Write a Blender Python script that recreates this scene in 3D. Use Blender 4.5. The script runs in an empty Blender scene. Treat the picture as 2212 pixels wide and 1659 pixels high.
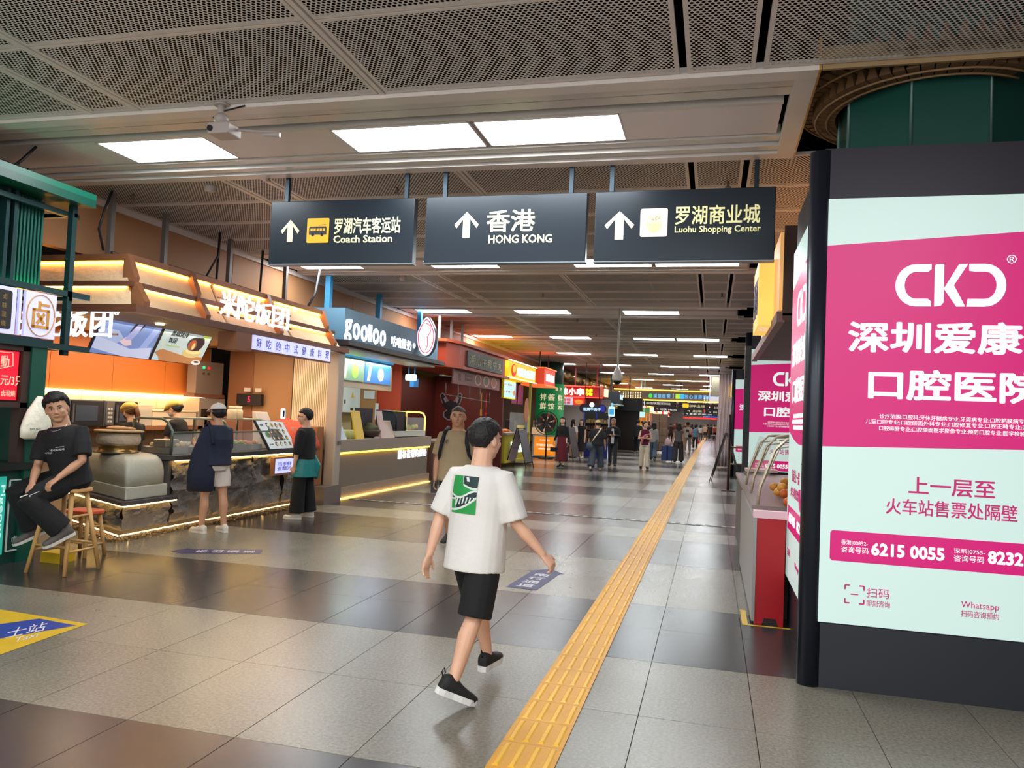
import bpy, bmesh, math, random
from mathutils import Vector, Matrix, Euler
from mathutils.bvhtree import BVHTree
from mathutils import noise as MN
D = bpy.data; SC = bpy.context.scene; COL = SC.collection
random.seed(7)
# ---------------------------------------------------------------- camera
# world: +X across the concourse to the right, +Y down the concourse, Z up, metres
RX = Vector((0.96762663, 0.03113383, -0.25045836))
RY = Vector((0.24871755, 0.05095255, 0.96723493))
RZ = Vector((0.04287522, -0.99821567, 0.04155952))
EYE = Vector((0, 0, 1.62)); FPX = 1680.0
cam = D.cameras.new('camera'); camo = D.objects.new('camera', cam); COL.objects.link(camo)
camo.matrix_world = Matrix(((RX[0], -RX[1], -RX[2], EYE[0]), (RY[0], -RY[1], -RY[2], EYE[1]), (RZ[0], -RZ[1], -RZ[2], EYE[2]), (0, 0, 0, 1)))
cam.sensor_width = 36; cam.lens = FPX / 2212 * 36; cam.clip_start = .05; cam.clip_end = 400
SC.camera = camo
# ---------------------------------------------------------------- world and exposure
w = D.worlds.new('world'); SC.world = w; w.use_nodes = True
w.node_tree.nodes['Background'].inputs[0].default_value = (1, .975, .95, 1)
w.node_tree.nodes['Background'].inputs[1].default_value = 1.9
SC.view_settings.view_transform = 'Standard'; SC.view_settings.look = 'None'
SC.view_settings.exposure = 0.22; SC.view_settings.gamma = 1; SC.view_settings.use_curve_mapping = False
SC.cycles.max_bounces = 6; SC.cycles.diffuse_bounces = 4; SC.cycles.glossy_bounces = 3
SC.cycles.transmission_bounces = 3; SC.cycles.transparent_max_bounces = 10
SC.cycles.caustics_reflective = False; SC.cycles.caustics_refractive = False
SC.cycles.sample_clamp_indirect = 6
SC.cycles.use_adaptive_sampling = True; SC.cycles.adaptive_threshold = .02
LIGHT_L = 25.0          # radiance of the white ceiling panels
def area(name, loc, sx, sy, power, col=(1, 1, 1), rot=(0, 0, 0)):
    l = D.lights.new(name, 'AREA'); l.shape = 'RECTANGLE'; l.size = sx; l.size_y = sy; l.energy = power; l.color = col
    o = D.objects.new(name, l); COL.objects.link(o); o.location = loc; o.rotation_euler = rot
    return o
WARM = (1, .72, .42)
area('rice_stall_lamp', (-7.9, 9.7, 2.59), 1.2, 3.6, 95, (1, .76, .5))
area('rice_counter_lamp', (-6.75, 10.6, 2.59), .3, 2.6, 32, (1, .78, .52))
area('yogurt_stall_lamp', (-7.3, 14.8, 2.66), .7, 4, 100, (.9, .96, 1))
area('noodle_stall_lamp', (-7.6, 20.8, 2.7), .8, 4, 40, (1, .8, .65))
area('snack_stall_lamp', (-7.3, 26.3, 2.7), .8, 3, 80, (1, .9, .75))
area('right_shop_lamp', (1.5, 10.5, 2.9), 1, 4, 30, (1, .8, .6))
# ---------------------------------------------------------------- helpers
def ray(px, py):
    c = Vector((px - 1106, py - 829.5, FPX)); return Vector((RX.dot(c), RY.dot(c), RZ.dot(c)))
def G(px, py, z=0.0):
    r = ray(px, py); return EYE + r * ((z - EYE.z) / r.z)
def PX(px, py, x):
    r = ray(px, py); return EYE + r * (x / r.x)
def PY(px, py, y):
    r = ray(px, py); return EYE + r * (y / r.y)
def lin(h):
    if isinstance(h, str):
        v = [int(h[i:i + 2], 16) / 255 for i in (0, 2, 4)]
        return tuple(c / 12.92 if c <= .04045 else ((c + .055) / 1.055) ** 2.4 for c in v)
    return h
MC = {}
def mat(col, rough=.55, metal=0, emit=0, ecol=None, bump=0, bscale=40, var=0, vscale=6, alpha=1, trans=0, key=None, spec=.5, ior=1.45):
    k = (col, rough, metal, emit, ecol, bump, bscale, var, vscale, alpha, trans, spec)
    if k in MC: return MC[k]
    m = D.materials.new(key or 'paint_%s' % (col if isinstance(col, str) else 'c')); m.use_nodes = True
    nt = m.node_tree; b = nt.nodes['Principled BSDF']
    c = lin(col); b.inputs['Base Color'].default_value = (*c, 1); b.inputs['Roughness'].default_value = rough
    b.inputs['Metallic'].default_value = metal; b.inputs['Specular IOR Level'].default_value = spec; b.inputs['IOR'].default_value = ior
    if emit:
        b.inputs['Emission Color'].default_value = (*(lin(ecol) if ecol else c), 1); b.inputs['Emission Strength'].default_value = emit
    if trans: b.inputs['Transmission Weight'].default_value = trans
    if alpha < 1: b.inputs['Alpha'].default_value = alpha
    if bump or var:
        tc = nt.nodes.new('ShaderNodeNewGeometry' if var >= 9 else 'ShaderNodeTexCoord'); so = tc.outputs['Object'] if var < 9 else tc.outputs['Position']
    if var:
        n = nt.nodes.new('ShaderNodeTexNoise'); n.inputs['Scale'].default_value = vscale; n.inputs['Detail'].default_value = 5
        nt.links.new(so, n.inputs['Vector'])
        mx = nt.nodes.new('ShaderNodeMix'); mx.data_type = 'RGBA'
        v = var % 9 if var >= 9 else var
        mx.inputs[6].default_value = (*[x * (1 - v) for x in c], 1); mx.inputs[7].default_value = (*[min(1, x * (1 + v)) for x in c], 1)
        nt.links.new(n.outputs[0], mx.inputs[0]); nt.links.new(mx.outputs[2], b.inputs['Base Color'])
    if bump:
        n2 = nt.nodes.new('ShaderNodeTexNoise'); n2.inputs['Scale'].default_value = bscale; n2.inputs['Detail'].default_value = 4
        nt.links.new(so, n2.inputs['Vector'])
        bp = nt.nodes.new('ShaderNodeBump'); bp.inputs['Strength'].default_value = bump; bp.inputs['Distance'].default_value = .02
        nt.links.new(n2.outputs[0], bp.inputs['Height']); nt.links.new(bp.outputs[0], b.inputs['Normal'])
    MC[k] = m
    return m
def emi(col, s=1.0): return mat(col, .5, 0, s)
def glassm(): return mat('eef6f4', .05, 0, 0, None, 0, 40, 0, 6, .16, 0, 'clear_glass', .6)
WL = {}
def thing(name, label, cat, loc, rz=0, group=None):
    o = D.objects.new(name, None); COL.objects.link(o); o.location = loc; o.rotation_euler = (0, 0, rz)
    o.empty_display_size = .1
    if label: o['label'] = label; o['category'] = cat
    if group: o['group'] = group
    WL[o.name] = Vector(loc)
    return o
def structure(name, loc=(0, 0, 0)):
    o = thing(name, None, None, loc); o['kind'] = 'structure'; return o
class MB:
    def __init__(s): s.v = []; s.f = []; s.m = []; s.sm = []
    def add(s, vs, fs, m=0, sm=False):
        n = len(s.v); s.v += [Vector(v) for v in vs]
        for f in fs: s.f.append([i + n for i in f]); s.m.append(m); s.sm.append(sm)
        return s
    def box(s, x0, x1, y0, y1, z0, z1, m=0):
        if x0 > x1: x0, x1 = x1, x0
        if y0 > y1: y0, y1 = y1, y0
        if z0 > z1: z0, z1 = z1, z0
        return s.add([(x0, y0, z0), (x1, y0, z0), (x1, y1, z0), (x0, y1, z0), (x0, y0, z1), (x1, y0, z1), (x1, y1, z1), (x0, y1, z1)],
                     [(0, 3, 2, 1), (4, 5, 6, 7), (0, 1, 5, 4), (1, 2, 6, 5), (2, 3, 7, 6), (3, 0, 4, 7)], m)
    def hexa(s, p, m=0):   # 8 points, bottom quad then top quad
        return s.add(p, [(0, 3, 2, 1), (4, 5, 6, 7), (0, 1, 5, 4), (1, 2, 6, 5), (2, 3, 7, 6), (3, 0, 4, 7)], m)
    def bar(s, p0, p1, w, h=None, m=0, up=(0, 0, 1)):
        p0 = Vector(p0); p1 = Vector(p1); d = (p1 - p0).normalized(); u = Vector(up)
        if abs(d.dot(u)) > .95: u = Vector((0, 1, 0))
        a = d.cross(u).normalized() * (w / 2); b = a.cross(d).normalized() * ((h or w) / 2)
        q = [p0 - a - b, p0 + a - b, p0 + a + b, p0 - a + b, p1 - a - b, p1 + a - b, p1 + a + b, p1 - a + b]
        return s.add(q, [(0, 1, 2, 3), (7, 6, 5, 4), (0, 4, 5, 1), (1, 5, 6, 2), (2, 6, 7, 3), (3, 7, 4, 0)], m)
    def rings(s, R, m=0, sm=True, cap=True, n=12, pw=1.0):
        # R: list of (centre, vector a, vector b)
        vs = []; fs = []
        for c, a, b in R:
            for i in range(n):
                t = 2 * math.pi * i / n; ct, st = math.cos(t), math.sin(t)
                if pw != 1: ct = math.copysign(abs(ct) ** pw, ct); st = math.copysign(abs(st) ** pw, st)
                vs.append(Vector(c) + a * ct + b * st)
        k = len(R)
        for j in range(k - 1):
            for i in range(n):
                fs.append((j * n + i, j * n + (i + 1) % n, (j + 1) * n + (i + 1) % n, (j + 1) * n + i))
        s.add(vs, fs, m, sm)
        if cap:
            o = len(s.v) - k * n
            s.f.append([o + i for i in reversed(range(n))]); s.m.append(m); s.sm.append(False)
            s.f.append([o + (k - 1) * n + i for i in range(n)]); s.m.append(m); s.sm.append(False)
        return s
    def tube(s, pts, rs, n=10, m=0, cap=True, flat=1.0, up=(0, 0, 1), round_=False):
        pts = [Vector(p) for p in pts]
        if not hasattr(rs, '__len__'): rs = [rs] * len(pts)
        R = []; a = None
        for i, p in enumerate(pts):
            d = (pts[min(i + 1, len(pts) - 1)] - pts[max(i - 1, 0)]).normalized()
            if a is None:
                u = Vector(up)
                if abs(d.dot(u)) > .95: u = Vector((0, 1, 0))
                a = d.cross(u).normalized()
            else:
                a = (a - d * a.dot(d)).normalized()
            b = d.cross(a).normalized()
            if round_ and i == 0:
                for q in (-.95, -.7, -.35): R.append((p + d * rs[0] * q, a * rs[0] * math.sqrt(1 - q * q), b * rs[0] * flat * math.sqrt(1 - q * q)))
            R.append((p, a * rs[i], b * rs[i] * flat))
            if round_ and i == len(pts) - 1:
                for q in (.35, .7, .95): R.append((p + d * rs[i] * q, a * rs[i] * math.sqrt(1 - q * q), b * rs[i] * flat * math.sqrt(1 - q * q)))
        # orientation: a x b = +d gives outward normals
        return s.rings(R, m, True, cap, n)
    def cyl(s, p0, p1, r, r1=None, n=14, m=0): return s.tube([p0, p1], [r, r if r1 is None else r1], n, m)
    def ell(s, c, r, m=0, n=12, k=8, M=None):
        if not hasattr(r, '__len__'): r = (r, r, r)
        vs = []; c = Vector(c)
        for j in range(1, k):
            p = math.pi * j / k
            for i in range(n):
                t = 2 * math.pi * i / n
                vs.append(Vector((r[0] * math.sin(p) * math.cos(t), r[1] * math.sin(p) * math.sin(t), -r[2] * math.cos(p))))
        vs += [Vector((0, 0, -r[2])), Vector((0, 0, r[2]))]
        fs = []
        for j in range(k - 2):
            for i in range(n): fs.append((j * n + i, j * n + (i + 1) % n, (j + 1) * n + (i + 1) % n, (j + 1) * n + i))
        b = (k - 1) * n
        for i in range(n):
            fs.append((b, (i + 1) % n, i)); fs.append((b + 1, (k - 2) * n + i, (k - 2) * n + (i + 1) % n))
        if M is not None: vs = [M @ v for v in vs]
        return s.add([v + c for v in vs], fs, m, True)
    def lathe(s, c, prof, n=20, m=0, ax=(0, 0, 1)):
        ax = Vector(ax); a = Vector((1, 0, 0)) if abs(ax.x) < .9 else Vector((0, 1, 0)); a = (a - ax * a.dot(ax)).normalized(); b = ax.cross(a)
        return s.rings([(Vector(c) + ax * z, a * max(r, 1e-4), b * max(r, 1e-4)) for r, z in prof], m, True, True, n)
    def prism(s, P, O, U, V, t, m=0, m2=None):
        # polygon P (2D) in plane O,U,V, thickness t towards U x V
        O = Vector(O); U = Vector(U); V = Vector(V); N = U.cross(V).normalized(); k = len(P)
        A = sum(P[i][0] * P[(i + 1) % k][1] - P[(i + 1) % k][0] * P[i][1] for i in range(k))
        if A < 0: P = list(reversed(P))
        a = [O + U * x + V * y for x, y in P]; b = [p + N * t for p in a]
        s.add(a + b, [tuple(reversed(range(k))), ], m); o = len(s.v) - 2 * k
        s.f.append([o + k + i for i in range(k)]); s.m.append(m if m2 is None else m2); s.sm.append(False)
        for i in range(k):
            s.f.append([o + i, o + (i + 1) % k, o + k + (i + 1) % k, o + k + i]); s.m.append(m); s.sm.append(False)
        return s
    def rbox(s, O, U, V, w, h, t, r, m=0, n=5):
        return s.prism(rrect(w, h, r, n), O, U, V, t, m)
    def data(s, name, mats, off=(0, 0, 0)):
        me = D.meshes.new(name); off = Vector(off)
        me.from_pydata([v - off for v in s.v], [], s.f)
        for mm in (mats if isinstance(mats, (list, tuple)) else [mats]): me.materials.append(mm)
        me.polygons.foreach_set('material_index', s.m); me.polygons.foreach_set('use_smooth', s.sm)
        me.update(); return me
    def build(s, name, mats, parent=None, label=None, cat=None, group=None, kind=None, local=False, bevel=0):
        if parent is not None: off = Vector((0, 0, 0)) if local else wl(parent)
        else:
            lo = [min(v[i] for v in s.v) for i in range(3)]; hi = [max(v[i] for v in s.v) for i in range(3)]
            off = Vector(((lo[0] + hi[0]) / 2, (lo[1] + hi[1]) / 2, lo[2]))
        me = s.data(name, mats, off)
        o = D.objects.new(name, me); COL.objects.link(o)
        if parent is not None: o.parent = parent; WL[o.name] = off if not local else Vector((0, 0, 0))
        else: o.location = off; WL[o.name] = off
        if label: o['label'] = label
        if cat: o['category'] = cat
        if group: o['group'] = group
        if kind: o['kind'] = kind
        if bevel:
            bm = o.modifiers.new('bevel', 'BEVEL'); bm.width = bevel; bm.segments = 2; bm.limit_method = 'ANGLE'
        return o
def wl(o): return WL[o.name]
def rrect(w, h, r, n=5):
    P = []
    for cx, cy, a0 in ((w - r, r, -90), (w - r, h - r, 0), (r, h - r, 90), (r, r, 180)):
        for i in range(n + 1):
            a = math.radians(a0 + 90 * i / n); P.append((cx + r * math.cos(a), cy + r * math.sin(a)))
    return P
def ellp(cx, cy, rx, ry, n=24, a0=0, a1=360):
    return [(cx + rx * math.cos(math.radians(a0 + (a1 - a0) * i / n)), cy + ry * math.sin(math.radians(a0 + (a1 - a0) * i / n))) for i in range(n + (a1 - a0 != 360))]
FACES = {'X+': (Vector((0, 1, 0)), Vector((0, 0, 1))), 'X-': (Vector((0, -1, 0)), Vector((0, 0, 1))), 'Y-': (Vector((1, 0, 0)), Vector((0, 0, 1))), 'Y+': (Vector((-1, 0, 0)), Vector((0, 0, 1))), 'Z+': (Vector((1, 0, 0)), Vector((0, 1, 0)))}
def text(s, O, U, V, w, h, m, parent, ext=.004, bold=0, name='lettering', kind=None, res=2, emb=None):
    """letters fitted to a w x h rectangle whose lower left corner is O, standing ext proud towards U x V"""
    cu = D.curves.new('t', 'FONT'); cu.body = s; cu.size = 1; cu.extrude = .5; cu.resolution_u = res
    cu.align_x = 'CENTER' if '\n' in s else 'LEFT'
    ob = D.objects.new('t', cu); me = D.meshes.new_from_object(ob); D.objects.remove(ob); D.curves.remove(cu)
    if not len(me.vertices): D.meshes.remove(me); return None
    co = [v.co.copy() for v in me.vertices]
    x0 = min(c.x for c in co); x1 = max(c.x for c in co); y0 = min(c.y for c in co); y1 = max(c.y for c in co)
    U = Vector(U); V = Vector(V); N = U.cross(V).normalized(); O = Vector(O); off = wl(parent)
    sx = w / max(x1 - x0, 1e-5); sy = h / max(y1 - y0, 1e-5)
    if bold:      # heavier strokes: the same glyphs laid down again around a small circle
        r = bold; x0 -= r; x1 += r; y0 -= r; y1 += r; sx = w / (x1 - x0); sy = h / (y1 - y0)
        nb = 8 if bold > .025 else 4; vs = []; fs = []; F = [tuple(p.vertices) for p in me.polygons]; n0 = len(co)
        for i in range(nb + (1 if nb == 8 else 0)):
            a = 2 * math.pi * (i + .5) / nb; dx, dy = (r * math.cos(a), r * math.sin(a)) if i < nb else (0, 0)
            vs += [Vector((c.x + dx, c.y + dy, c.z - i * .004)) for c in co]; fs += [tuple(j + n0 * i for j in f) for f in F]
        D.meshes.remove(me); me = D.meshes.new(name); me.from_pydata(vs, [], fs); co = vs
    for v, c in zip(me.vertices, co):
        v.co = O + U * ((c.x - x0) * sx) + V * ((c.y - y0) * sy) + N * ((c.z + .5) * ext) - off
    me.materials.clear(); me.materials.append(m); me.name = name
    o = D.objects.new(name, me); COL.objects.link(o); o.parent = parent; WL[o.name] = off
    o['kind'] = kind or 'stuff'
    return o
def tY(s, x0, y0, x1, y1, Y, m, parent, **k):
    """letters on a wall facing the camera side (-Y) at distance Y: the photo rectangle measured there"""
    a = PY(x0, y1, Y); b = PY(x1, y1, Y); c = PY(x0, y0, Y)
    return text(s, (a.x, Y - .0005, a.z), (1, 0, 0), (0, 0, 1), b.x - a.x, c.z - a.z, m, parent, **k)
def tX(s, x0, y0, x1, y1, X, m, parent, **k):
    a = PX(x0, y1, X); b = PX(x1, y1, X); c = PX(x0, y0, X)
    return text(s, (X, a.y, a.z), (0, 1, 0), (0, 0, 1), b.y - a.y, c.z - a.z, m, parent, **k)
def single(mb, name, mats, label, cat, group=None, kind=None, bevel=0):
    return mb.build(name, mats, None, label, cat, group, kind, bevel=bevel)
def copy_tree(o, parent=None):
    c = o.copy(); COL.objects.link(c)
    if parent is not None: c.parent = parent
    for ch in list(o.children): copy_tree(ch, c)
    return c
ORD = ['first', 'second', 'third', 'fourth', 'fifth', 'sixth', 'seventh', 'eighth', 'ninth', 'tenth', 'eleventh', 'twelfth', 'thirteenth', 'fourteenth', 'fifteenth', 'sixteenth', 'seventeenth', 'eighteenth', 'nineteenth', 'twentieth']
# ================================================================ FLOOR
def floor_mat(name, col, col2, rough):
    m = D.materials.new(name); m.use_nodes = True; nt = m.node_tree; b = nt.nodes['Principled BSDF']
    g = nt.nodes.new('ShaderNodeNewGeometry'); L = nt.links.new
    n1 = nt.nodes.new('ShaderNodeTexNoise'); n1.inputs['Scale'].default_value = 55; n1.inputs['Detail'].default_value = 8; n1.inputs['Roughness'].default_value = .75
    n2 = nt.nodes.new('ShaderNodeTexNoise'); n2.inputs['Scale'].default_value = 1.3; n2.inputs['Detail'].default_value = 6
    oi = nt.nodes.new('ShaderNodeObjectInfo')
    L(g.outputs['Position'], n1.inputs['Vector']); L(g.outputs['Position'], n2.inputs['Vector'])
    mx = nt.nodes.new('ShaderNodeMix'); mx.data_type = 'RGBA'; mx.inputs[6].default_value = (*lin(col), 1); mx.inputs[7].default_value = (*lin(col2), 1)
    r = nt.nodes.new('ShaderNodeMapRange'); r.inputs[1].default_value = .35; r.inputs[2].default_value = .68
    L(n1.outputs[0], r.inputs[0]); L(r.outputs[0], mx.inputs[0])
    n3 = nt.nodes.new('ShaderNodeTexNoise'); n3.inputs['Scale'].default_value = 9; n3.inputs['Detail'].default_value = 3; L(g.outputs['Position'], n3.inputs['Vector'])
    r3 = nt.nodes.new('ShaderNodeMapRange'); r3.inputs[1].default_value = .735; r3.inputs[2].default_value = .76; r3.inputs[3].default_value = 1; r3.inputs[4].default_value = .45; L(n3.outputs[0], r3.inputs[0])
    hs = nt.nodes.new('ShaderNodeHueSaturation'); r2 = nt.nodes.new('ShaderNodeMapRange'); r2.inputs[3].default_value = .8; r2.inputs[4].default_value = 1.2
    ad = nt.nodes.new('ShaderNodeMath'); ad.operation = 'ADD'; L(n2.outputs[0], ad.inputs[0])
    ml = nt.nodes.new('ShaderNodeMath'); ml.operation = 'MULTIPLY_ADD'; L(oi.outputs['Random'], ml.inputs[0]); ml.inputs[1].default_value = .3; ml.inputs[2].default_value = -.15
    L(ml.outputs[0], ad.inputs[1]); L(ad.outputs[0], r2.inputs[0]); m3 = nt.nodes.new('ShaderNodeMath'); m3.operation = 'MULTIPLY'; L(r2.outputs[0], m3.inputs[0]); L(r3.outputs[0], m3.inputs[1]); L(m3.outputs[0], hs.inputs['Value']); L(mx.outputs[2], hs.inputs['Color']); L(hs.outputs[0], b.inputs['Base Color'])
    rr = nt.nodes.new('ShaderNodeMapRange'); rr.inputs[3].default_value = rough - .02; rr.inputs[4].default_value = rough + .04; L(n2.outputs[0], rr.inputs[0]); L(rr.outputs[0], b.inputs['Roughness'])
    bp = nt.nodes.new('ShaderNodeBump'); bp.inputs['Strength'].default_value = .12; bp.inputs['Distance'].default_value = .004; L(n1.outputs[0], bp.inputs['Height']); L(bp.outputs[0], b.inputs['Normal'])
    b.inputs['Specular IOR Level'].default_value = .55
    return m
FLT = floor_mat('light_granite', '605a50', '8a8476', .24); FDK = floor_mat('dark_granite', '2a2727', '423e3c', .2)
YB = [-2.6, -1.6, -.6, .4, 1.4, 2.41, 3.42, 4.42, 5.43, 6.29, 7.08, 8.1, 9.17, 10.13, 11.1, 12.05, 13.0, 13.95, 14.9, 15.85, 16.8, 17.8, 18.8]
while YB[-1] < 112: YB.append(YB[-1] + .98)
def dark_band(y):
    if y < 3.42: return y > 1.5 or y < -.5
    if y < 5.43: return False
    if y < 7.08: return True
    if y < 9.17: return False
    if y < 14.9: return y < 14.9 and not (11.1 < y < 12.0)
    return ((y - 14.9) % 3.9) > 1.95
XB = [-9.6 + .62 * i + .002 for i in range(14)]
XB = [round(-.345 - .62 * i, 4) for i in range(17, 0, -1)] + [-.345, .275, .895, 1.515, 2.135, 2.755]
floor = structure('floor')
slab = MB(); slab.box(-12, 4.5, -3, 112, -.2, -.012); slab.build('floor_base', mat('2b2826', .8), floor)
mesh_cache = {}
rest = MB(); n = 0; J = .0022
for j in range(len(YB) - 1):
    y0, y1 = YB[j], YB[j + 1]
    for i in range(len(XB) - 1):
        x0, x1 = XB[i], XB[i + 1]
        dk = dark_band((y0 + y1) / 2)
        near = 2.3 < y0 < 13.5 and n < 300 and (x0 > -9)
        if near:
            key = (round(x1 - x0, 3), round(y1 - y0, 3), dk)
            if key not in mesh_cache:
                q = MB(); a, b_ = x1 - x0, y1 - y0; q.box(-a / 2 + J, a / 2 - J, -b_ / 2 + J, b_ / 2 - J, -.012, 0)
                mesh_cache[key] = q.data('tile', FDK if dk else FLT)
            o = D.objects.new('tile', mesh_cache[key]); COL.objects.link(o); o.parent = floor; o.location = ((x0 + x1) / 2, (y0 + y1) / 2, random.uniform(-.0006, 0)); n += 1
        else:
            rest.add([(x0 + J, y0 + J, 0), (x1 - J, y0 + J, 0), (x1 - J, y1 - J, 0), (x0 + J, y1 - J, 0)], [(0, 1, 2, 3)], 0 if not dk else 1)
rest.build('tile_field', [FLT, FDK], floor, kind='stuff')
# expansion joint across the floor
jt = MB(); jt.box(-6.3, .45, 12.93, 13.07, 0, .004, 0)
x = -6.2
while x < .4:
    jt.box(x, x + .07, 12.94, 13.06, .004, .007, 1); x += .16
jt.build('trim_1', [mat('3b3836', .4), mat('a8a29a', .3, .6)], None, kind='structure')
# tactile paving
YEL = mat('c98d17', .42, 0, 0, None, .15, 60, .14, 3, key='yellow_tactile')
YEL2 = mat('dda51f', .38, 0, 0, None, .1, 60, .1, 3, key='yellow_tactile_ridge')
tac = thing('tactile_path', 'yellow tactile guide strip with raised bars running down the concourse floor', 'tactile paving', (-.81, 3.6, 0))
bar_me = None; ntile = 0; far = MB()
y = 3.53
while y < 98:
    for xx in (-.81,):
        q = far if ntile >= 110 else MB()
        q.box(xx - .153, xx + .153, y + .0015, y + .2985, .0005, .006, 0)
        for b_ in range(4):
            cx = xx - .114 + b_ * .076
            for (w_, z_) in ((.034, .0085), (.022, .0115)):
                pass
            q.hexa([(cx - .017, y + .02, .006), (cx + .017, y + .02, .006), (cx + .017, y + .28, .006), (cx - .017, y + .28, .006),
                    (cx - .009, y + .032, .0115), (cx + .009, y + .032, .0115), (cx + .009, y + .268, .0115), (cx - .009, y + .268, .0115)], 1)
        if q is not far: q.build('tactile_tile', [YEL, YEL2], tac)
    ntile += 1; y += .3
far.build('tactile_tiles_far', [YEL, YEL2], tac, kind='stuff')
blk = thing('tactile_junction', 'yellow tactile warning tiles with round studs at the near end of the guide strip', 'tactile paving', (-.66, 3.2, 0))
for ty in (2.93, 3.23):
    for tx in (-.963, -.657, -.351):
        q = MB(); q.box(tx + .0015, tx + .3035, ty + .0015, ty + .2985, .0005, .006, 0)
        for a in range(5):
            for b_ in range(5):
                q.lathe((tx + .035 + a * .059, ty + .035 + b_ * .057, .006), [(.017, 0), (.014, .003), (.009, .005), (.001, .0055)], 8, 1)
        q.build('tactile_tile', [YEL, YEL2], blk)
# floor stickers
NAVY = mat('2a2656', .45, 0, 0, None, 0, 40, .15, 12); WH = mat('c9c6c8', .5)
def sticker(name, label, c, ang, L, W, s, tag='sign', tail=.0, mats=(NAVY, WH), head=True):
    a = math.radians(ang); U = Vector((math.cos(a), math.sin(a), 0)); V = Vector((-math.sin(a), math.cos(a), 0))
    o = thing(name, label, tag, (c[0], c[1], 0)); C = Vector((c[0], c[1], .0012))
    hw = W / 2
    P = [(-L / 2, -hw), (L * .32, -hw), (L * .32, -hw * 1.35), (L / 2, 0), (L * .32, hw * 1.35), (L * .32, hw), (-L / 2, hw)] if head else rrect(L, W, .03)
    if not head: P = [(p[0] - L / 2, p[1] - hw) for p in P]
    q = MB(); q.prism(P, C, U, V, .0012); q.build('sheet', mats[0], o)
    # lettering reads across the arrow
    n_ = len(s)
    for i, ch in enumerate(s):
        t = -L * .42 + (L * .7) * (n_ - 1 - i) / n_
        text(ch, C + U * (t + L * .7 / n_ * .85) + V * (hw * .62) + Vector((0, 0, .0013)), -V, U, hw * 1.24, L * .7 / n_ * .72, mats[1], o, ext=.0006, bold=.01) if False else \
            text(ch, C + U * t + V * (hw * .55) + Vector((0, 0, .0013)), -V, U, hw * 1.1, L * .7 / n_ * .72, mats[1], o, ext=.0006, bold=.015)
    return o
sticker('floor_arrow', 'purple arrow sticker with white characters on the floor left of the yellow strip', (-1.66, 7.75), 86, 1.05, .3, '南行通道')
sticker('floor_arrow', 'purple arrow sticker on the floor in front of the stone rice counter', (-5.22, 7.55), 205, .95, .26, '东出通道')
sticker('floor_arrow', 'faint purple sticker with pale marks on the floor by the yogurt counter', (-5.0, 13.05), 180, 1.1, .22, '南行通道')
tx = thing('floor_sign', 'yellow and blue taxi station sticker on the floor at the left edge', 'floor sign', (-4.9, 4.5, 0))
q = MB(); A = [G(0, 1318), G(190, 1345), G(178, 1355), G(0, 1412)]
P0 = G(190, 1348); P1 = G(0, 1412); P2 = G(0, 1318)
uu = (P2 - P0).normalized()
q.add([(P0.x, P0.y, .002), (P2.x - .5, P2.y + .05, .002), (P1.x - .9, P1.y - .35, .002), (P1.x + .02, P1.y - .02, .002)][::1], [(0, 1, 2, 3)])
q.build('sheet', mat('c9a21c', .45, 0, 0, None, 0, 40, .2, 8), tx)
q = MB(); b0 = G(165, 1352); b1 = G(85, 1337); b2 = G(0, 1365); b3 = G(0, 1402)
q.add([(b0.x, b0.y, .003), (b1.x, b1.y, .003), (b2.x - .3, b2.y - .13, .003), (b3.x - .3, b3.y - .1, .003)], [(0, 1, 2, 3)])
q.build('panel', mat('1f3a8c', .45), tx)
def ftext(s, bl, br, tl, m, par):
    a = G(*bl, .0035); b = G(*br, .0035); c = G(*tl, .0035); U = (b - a); V = (c - a)
    w_, h_ = U.length, V.length; Un = U.normalized(); Vn = V.normalized()
    return text(s, a, Un, Vn, w_, h_, m, par, ext=-.0006)
ftext('士站', (8, 1380), (95, 1362), (22, 1358), WH, tx); ftext('Taxi', (28, 1388), (80, 1375), (36, 1377), WH, tx)
# yellow tape around the red cabinet
q = MB(); q.box(.29, .335, 6.76, 7.25, .0005, .002); q.box(.29, .75, 6.72, 6.75, .0005, .002)
single(q, 'floor_tape', mat('d2a935', .5), 'yellow tape line on the floor around the foot of the red cabinet', 'tape')
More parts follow.
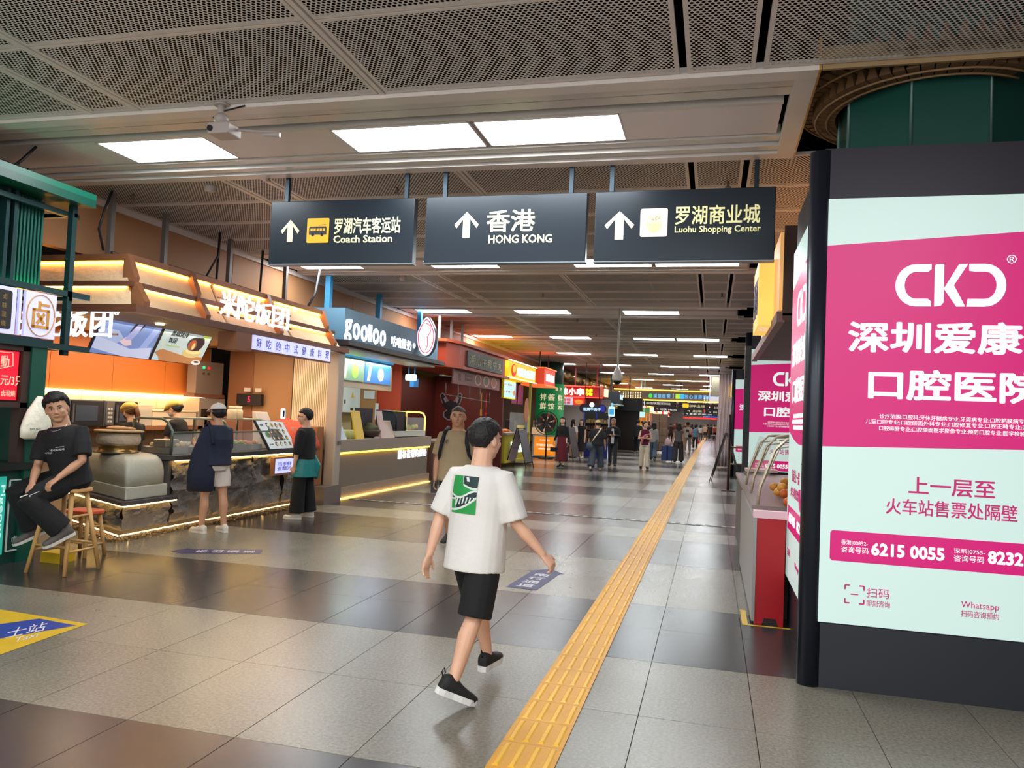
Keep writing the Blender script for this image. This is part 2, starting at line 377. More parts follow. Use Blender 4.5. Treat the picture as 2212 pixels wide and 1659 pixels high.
# ================================================================ CEILING
def perf_mat():
    m = D.materials.new('perforated_metal'); m.use_nodes = True; nt = m.node_tree; b = nt.nodes['Principled BSDF']; L = nt.links.new
    g = nt.nodes.new('ShaderNodeNewGeometry'); sp = nt.nodes.new('ShaderNodeSeparateXYZ'); L(g.outputs['Position'], sp.inputs[0])
    def M(op, a, b_=None, c=None):
        n = nt.nodes.new('ShaderNodeMath'); n.operation = op
        for i, v in enumerate((a, b_, c)):
            if v is None: continue
            if isinstance(v, (int, float)): n.inputs[i].default_value = v
            else: L(v, n.inputs[i])
        return n.outputs[0]
    p = .034
    u = M('DIVIDE', M('ADD', sp.outputs[0], 50), p); v = M('DIVIDE', M('ADD', sp.outputs[1], 50), p * .8)
    row = M('FLOOR', v); par = M('MULTIPLY', M('FLOORED_MODULO', row, 2.0), .5)
    fu = M('SUBTRACT', M('FRACT', M('ADD', u, par)), .5); fv = M('MULTIPLY', M('SUBTRACT', M('FRACT', v), .5), .8)
    d = M('SQRT', M('ADD', M('MULTIPLY', fu, fu), M('MULTIPLY', fv, fv)))
    mask = M('LESS_THAN', d, .34)
    n2 = nt.nodes.new('ShaderNodeTexNoise'); n2.inputs['Scale'].default_value = .9; n2.inputs['Detail'].default_value = 5; L(g.outputs['Position'], n2.inputs['Vector'])
    mx = nt.nodes.new('ShaderNodeMix'); mx.data_type = 'RGBA'; mx.inputs[6].default_value = (*lin('d2cac3'), 1); mx.inputs[7].default_value = (*lin('f0eae4'), 1)
    L(n2.outputs[0], mx.inputs[0]); L(mx.outputs[2], b.inputs['Base Color']); b.inputs['Roughness'].default_value = .42; b.inputs['Metallic'].default_value = .0
    tr = nt.nodes.new('ShaderNodeBsdfTransparent'); ms = nt.nodes.new('ShaderNodeMixShader')
    L(mask, ms.inputs[0]); L(b.outputs[0], ms.inputs[1]); L(tr.outputs[0], ms.inputs[2]); L(ms.outputs[0], nt.nodes['Material Output'].inputs['Surface'])
    return m
PERF = perf_mat(); RIM = mat('e2dad3', .42, .0, 0, None, 0, 40, .1, 2)
CZ = 4.05; CZH = CZ
ceil = structure('ceiling')
q = MB(); q.box(-12, 4.5, -3.2, 112, 5.0, 5.1); q.build('plenum_slab', mat('0a0a0a', 1, spec=0), ceil)
q = MB()
for k in range(-1, 20):
    for xx in (-6.2, -3.6, -1.4, 1.3): q.bar((xx, 1 + 5.47 * k - 3, 4.55), (xx, 1 + 5.47 * k + 2.2, 4.55), .12, .12)
    q.bar((-7.3, 4.0 + 5.47 * k, 4.4), (4, 4.0 + 5.47 * k, 4.4), .08, .08)
q.build('plenum_duct', mat('14120f', 1, spec=0), ceil, kind='stuff')
XE = [(-7.33, -5.24), (-5.2, -4.75), (-4.71, -2.56), (-2.50, -.29), (-.245, .212), (.258, 2.5), (2.53, 4.4)]
S = 5.53; F0 = 5.43; FW = 1.78      # fixture bay period, start, width
pc = {}
def panel(x0, x1, y0, y1):
    key = (round(x1 - x0, 3), round(y1 - y0, 3))
    if key not in pc:
        a, b_ = (x1 - x0) / 2 - .004, (y1 - y0) / 2 - .006; r = .03; m = MB(); z = 0
        m.add([(-a, -b_, 0), (a, -b_, 0), (a, b_, 0), (-a, b_, 0), (-a + r, -b_ + r, 0), (a - r, -b_ + r, 0), (a - r, b_ - r, 0), (-a + r, b_ - r, 0)],
              [(0, 4, 5, 1), (1, 5, 6, 2), (2, 6, 7, 3), (3, 7, 4, 0)], 1)
        m.add([(-a + r, -b_ + r, 0), (-a + r, b_ - r, 0), (a - r, b_ - r, 0), (a - r, -b_ + r, 0)], [(0, 1, 2, 3)], 0)
        m.add([(-a, -b_, 0), (a, -b_, 0), (a, b_, 0), (-a, b_, 0), (-a, -b_, .03), (a, -b_, .03), (a, b_, .03), (-a, b_, .03)], [(0, 1, 5, 4), (1, 2, 6, 5), (2, 3, 7, 6), (3, 0, 4, 7)], 1)
        pc[key] = m.data('ceiling_panel', [PERF, RIM])
    o = D.objects.new('ceiling_panel', pc[key]); COL.objects.link(o); o.parent = ceil; o.location = ((x0 + x1) / 2, (y0 + y1) / 2, CZ)
def bay(ya, yb, n, xs):
    for i in range(n):
        for (x0, x1) in xs: panel(x0, x1, ya + (yb - ya) * i / n, ya + (yb - ya) * (i + 1) / n)
bay(-.2, 5.42, 5, XE)      # near bay reaches back over the camera; cross seams about every 1.12 m
XF = XE[:-1]
for k in range(0, 11):
    ya = F0 + FW + k * S; yb = F0 + (k + 1) * S
    xs = XE[:5] + [(.258, 1.15)]
    if k >= 6: bay(ya, yb, 1, xs)
    else: bay(ya, yb, 4, xs)
q = MB(); q.add([(-7.33, F0 + 11 * S, CZ + .04), (-7.33, 112, CZ + .04), (1.2, 112, CZ + .04), (1.2, F0 + 11 * S, CZ + .04)], [(0, 1, 2, 3)]); q.build('far_ceiling', RIM, ceil)
# main runner strips between the panels
for k in range(-1, 11):
    ya = -.2 if k < 0 else F0 + FW + k * S; yb = F0 + (k + 1) * S
    for (a, b_) in ((-2.548, -2.512), (-4.744, -4.716), (-5.236, -5.206)):
        q = MB(); q.box(a, b_, ya, yb, CZ - .005, CZ + .03); q.build('runner', RIM, ceil)
# fixture bays: trims, rails, lamp row
TR = mat('e2dad4', .4, 0, 0, None, 0, 40, .08, 3); RL = mat('d6d0ca', .35, .05, 0, None, 0, 40, .12, 2)
WHP = mat('e8e0e0', .45, 0); DK = mat('141414', .8)
for k in range(0, 19):
    y0 = F0 + k * S - (0 if k < 11 else 0)
    x0 = -7.3; x1 = .62
    q = MB(); t = CZ - .03 if k == 0 else CZ - .02
    q.box(x0, x1, y0, y0 + .14, t, CZ + .05, 0)                       # near trim
    q.box(x0, x1 - .1, y0 + .2, y0 + .3, CZ + .0, CZ + .12, 1)          # rails
    q.box(x0, x1 - .1, y0 + .36, y0 + .5, CZ + .02, CZ + .14, 1)
    q.box(x0, x1 - .14, y0 + 1.34, y0 + 1.46, CZ + .02, CZ + .12, 1)
    q.box(x0, x1 - .14, y0 + 1.5, y0 + 1.6, CZ - .01, CZ + .1, 1)
    q.box(x0, x1, y0 + 1.64, y0 + FW, t, CZ + .05, 0)
    if k == 0: q.box(x1 - .14, x1, y0 + .141, y0 + 1.639, t, CZ + .05, 0); q.box(x1, x1 + .015, y0, y0 + FW, t, CZ + .2, 2)
    q.build('trim_%d' % (k + 2), [TR, RL, mat('b98a3c', .4)], None, kind='structure')
LIT = mat('f4fbff', .4, 0, LIGHT_L, 'f3fbff', key='lit_diffuser')
# x intervals of lit panels measured in row 0; other rows follow the photo's positions
ROWS = [
    [(-5.83, -4.65), (-3.35, -2.07), (-2.03, -.8)],
    [(-7.0, -5.88), (-4.6, -3.45), (-2.2, -.98), (-.93, .33)],
    [(-7.2, -6.35), (-5.6, -4.55), (-3.45, -2.25), (-1.0, .2)],
    [(-6.4, -5.3), (-4.6, -3.4), (-2.15, -.95), (-.9, .3)],
]
RX_ = []
GRP = 'lit panels in the concourse ceiling'
def lit_intervals(k):
    if k < 2: return ROWS[k]
    # rows measured from photo: y pixel row, lit spans in x pixels
    px = {2: (677, [(904, 1013), (1115, 1230), (1347, 1467)]), 3: (731, [(1025, 1104), (1190, 1275), (1368, 1458), (1462, 1554)]),
          4: (765, [(1204, 1275), (1348, 1420), (1498, 1574)]), 5: (789, [(1188, 1242), (1303, 1362), (1427, 1489), (1492, 1554)]),
          6: (806, [(1296, 1348), (1401, 1455), (1511, 1560)]), 7: (818, [(1366, 1412), (1461, 1532)]), 8: (828, [(1321, 1356), (1432, 1475), (1519, 1556)])}
    if k in px:
        yy, sp = px[k]; yc = F0 + k * S + .99
        out = []
        for a, b_ in sp:
            pa = PY(a, yy, yc); pb = PY(b_, yy, yc); out.append((max(pa.x, -7.2), min(pb.x, .45)))
        return out
    return [(-5.4, -4.2), (-2.9, -1.7), (-.9, .3)] if k % 2 else [(-4.3, -3.1), (-1.6, -.4)]
POS = ['leftmost', 'second from left', 'third from left', 'fourth from left']
for k in range(0, 19):
    y0 = F0 + k * S + .7; y1 = y0 + .6; zz = CZ + .03 if k == 0 else CZ + .01
    iv = lit_intervals(k)
    for i, (a, b_) in enumerate(iv):
        row = 'nearest' if k == 0 else ORD[k] + ' nearest'
        th = thing('ceiling_light', 'white rectangular ceiling light panel, %s in the %s row' % (POS[i], row) , 'ceiling light', ((a + b_) / 2, (y0 + y1) / 2, zz), 0, GRP)
        q = MB(); q.box(a + .01, b_ - .01, y0 + .02, y1 - .02, zz, zz + .02); q.build('diffuser', LIT, th)
        q = MB(); q.box(a - .004, a + .01, y0, y1, zz - .004, zz + .05); q.box(b_ - .01, b_ + .004, y0, y1, zz - .004, zz + .05)
        q.box(a, b_, y0, y0 + .02, zz - .004, zz + .05); q.box(a, b_, y1 - .02, y1, zz - .004, zz + .05); q.box(a, b_, y0, y1, zz + .05, zz + .07); q.build('frame', WHP, th)
    # cover boards between the lamps
    xs = [-7.3] + [v for ab in iv for v in ab] + [.45]
    for i in range(0, len(xs), 2):
        if xs[i + 1] - xs[i] > .08:
            q = MB(); q.box(xs[i] + .006, xs[i + 1] - .006, y0, y1, zz, zz + .06); q.build('cover_board', WHP, ceil)
    q = MB(); q.box(-7.3, .45, y0 - .05, y0 - .004, zz - .0, zz + .09); q.build('cover_edge', RL, ceil)
# lamps behind the camera in the same pattern
for jj, yy in enumerate((.8, -2.2)):
    for ii, a in enumerate((-5.6, -3.2, -.9, 1.4)):
        q = MB(); q.box(a, a + 1.2, yy, yy + .58, CZ - .012, CZ - .002); q.build('ceiling_light', LIT, None, 'white ceiling light panel above the viewpoint, %s row, %s from left' % (['front', 'rear'][jj], ORD[ii]), 'ceiling light', GRP)
# ================================================================ SIDE WALLS / BULKHEADS
TAN = mat('b5835a', .6, 0, 0, None, 0, 40, .12, .8)
wall = structure('wall_left', (-7.4, 0, 0))
for k in range(26):
    a = -2 + k * 4.2
    q = MB(); q.box(-7.48, -7.34, a + .006, a + 4.194, 3.34, CZ + .02); q.build('bulkhead_panel', TAN, wall)
q = MB(); q.box(-12, -11.9, -3, 112, 0, 5); q.box(-11.9, -7.4, 6.0, 112, 3.9, 4.0); q.build('back_face', mat('6d6459', .7), wall)
q = MB(); q.box(-7.46, -7.3, -2, 108, 3.97, CZ); q.build('cornice', TR, wall)
wr = structure('wall_right', (3, 0, 0)); q = MB(); q.box(4.3, 4.4, -3, 112, 0, 5); q.build('back_face', mat('57504a', .7), wr)
for k in range(24):
    a = 8.2 + k * 4.2
    q = MB(); q.box(1.16, 1.28, a + .006, a + 4.194, 3.5, CZ + .02); q.build('bulkhead_panel', mat('8d7763', .6), wr)
wf = structure('wall_far'); q = MB(); q.box(-12, 4.4, 110, 110.2, 0, 5); q.build('end_face', mat('8e8884', .7), wf)
# round duct high on the left
q = MB()
for k in range(11):
    a = 34.3 + k * 3.0; q.cyl((-7.0, a, 3.72), (-7.0, a + 2.94, 3.72), .29, n=20); q.cyl((-7.0, a + 2.9, 3.72), (-7.0, a + 3.0, 3.72), .305, n=20)
single(q, 'air_duct', mat('a08a5c', .22, .85, 0, None, .4, 5), 'shiny metal air duct running along the top of the left bulkhead', 'duct', kind='stuff')
# ================================================================ HANGING WAYFINDING SIGNS
SGN = mat('18212a', .32, .2, 0, None, 0, 40, .06, 2); PALE = mat('e3dfa6', .5, 0, .28, 'e3dfa6'); ROD = mat('22303a', .4, .5)
SY = 7.16
def sy(px, py): return PY(px, py, SY)
def arrow(cx, cy, hw, hh, par):
    a = sy(cx, cy); s = SY / FPX
    W_, H_ = hw * s * 1.04, hh * s * 1.04; t = .034 * hw / 24
    P = [(-t * .9, -H_), (t * .9, -H_), (t * .9, H_ * .45), (W_ * .82, -.25 * H_), (W_, .02 * H_), (0, H_), (-W_, .02 * H_), (-W_ * .82, -.25 * H_), (-t * .9, H_ * .45)]
    q = MB(); q.prism(P, (a.x, SY - .001, a.z), (1, 0, 0), (0, 0, 1), .004); q.build('arrow', PALE, par)
def hang_sign(label, x0, x1, rods):
    o = thing('hanging_sign', label, 'sign', ((x0 + x1) / 2, SY + .05, 3.09), 0)
    q = MB(); q.box(x0, x1, SY, SY + .1, 3.10, 3.755); q.build('sign_box', SGN, o, bevel=.006)
    q = MB(); q.box(x0 - .004, x1 + .004, SY - .004, SY + .104, 3.09, 3.10); q.build('bottom_edge', mat('7f8a92', .4, .6), o)
    for r in rods:
        q = MB(); q.box(r - .02, r + .02, SY + .05, SY + .09, 3.75, CZ); q.build('hanging_rod', ROD, o)
    return o
k_ = SY / 5.8
a = sy(583, 500); b = sy(893, 500)
s1 = hang_sign('dark hanging sign with bus symbol and words Coach Station, left of three', a.x, b.x, [sy(615, 400).x, sy(874, 400).x])
a = sy(918, 500); b = sy(1266, 500)
s2 = hang_sign('dark hanging sign reading HONG KONG, middle of three', a.x, b.x, [sy(958, 400).x, sy(1232, 400).x])
a = sy(1284, 500); b = sy(1674, 500)
s3 = hang_sign('dark hanging sign with gift box symbol reading Luohu Shopping Center, right of three', a.x, b.x, [sy(1320, 400).x, sy(1635, 400).x])
arrow(627, 499, 24, 26, s1); arrow(1008, 486, 28, 29, s2); arrow(1338, 487, 31, 30, s3)
tY('罗湖汽车客运站', 722, 471, 864, 506, SY, PALE, s1, bold=.018); tY('Coach Station', 720, 509, 847, 525, SY, PALE, s1, bold=.02)
tY('香港', 1050, 454, 1155, 502, SY, PALE, s2, bold=.02); tY('HONG KONG', 1055, 508, 1192, 526, SY, PALE, s2, bold=.02)
tY('罗湖商业城', 1458, 445, 1642, 486, SY, PALE, s3, bold=.02); tY('Luohu Shopping Center', 1457, 489, 1643, 507, SY, PALE, s3, bold=.02)
def ypoly(pts, Y, m, par, name='print', t=.003):
    P = [PY(x, y, Y) for x, y in pts]; o = P[0]
    q = MB(); q.prism([(p.x - o.x, p.z - o.z) for p in P], (o.x, Y, o.z), (1, 0, 0), (0, 0, 1), t); return q.build(name, m, par)
def xpoly(pts, X, m, par, name='print', t=.003):
    P = [PX(x, y, X) for x, y in pts]; o = P[0]
    q = MB(); q.prism([(p.y - o.y, p.z - o.z) for p in P], (X, o.y, o.z), (0, 1, 0), (0, 0, 1), t); return q.build(name, m, par)
OR_ = mat('f0a117', .45, 0, .15, 'f0a117'); CRM = mat('efe3c8', .45, 0, .25, 'efe3c8'); DKN = mat('1b2027', .5)
a = sy(662, 525); b = sy(712, 471)
q = MB(); q.rbox((a.x, SY, a.z), (1, 0, 0), (0, 0, 1), b.x - a.x, b.z - a.z, .004, .015); q.build('symbol_tile', OR_, s1)
W_ = b.x - a.x
def sub(par, m, pts, base, sc, nm, t=.002, dy=.004):
    q = MB(); q.prism([(x * sc, y * sc) for x, y in pts], (base.x, SY - dy, base.z), (1, 0, 0), (0, 0, 1), t); q.build(nm, m, par)
sub(s1, DKN, [(.1, .34), (.9, .34), (.9, .62), (.86, .68), (.14, .68), (.1, .62)], a, W_, 'bus_symbol')
for cx in (.28, .7): sub(s1, DKN, ellp(cx, .33, .065, .065, 12), a, W_, 'bus_wheel')
for i in range(5): sub(s1, OR_, [(.17 + i * .14, .5), (.27 + i * .14, .5), (.27 + i * .14, .6), (.17 + i * .14, .6)], a, W_, 'bus_window', .001, .006)
sub(s1, DKN, [(.55, .72), (.85, .75), (.85, .77), (.55, .74)], a, W_, 'bus_rack')
a = sy(1382, 512); b = sy(1443, 450); W_ = b.x - a.x
q = MB(); q.rbox((a.x, SY, a.z), (1, 0, 0), (0, 0, 1), W_, b.z - a.z, .004, .018); q.build('symbol_tile', CRM, s3)
GF = mat('d8cf8e', .5, 0, .2, 'd8cf8e')
sub(s3, GF, [(.3, .2), (.5, .14), (.7, .2), (.7, .56), (.5, .52), (.3, .56)], a, W_, 'gift_symbol')
sub(s3, GF, [(.22, .3), (.27, .28), (.27, .58), (.22, .6)], a, W_, 'gift_side'); sub(s3, GF, [(.73, .28), (.78, .3), (.78, .6), (.73, .58)], a, W_, 'gift_side')
q = MB(); A0 = Vector((a.x, SY - .006, a.z))
for sgn in (-1, 1):
    pts = [A0 + Vector((W_ * (.5 + sgn * dx), 0, W_ * dz)) for dx, dz in ((0, .62), (.12, .78), (.22, .8), (.2, .7), (.02, .62))]; q.tube(pts, .004, 5)
q.build('gift_bow', GF, s3)
# ================================================================ DENTAL LIGHTBOX KIOSKS
PINK = mat('a01460', .35, 0, .44, 'e00c74', key='pink_backlit'); LBW = mat('a8bcb6', .35, 0, .5, 'c8e2dc', key='white_backlit'); PTX = mat('c8d8d4', .4, 0, .62, 'e6f5f0', key='white_print')
MAG = mat('b01f66', .4, 0, .3, 'c2266f', key='magenta_print'); PRP = mat('221d28', .42, .1, 0, None, 0, 40, .05, 3); NAV = mat('232631', .3, .3); BASE = mat('24272e', .4, .1)
SM1 = '诊疗范围:口腔科;牙体牙髓病专业;牙周病专业;口腔粘膜病专业;'
SM2 = '儿童口腔专业;口腔颌面外科专业;口腔修复专业;口腔正畸专业;口腔种植'
SM3 = '口腔麻醉专业;口腔颌面医学影像专业;预防口腔专业;医学检验科'
def logo(O, U, V, w, h, m, par, t=.004):
    # ring-like C K D strokes
    def seg(P): q = MB(); q.prism([(x * w, y * h) for x, y in P], O, U, V, t); q.build('logo_stroke', m, par)
    def arc(cx, s):
        R = []; n = 14
        for i in range(n + 1):
            a = math.radians(90 + 180 * i / n); R.append((cx + s * .19 * math.cos(a) * 1.0, .5 + .5 * math.sin(a)))
        r = []
        for i in range(n, -1, -1):
            a = math.radians(90 + 180 * i / n); r.append((cx + s * (.19 - .085) * math.cos(a), .5 + .32 * math.sin(a)))
        return R, r
    R, r = arc(.19, 1); seg([(.33, 1.0)] + R + [(.33, 0), (.33, .12), (.3, .18)] + r + [(.3, .82), (.33, .88)])
    R, r = arc(.81, -1); seg([(.67, 1.0)] + R + [(.65, 0), (.66, .18)] + r + [(.72, .82), (.67, .84)])
    seg([(.36, 0), (.42, .02), (.445, .1), (.445, 1), (.38, 1), (.36, .96)])
    seg([(.445, .42), (.58, 1), (.66, 1), (.535, .5), (.64, 0), (.56, 0), (.445, .42)][:-1])
def lightbox(y, xl, label, full=True, sidecut=1.7):
    x1 = xl + 1.5; o = thing('lightbox_kiosk', label, 'advertising lightbox', (xl + .75, y + .9, 0))
    q = MB(); q.box(xl - .02, x1 + .02, y + .02, y + sidecut, 0, .4); q.build('plinth', BASE, o)
    q = MB(); q.box(xl, x1, y + .03, y + sidecut - .02, .4, 3.1); q.build('body', NAV, o)
    q = MB(); q.box(xl - .02, x1 + .03, y + .012, y + sidecut, 3.112, 3.44); q.build('header', PRP, o)
    for (px_, py_) in ((xl - .055, y + .07),):
        q = MB(); q.tube([(px_ + .02, py_, 0), (px_ + .02, py_, 3.43)], .075, 16, up=(0, 1, 0)); q.build('corner_post', NAV, o)
    F = y + .008; Ux = Vector((1, 0, 0)); Z = Vector((0, 0, 1))
    q = MB(); q.box(xl + .005, x1, F, F + .03, .41, 3.11); q.build('front_panel', LBW, o)
    def fr(u0, z0, u1, z1): return (xl + u0, F, z0), u1 - u0, z1 - z0
    q = MB(); q.prism([(.005, 2.805), (1.5, 2.9), (1.5, 1.6), (1.3, 1.555), (.005, 1.515)], (xl, F, 0), Ux, Z, .002); q.build('pink_field', PINK, o)
    def T(s, u0, z0, u1, z1, m, b=.012): text(s, (xl + u0, F - .002, z0), Ux, Z, u1 - u0, z1 - z0, m, o, ext=.002, bold=b)
    logo(Vector((xl + .41, F - .002, 2.415)), Ux, Z, .62, .265, PTX, o, .002)
    T('®', 1.03, 2.68, 1.085, 2.735, PTX, 0)
    T('深圳爱康健', .14, 2.12, 1.37, 2.32, PTX, .03); T('口腔医院', .265, 1.825, 1.24, 2.02, PTX, .03)
    T(SM1, .335, 1.705, 1.175, 1.735, PTX, 0); T(SM2, .255, 1.67, 1.255, 1.7, PTX, 0); T(SM3, .335, 1.63, 1.175, 1.66, PTX, 0)
    T('上一层至', .51, 1.245, .99, 1.355, MAG, .02); T('火车站售票处隔壁', .385, 1.115, 1.11, 1.215, MAG, .012)
    q = MB(); q.rbox((xl + .065, F - .001, .80), Ux, Z, 1.37, .19, .002, .02); q.build('pink_bar', PINK, o)
    T('香港|00852-', .13, .9, .285, .935, PTX, 0); T('咨询号码', .13, .855, .29, .895, PTX, 0); T('6215 0055', .305, .85, .72, .93, PTX, .04)
    T('深圳|0755-', .77, .9, .94, .935, PTX, 0); T('咨询号码', .77, .855, .935, .895, PTX, 0); T('8232 8888'[:4], .955, .855, 1.145, .935, PTX, .04)
    T('扫码', .285, .59, .415, .65, MAG, 0); T('即刻咨询', .285, .535, .42, .575, MAG, 0); T('Whatsapp', .815, .57, 1.02, .62, MAG, 0); T('扫码咨询预约', .815, .525, 1.02, .565, MAG, 0)
    c0 = Vector((xl + .215, F - .003, .6)); hw = .055
    for sx in (-1, 1):
        for sz in (-1, 1):
            q = MB(); q.bar(c0 + Vector((sx * hw, 0, sz * hw)), c0 + Vector((sx * hw, 0, sz * hw * .5)), .008, .003, up=(0, 1, 0)); q.bar(c0 + Vector((sx * hw, 0, sz * hw)), c0 + Vector((sx * hw * .5, 0, sz * hw)), .008, .003, up=(0, 1, 0)); q.build('scan_corner', MAG, o)
    q = MB(); q.bar(c0 - Vector((.022, 0, 0)), c0 + Vector((.022, 0, 0)), .006, .003, up=(0, 1, 0)); q.build('scan_line', MAG, o)
    # side panel facing the concourse, set back behind the post
    X = xl - .045; s0 = y + .2; s1 = y + sidecut - .03; L_ = s1 - s0
    q = MB(); q.box(X, X + .05, s0, s1, .40, 3.11); q.build('side_panel', LBW, o)
    Uy = Vector((0, -1, 0)); O = Vector((X - .0005, s1, 0))
    q = MB(); P = [(L_, 2.9), (0, 2.78)] + [(L_ * t, 1.6 - .1 * math.sin(t * 2.6)) for t in [i / 12 for i in range(13)]]
    q.prism(P, O, Uy, Z, .002); q.build('pink_field', PINK, o)
    def TS(s, u0, z0, u1, z1, m, b=.012): text(s, O + Vector((-.002, 0, 0)) + Uy * (u0 * L_) + Z * z0, Uy, Z, (u1 - u0) * L_, z1 - z0, m, o, ext=.002, bold=b)
    logo(O + Vector((-.002, 0, 0)) + Uy * (.28 * L_) + Z * 2.42, Uy, Z, .44 * L_, .27, PTX, o, .002)
    TS('®', .74, 2.7, .79, 2.75, PTX, 0)
    TS('深圳爱康健', .08, 2.12, .92, 2.32, PTX, .03); TS('口腔医院', .15, 1.82, .85, 2.02, PTX, .03)
    TS(SM1, .24, 1.7, .78, 1.735, PTX, 0); TS(SM2, .18, 1.655, .82, 1.69, PTX, 0); TS(SM3, .24, 1.61, .78, 1.645, PTX, 0)
    TS('直走上一层', .25, 1.2, .62, 1.3, MAG, .02); TS('火车站售票处', .2, 1.08, .68, 1.16, MAG, .01)
    q = MB(); q.tube([O + Vector((-.004, 0, 0)) + Uy * (L_ * (.74 + .09 * math.cos(a))) + Z * (1.2 + .17 * math.sin(a)) for a in [math.radians(100 - i * 16) for i in range(18)]], .009, 5); q.build('turn_arrow', MAG, o)
    q = MB(); q.prism([(.06 * L_, .8), (.94 * L_, .8), (.94 * L_, .99), (.06 * L_, .99)], O, Uy, Z, .003); q.build('pink_bar', PINK, o)
    O2 = O + Vector((-.004, 0, 0))
    text('6215 0055', O2 + Uy * (.14 * L_) + Z * .86, Uy, Z, .33 * L_, .08, PTX, o, ext=.002, bold=.04)
    text('8232 0028'[:4], O2 + Uy * (.55 * L_) + Z * .86, Uy, Z, .3 * L_, .08, PTX, o, ext=.002, bold=.04)
    TS('扫码', .1, .59, .25, .65, MAG, 0); TS('Whatsapp', .5, .57, .68, .62, MAG, 0)
    for zz in (.3, .18):
        q = MB(); q.box(xl - .022, xl - .019, y + .5, y + .56, zz - .02, zz + .02); q.build('name_plate', mat('8c8f96', .4, .6), o)
    return o
lightbox(5.3, .68, 'tall pink and white dental clinic lightbox filling the right edge of the view')
lightbox(15.6, .69, 'second pink dental lightbox kiosk farther along the right side')
lightbox(25.9, .69, 'small third pink dental lightbox kiosk farthest along the right side')
# ================================================================ GREEN COLUMN + BROWN LATTICE
gc = thing('clad_column', 'dark green glass-clad column rising behind the nearest pink lightbox to the ceiling', 'column', (1.5, 6.25, 3.44))
GRN = mat('1d4b42', .22, 0, 0, None, 0, 40, .15, 1.5); cx, cy, R_ = 1.48, 6.25, .63
n8 = 8; v = [(cx + R_ * math.cos(math.radians(22.5 + 45 * i)), cy + R_ * math.sin(math.radians(22.5 + 45 * i))) for i in range(n8)]
for i in range(n8):
    a = Vector((*v[i], 0)); b = Vector((*v[(i + 1) % n8], 0)); d = (b - a).normalized(); nrm = Vector((d.y, -d.x, 0))
    q = MB(); a2 = a + d * .008; b2 = b - d * .008
    q.hexa([(a2.x - nrm.x * .02, a2.y - nrm.y * .02, 3.441), (b2.x - nrm.x * .02, b2.y - nrm.y * .02, 3.441), (b2.x, b2.y, 3.441), (a2.x, a2.y, 3.441),
            (a2.x - nrm.x * .02, a2.y - nrm.y * .02, 4.9), (b2.x - nrm.x * .02, b2.y - nrm.y * .02, 4.9), (b2.x, b2.y, 4.9), (a2.x, a2.y, 4.9)])
    q.build('glass_panel', GRN, gc)
    q = MB(); q.tube([(a.x, a.y, 3.441), (a.x, a.y, 4.9)], .012, 6, up=(0, 1, 0)); q.build('corner_trim', mat('54706a', .4, .5), gc)
lt = thing('ceiling_lattice', 'brown wooden slat lattice ring between the green column and the ceiling', 'lattice', (1.5, 6.25, 3.99))
BRN = mat('6b4f35', .6, 0, 0, None, 0, 40, .2, 8)
for i in range(34):
    a = math.radians(95 + i * 6.2); ca, sa = math.cos(a), math.sin(a)
    for j, (r0, r1, z) in enumerate(((.64, .8, 4.0), (.7, .95, 4.09))):
        q = MB(); t = Vector((-sa, ca, 0)) * .03
        c0 = Vector((cx + ca * r0, cy + sa * r0, z)); c1 = Vector((cx + ca * r1, cy + sa * r1, z + .02))
        q.hexa([c0 - t, c1 - t * 1.3, c1 + t * 1.3, c0 + t, c0 - t * .2 + Vector((0, 0, .12)), c1 - t * .2 + Vector((0, 0, .12)), c1 + t * .2 + Vector((0, 0, .12)), c0 + t * .2 + Vector((0, 0, .12))])
        q.build('slat', BRN, lt)
for r, z in ((.7, 3.985), (.78, 3.99), (.9, 4.07)):
    q = MB(); q.tube([(cx + r * math.cos(math.radians(95 + i * 7)), cy + r * math.sin(math.radians(95 + i * 7)), z) for i in range(31)], .009, 5); q.build('ring_rail', mat('8a6a48', .5), lt)
q = MB(); q.box(.64, 2.6, 5.425, 5.45, CZ - .03, CZ + .12); single(q, 'trim_20', mat('a58a66', .5), None, None, kind='structure')
# ================================================================ RIGHT SIDE: RED CABINET, FOOD COUNTER, BROWN SHOP FASCIA
RED = mat('b01722', .35, 0, 0, None, 0, 40, .05, 3); SIL = mat('b9b9b6', .35, .5)
rc = thing('counter_cabinet', 'bright red end panel cabinet with pale top beside the nearest lightbox', 'cabinet', (.5, 7.0, 0))
q = MB(); q.hexa([(.385, 6.77, 0), (.61, 6.77, 0), (.61, 7.3, 0), (.385, 7.3, 0), (.385, 6.77, .87), (.61, 6.77, .87), (.61, 7.3, .87), (.385, 7.3, .87)]); q.build('body', RED, rc)
q = MB(); q.box(.36, .384, 6.76, 9.6, .03, .87); q.build('side_panel', mat('9b9a98', .4, .2), rc)
q = MB(); q.box(.355, .62, 6.755, 6.85, .872, .93); q.build('top_band', mat('e9c6d0', .5), rc)
q = MB(); q.prism([(.44 - .385, 0), (.57 - .385, 0), (.55 - .385, .06), (.46 - .385, .06)], (.385, 6.769, .0), (1, 0, 0), (0, 0, 1), .004); q.build('foot_notch', mat('22181a', .6), rc)
fc = thing('food_counter', 'narrow food counter with glass guard running back from the red cabinet', 'counter', (.75, 8.6, 0))
q = MB(); q.box(.388, 1.15, 7.32, 12.3, 0, .88); q.build('body', mat('5a5450', .5), fc)
q = MB(); q.box(.37, 1.15, 7.32, 12.3, .881, .92); q.build('worktop', mat('8f8280', .3), fc)
GL = glassm()
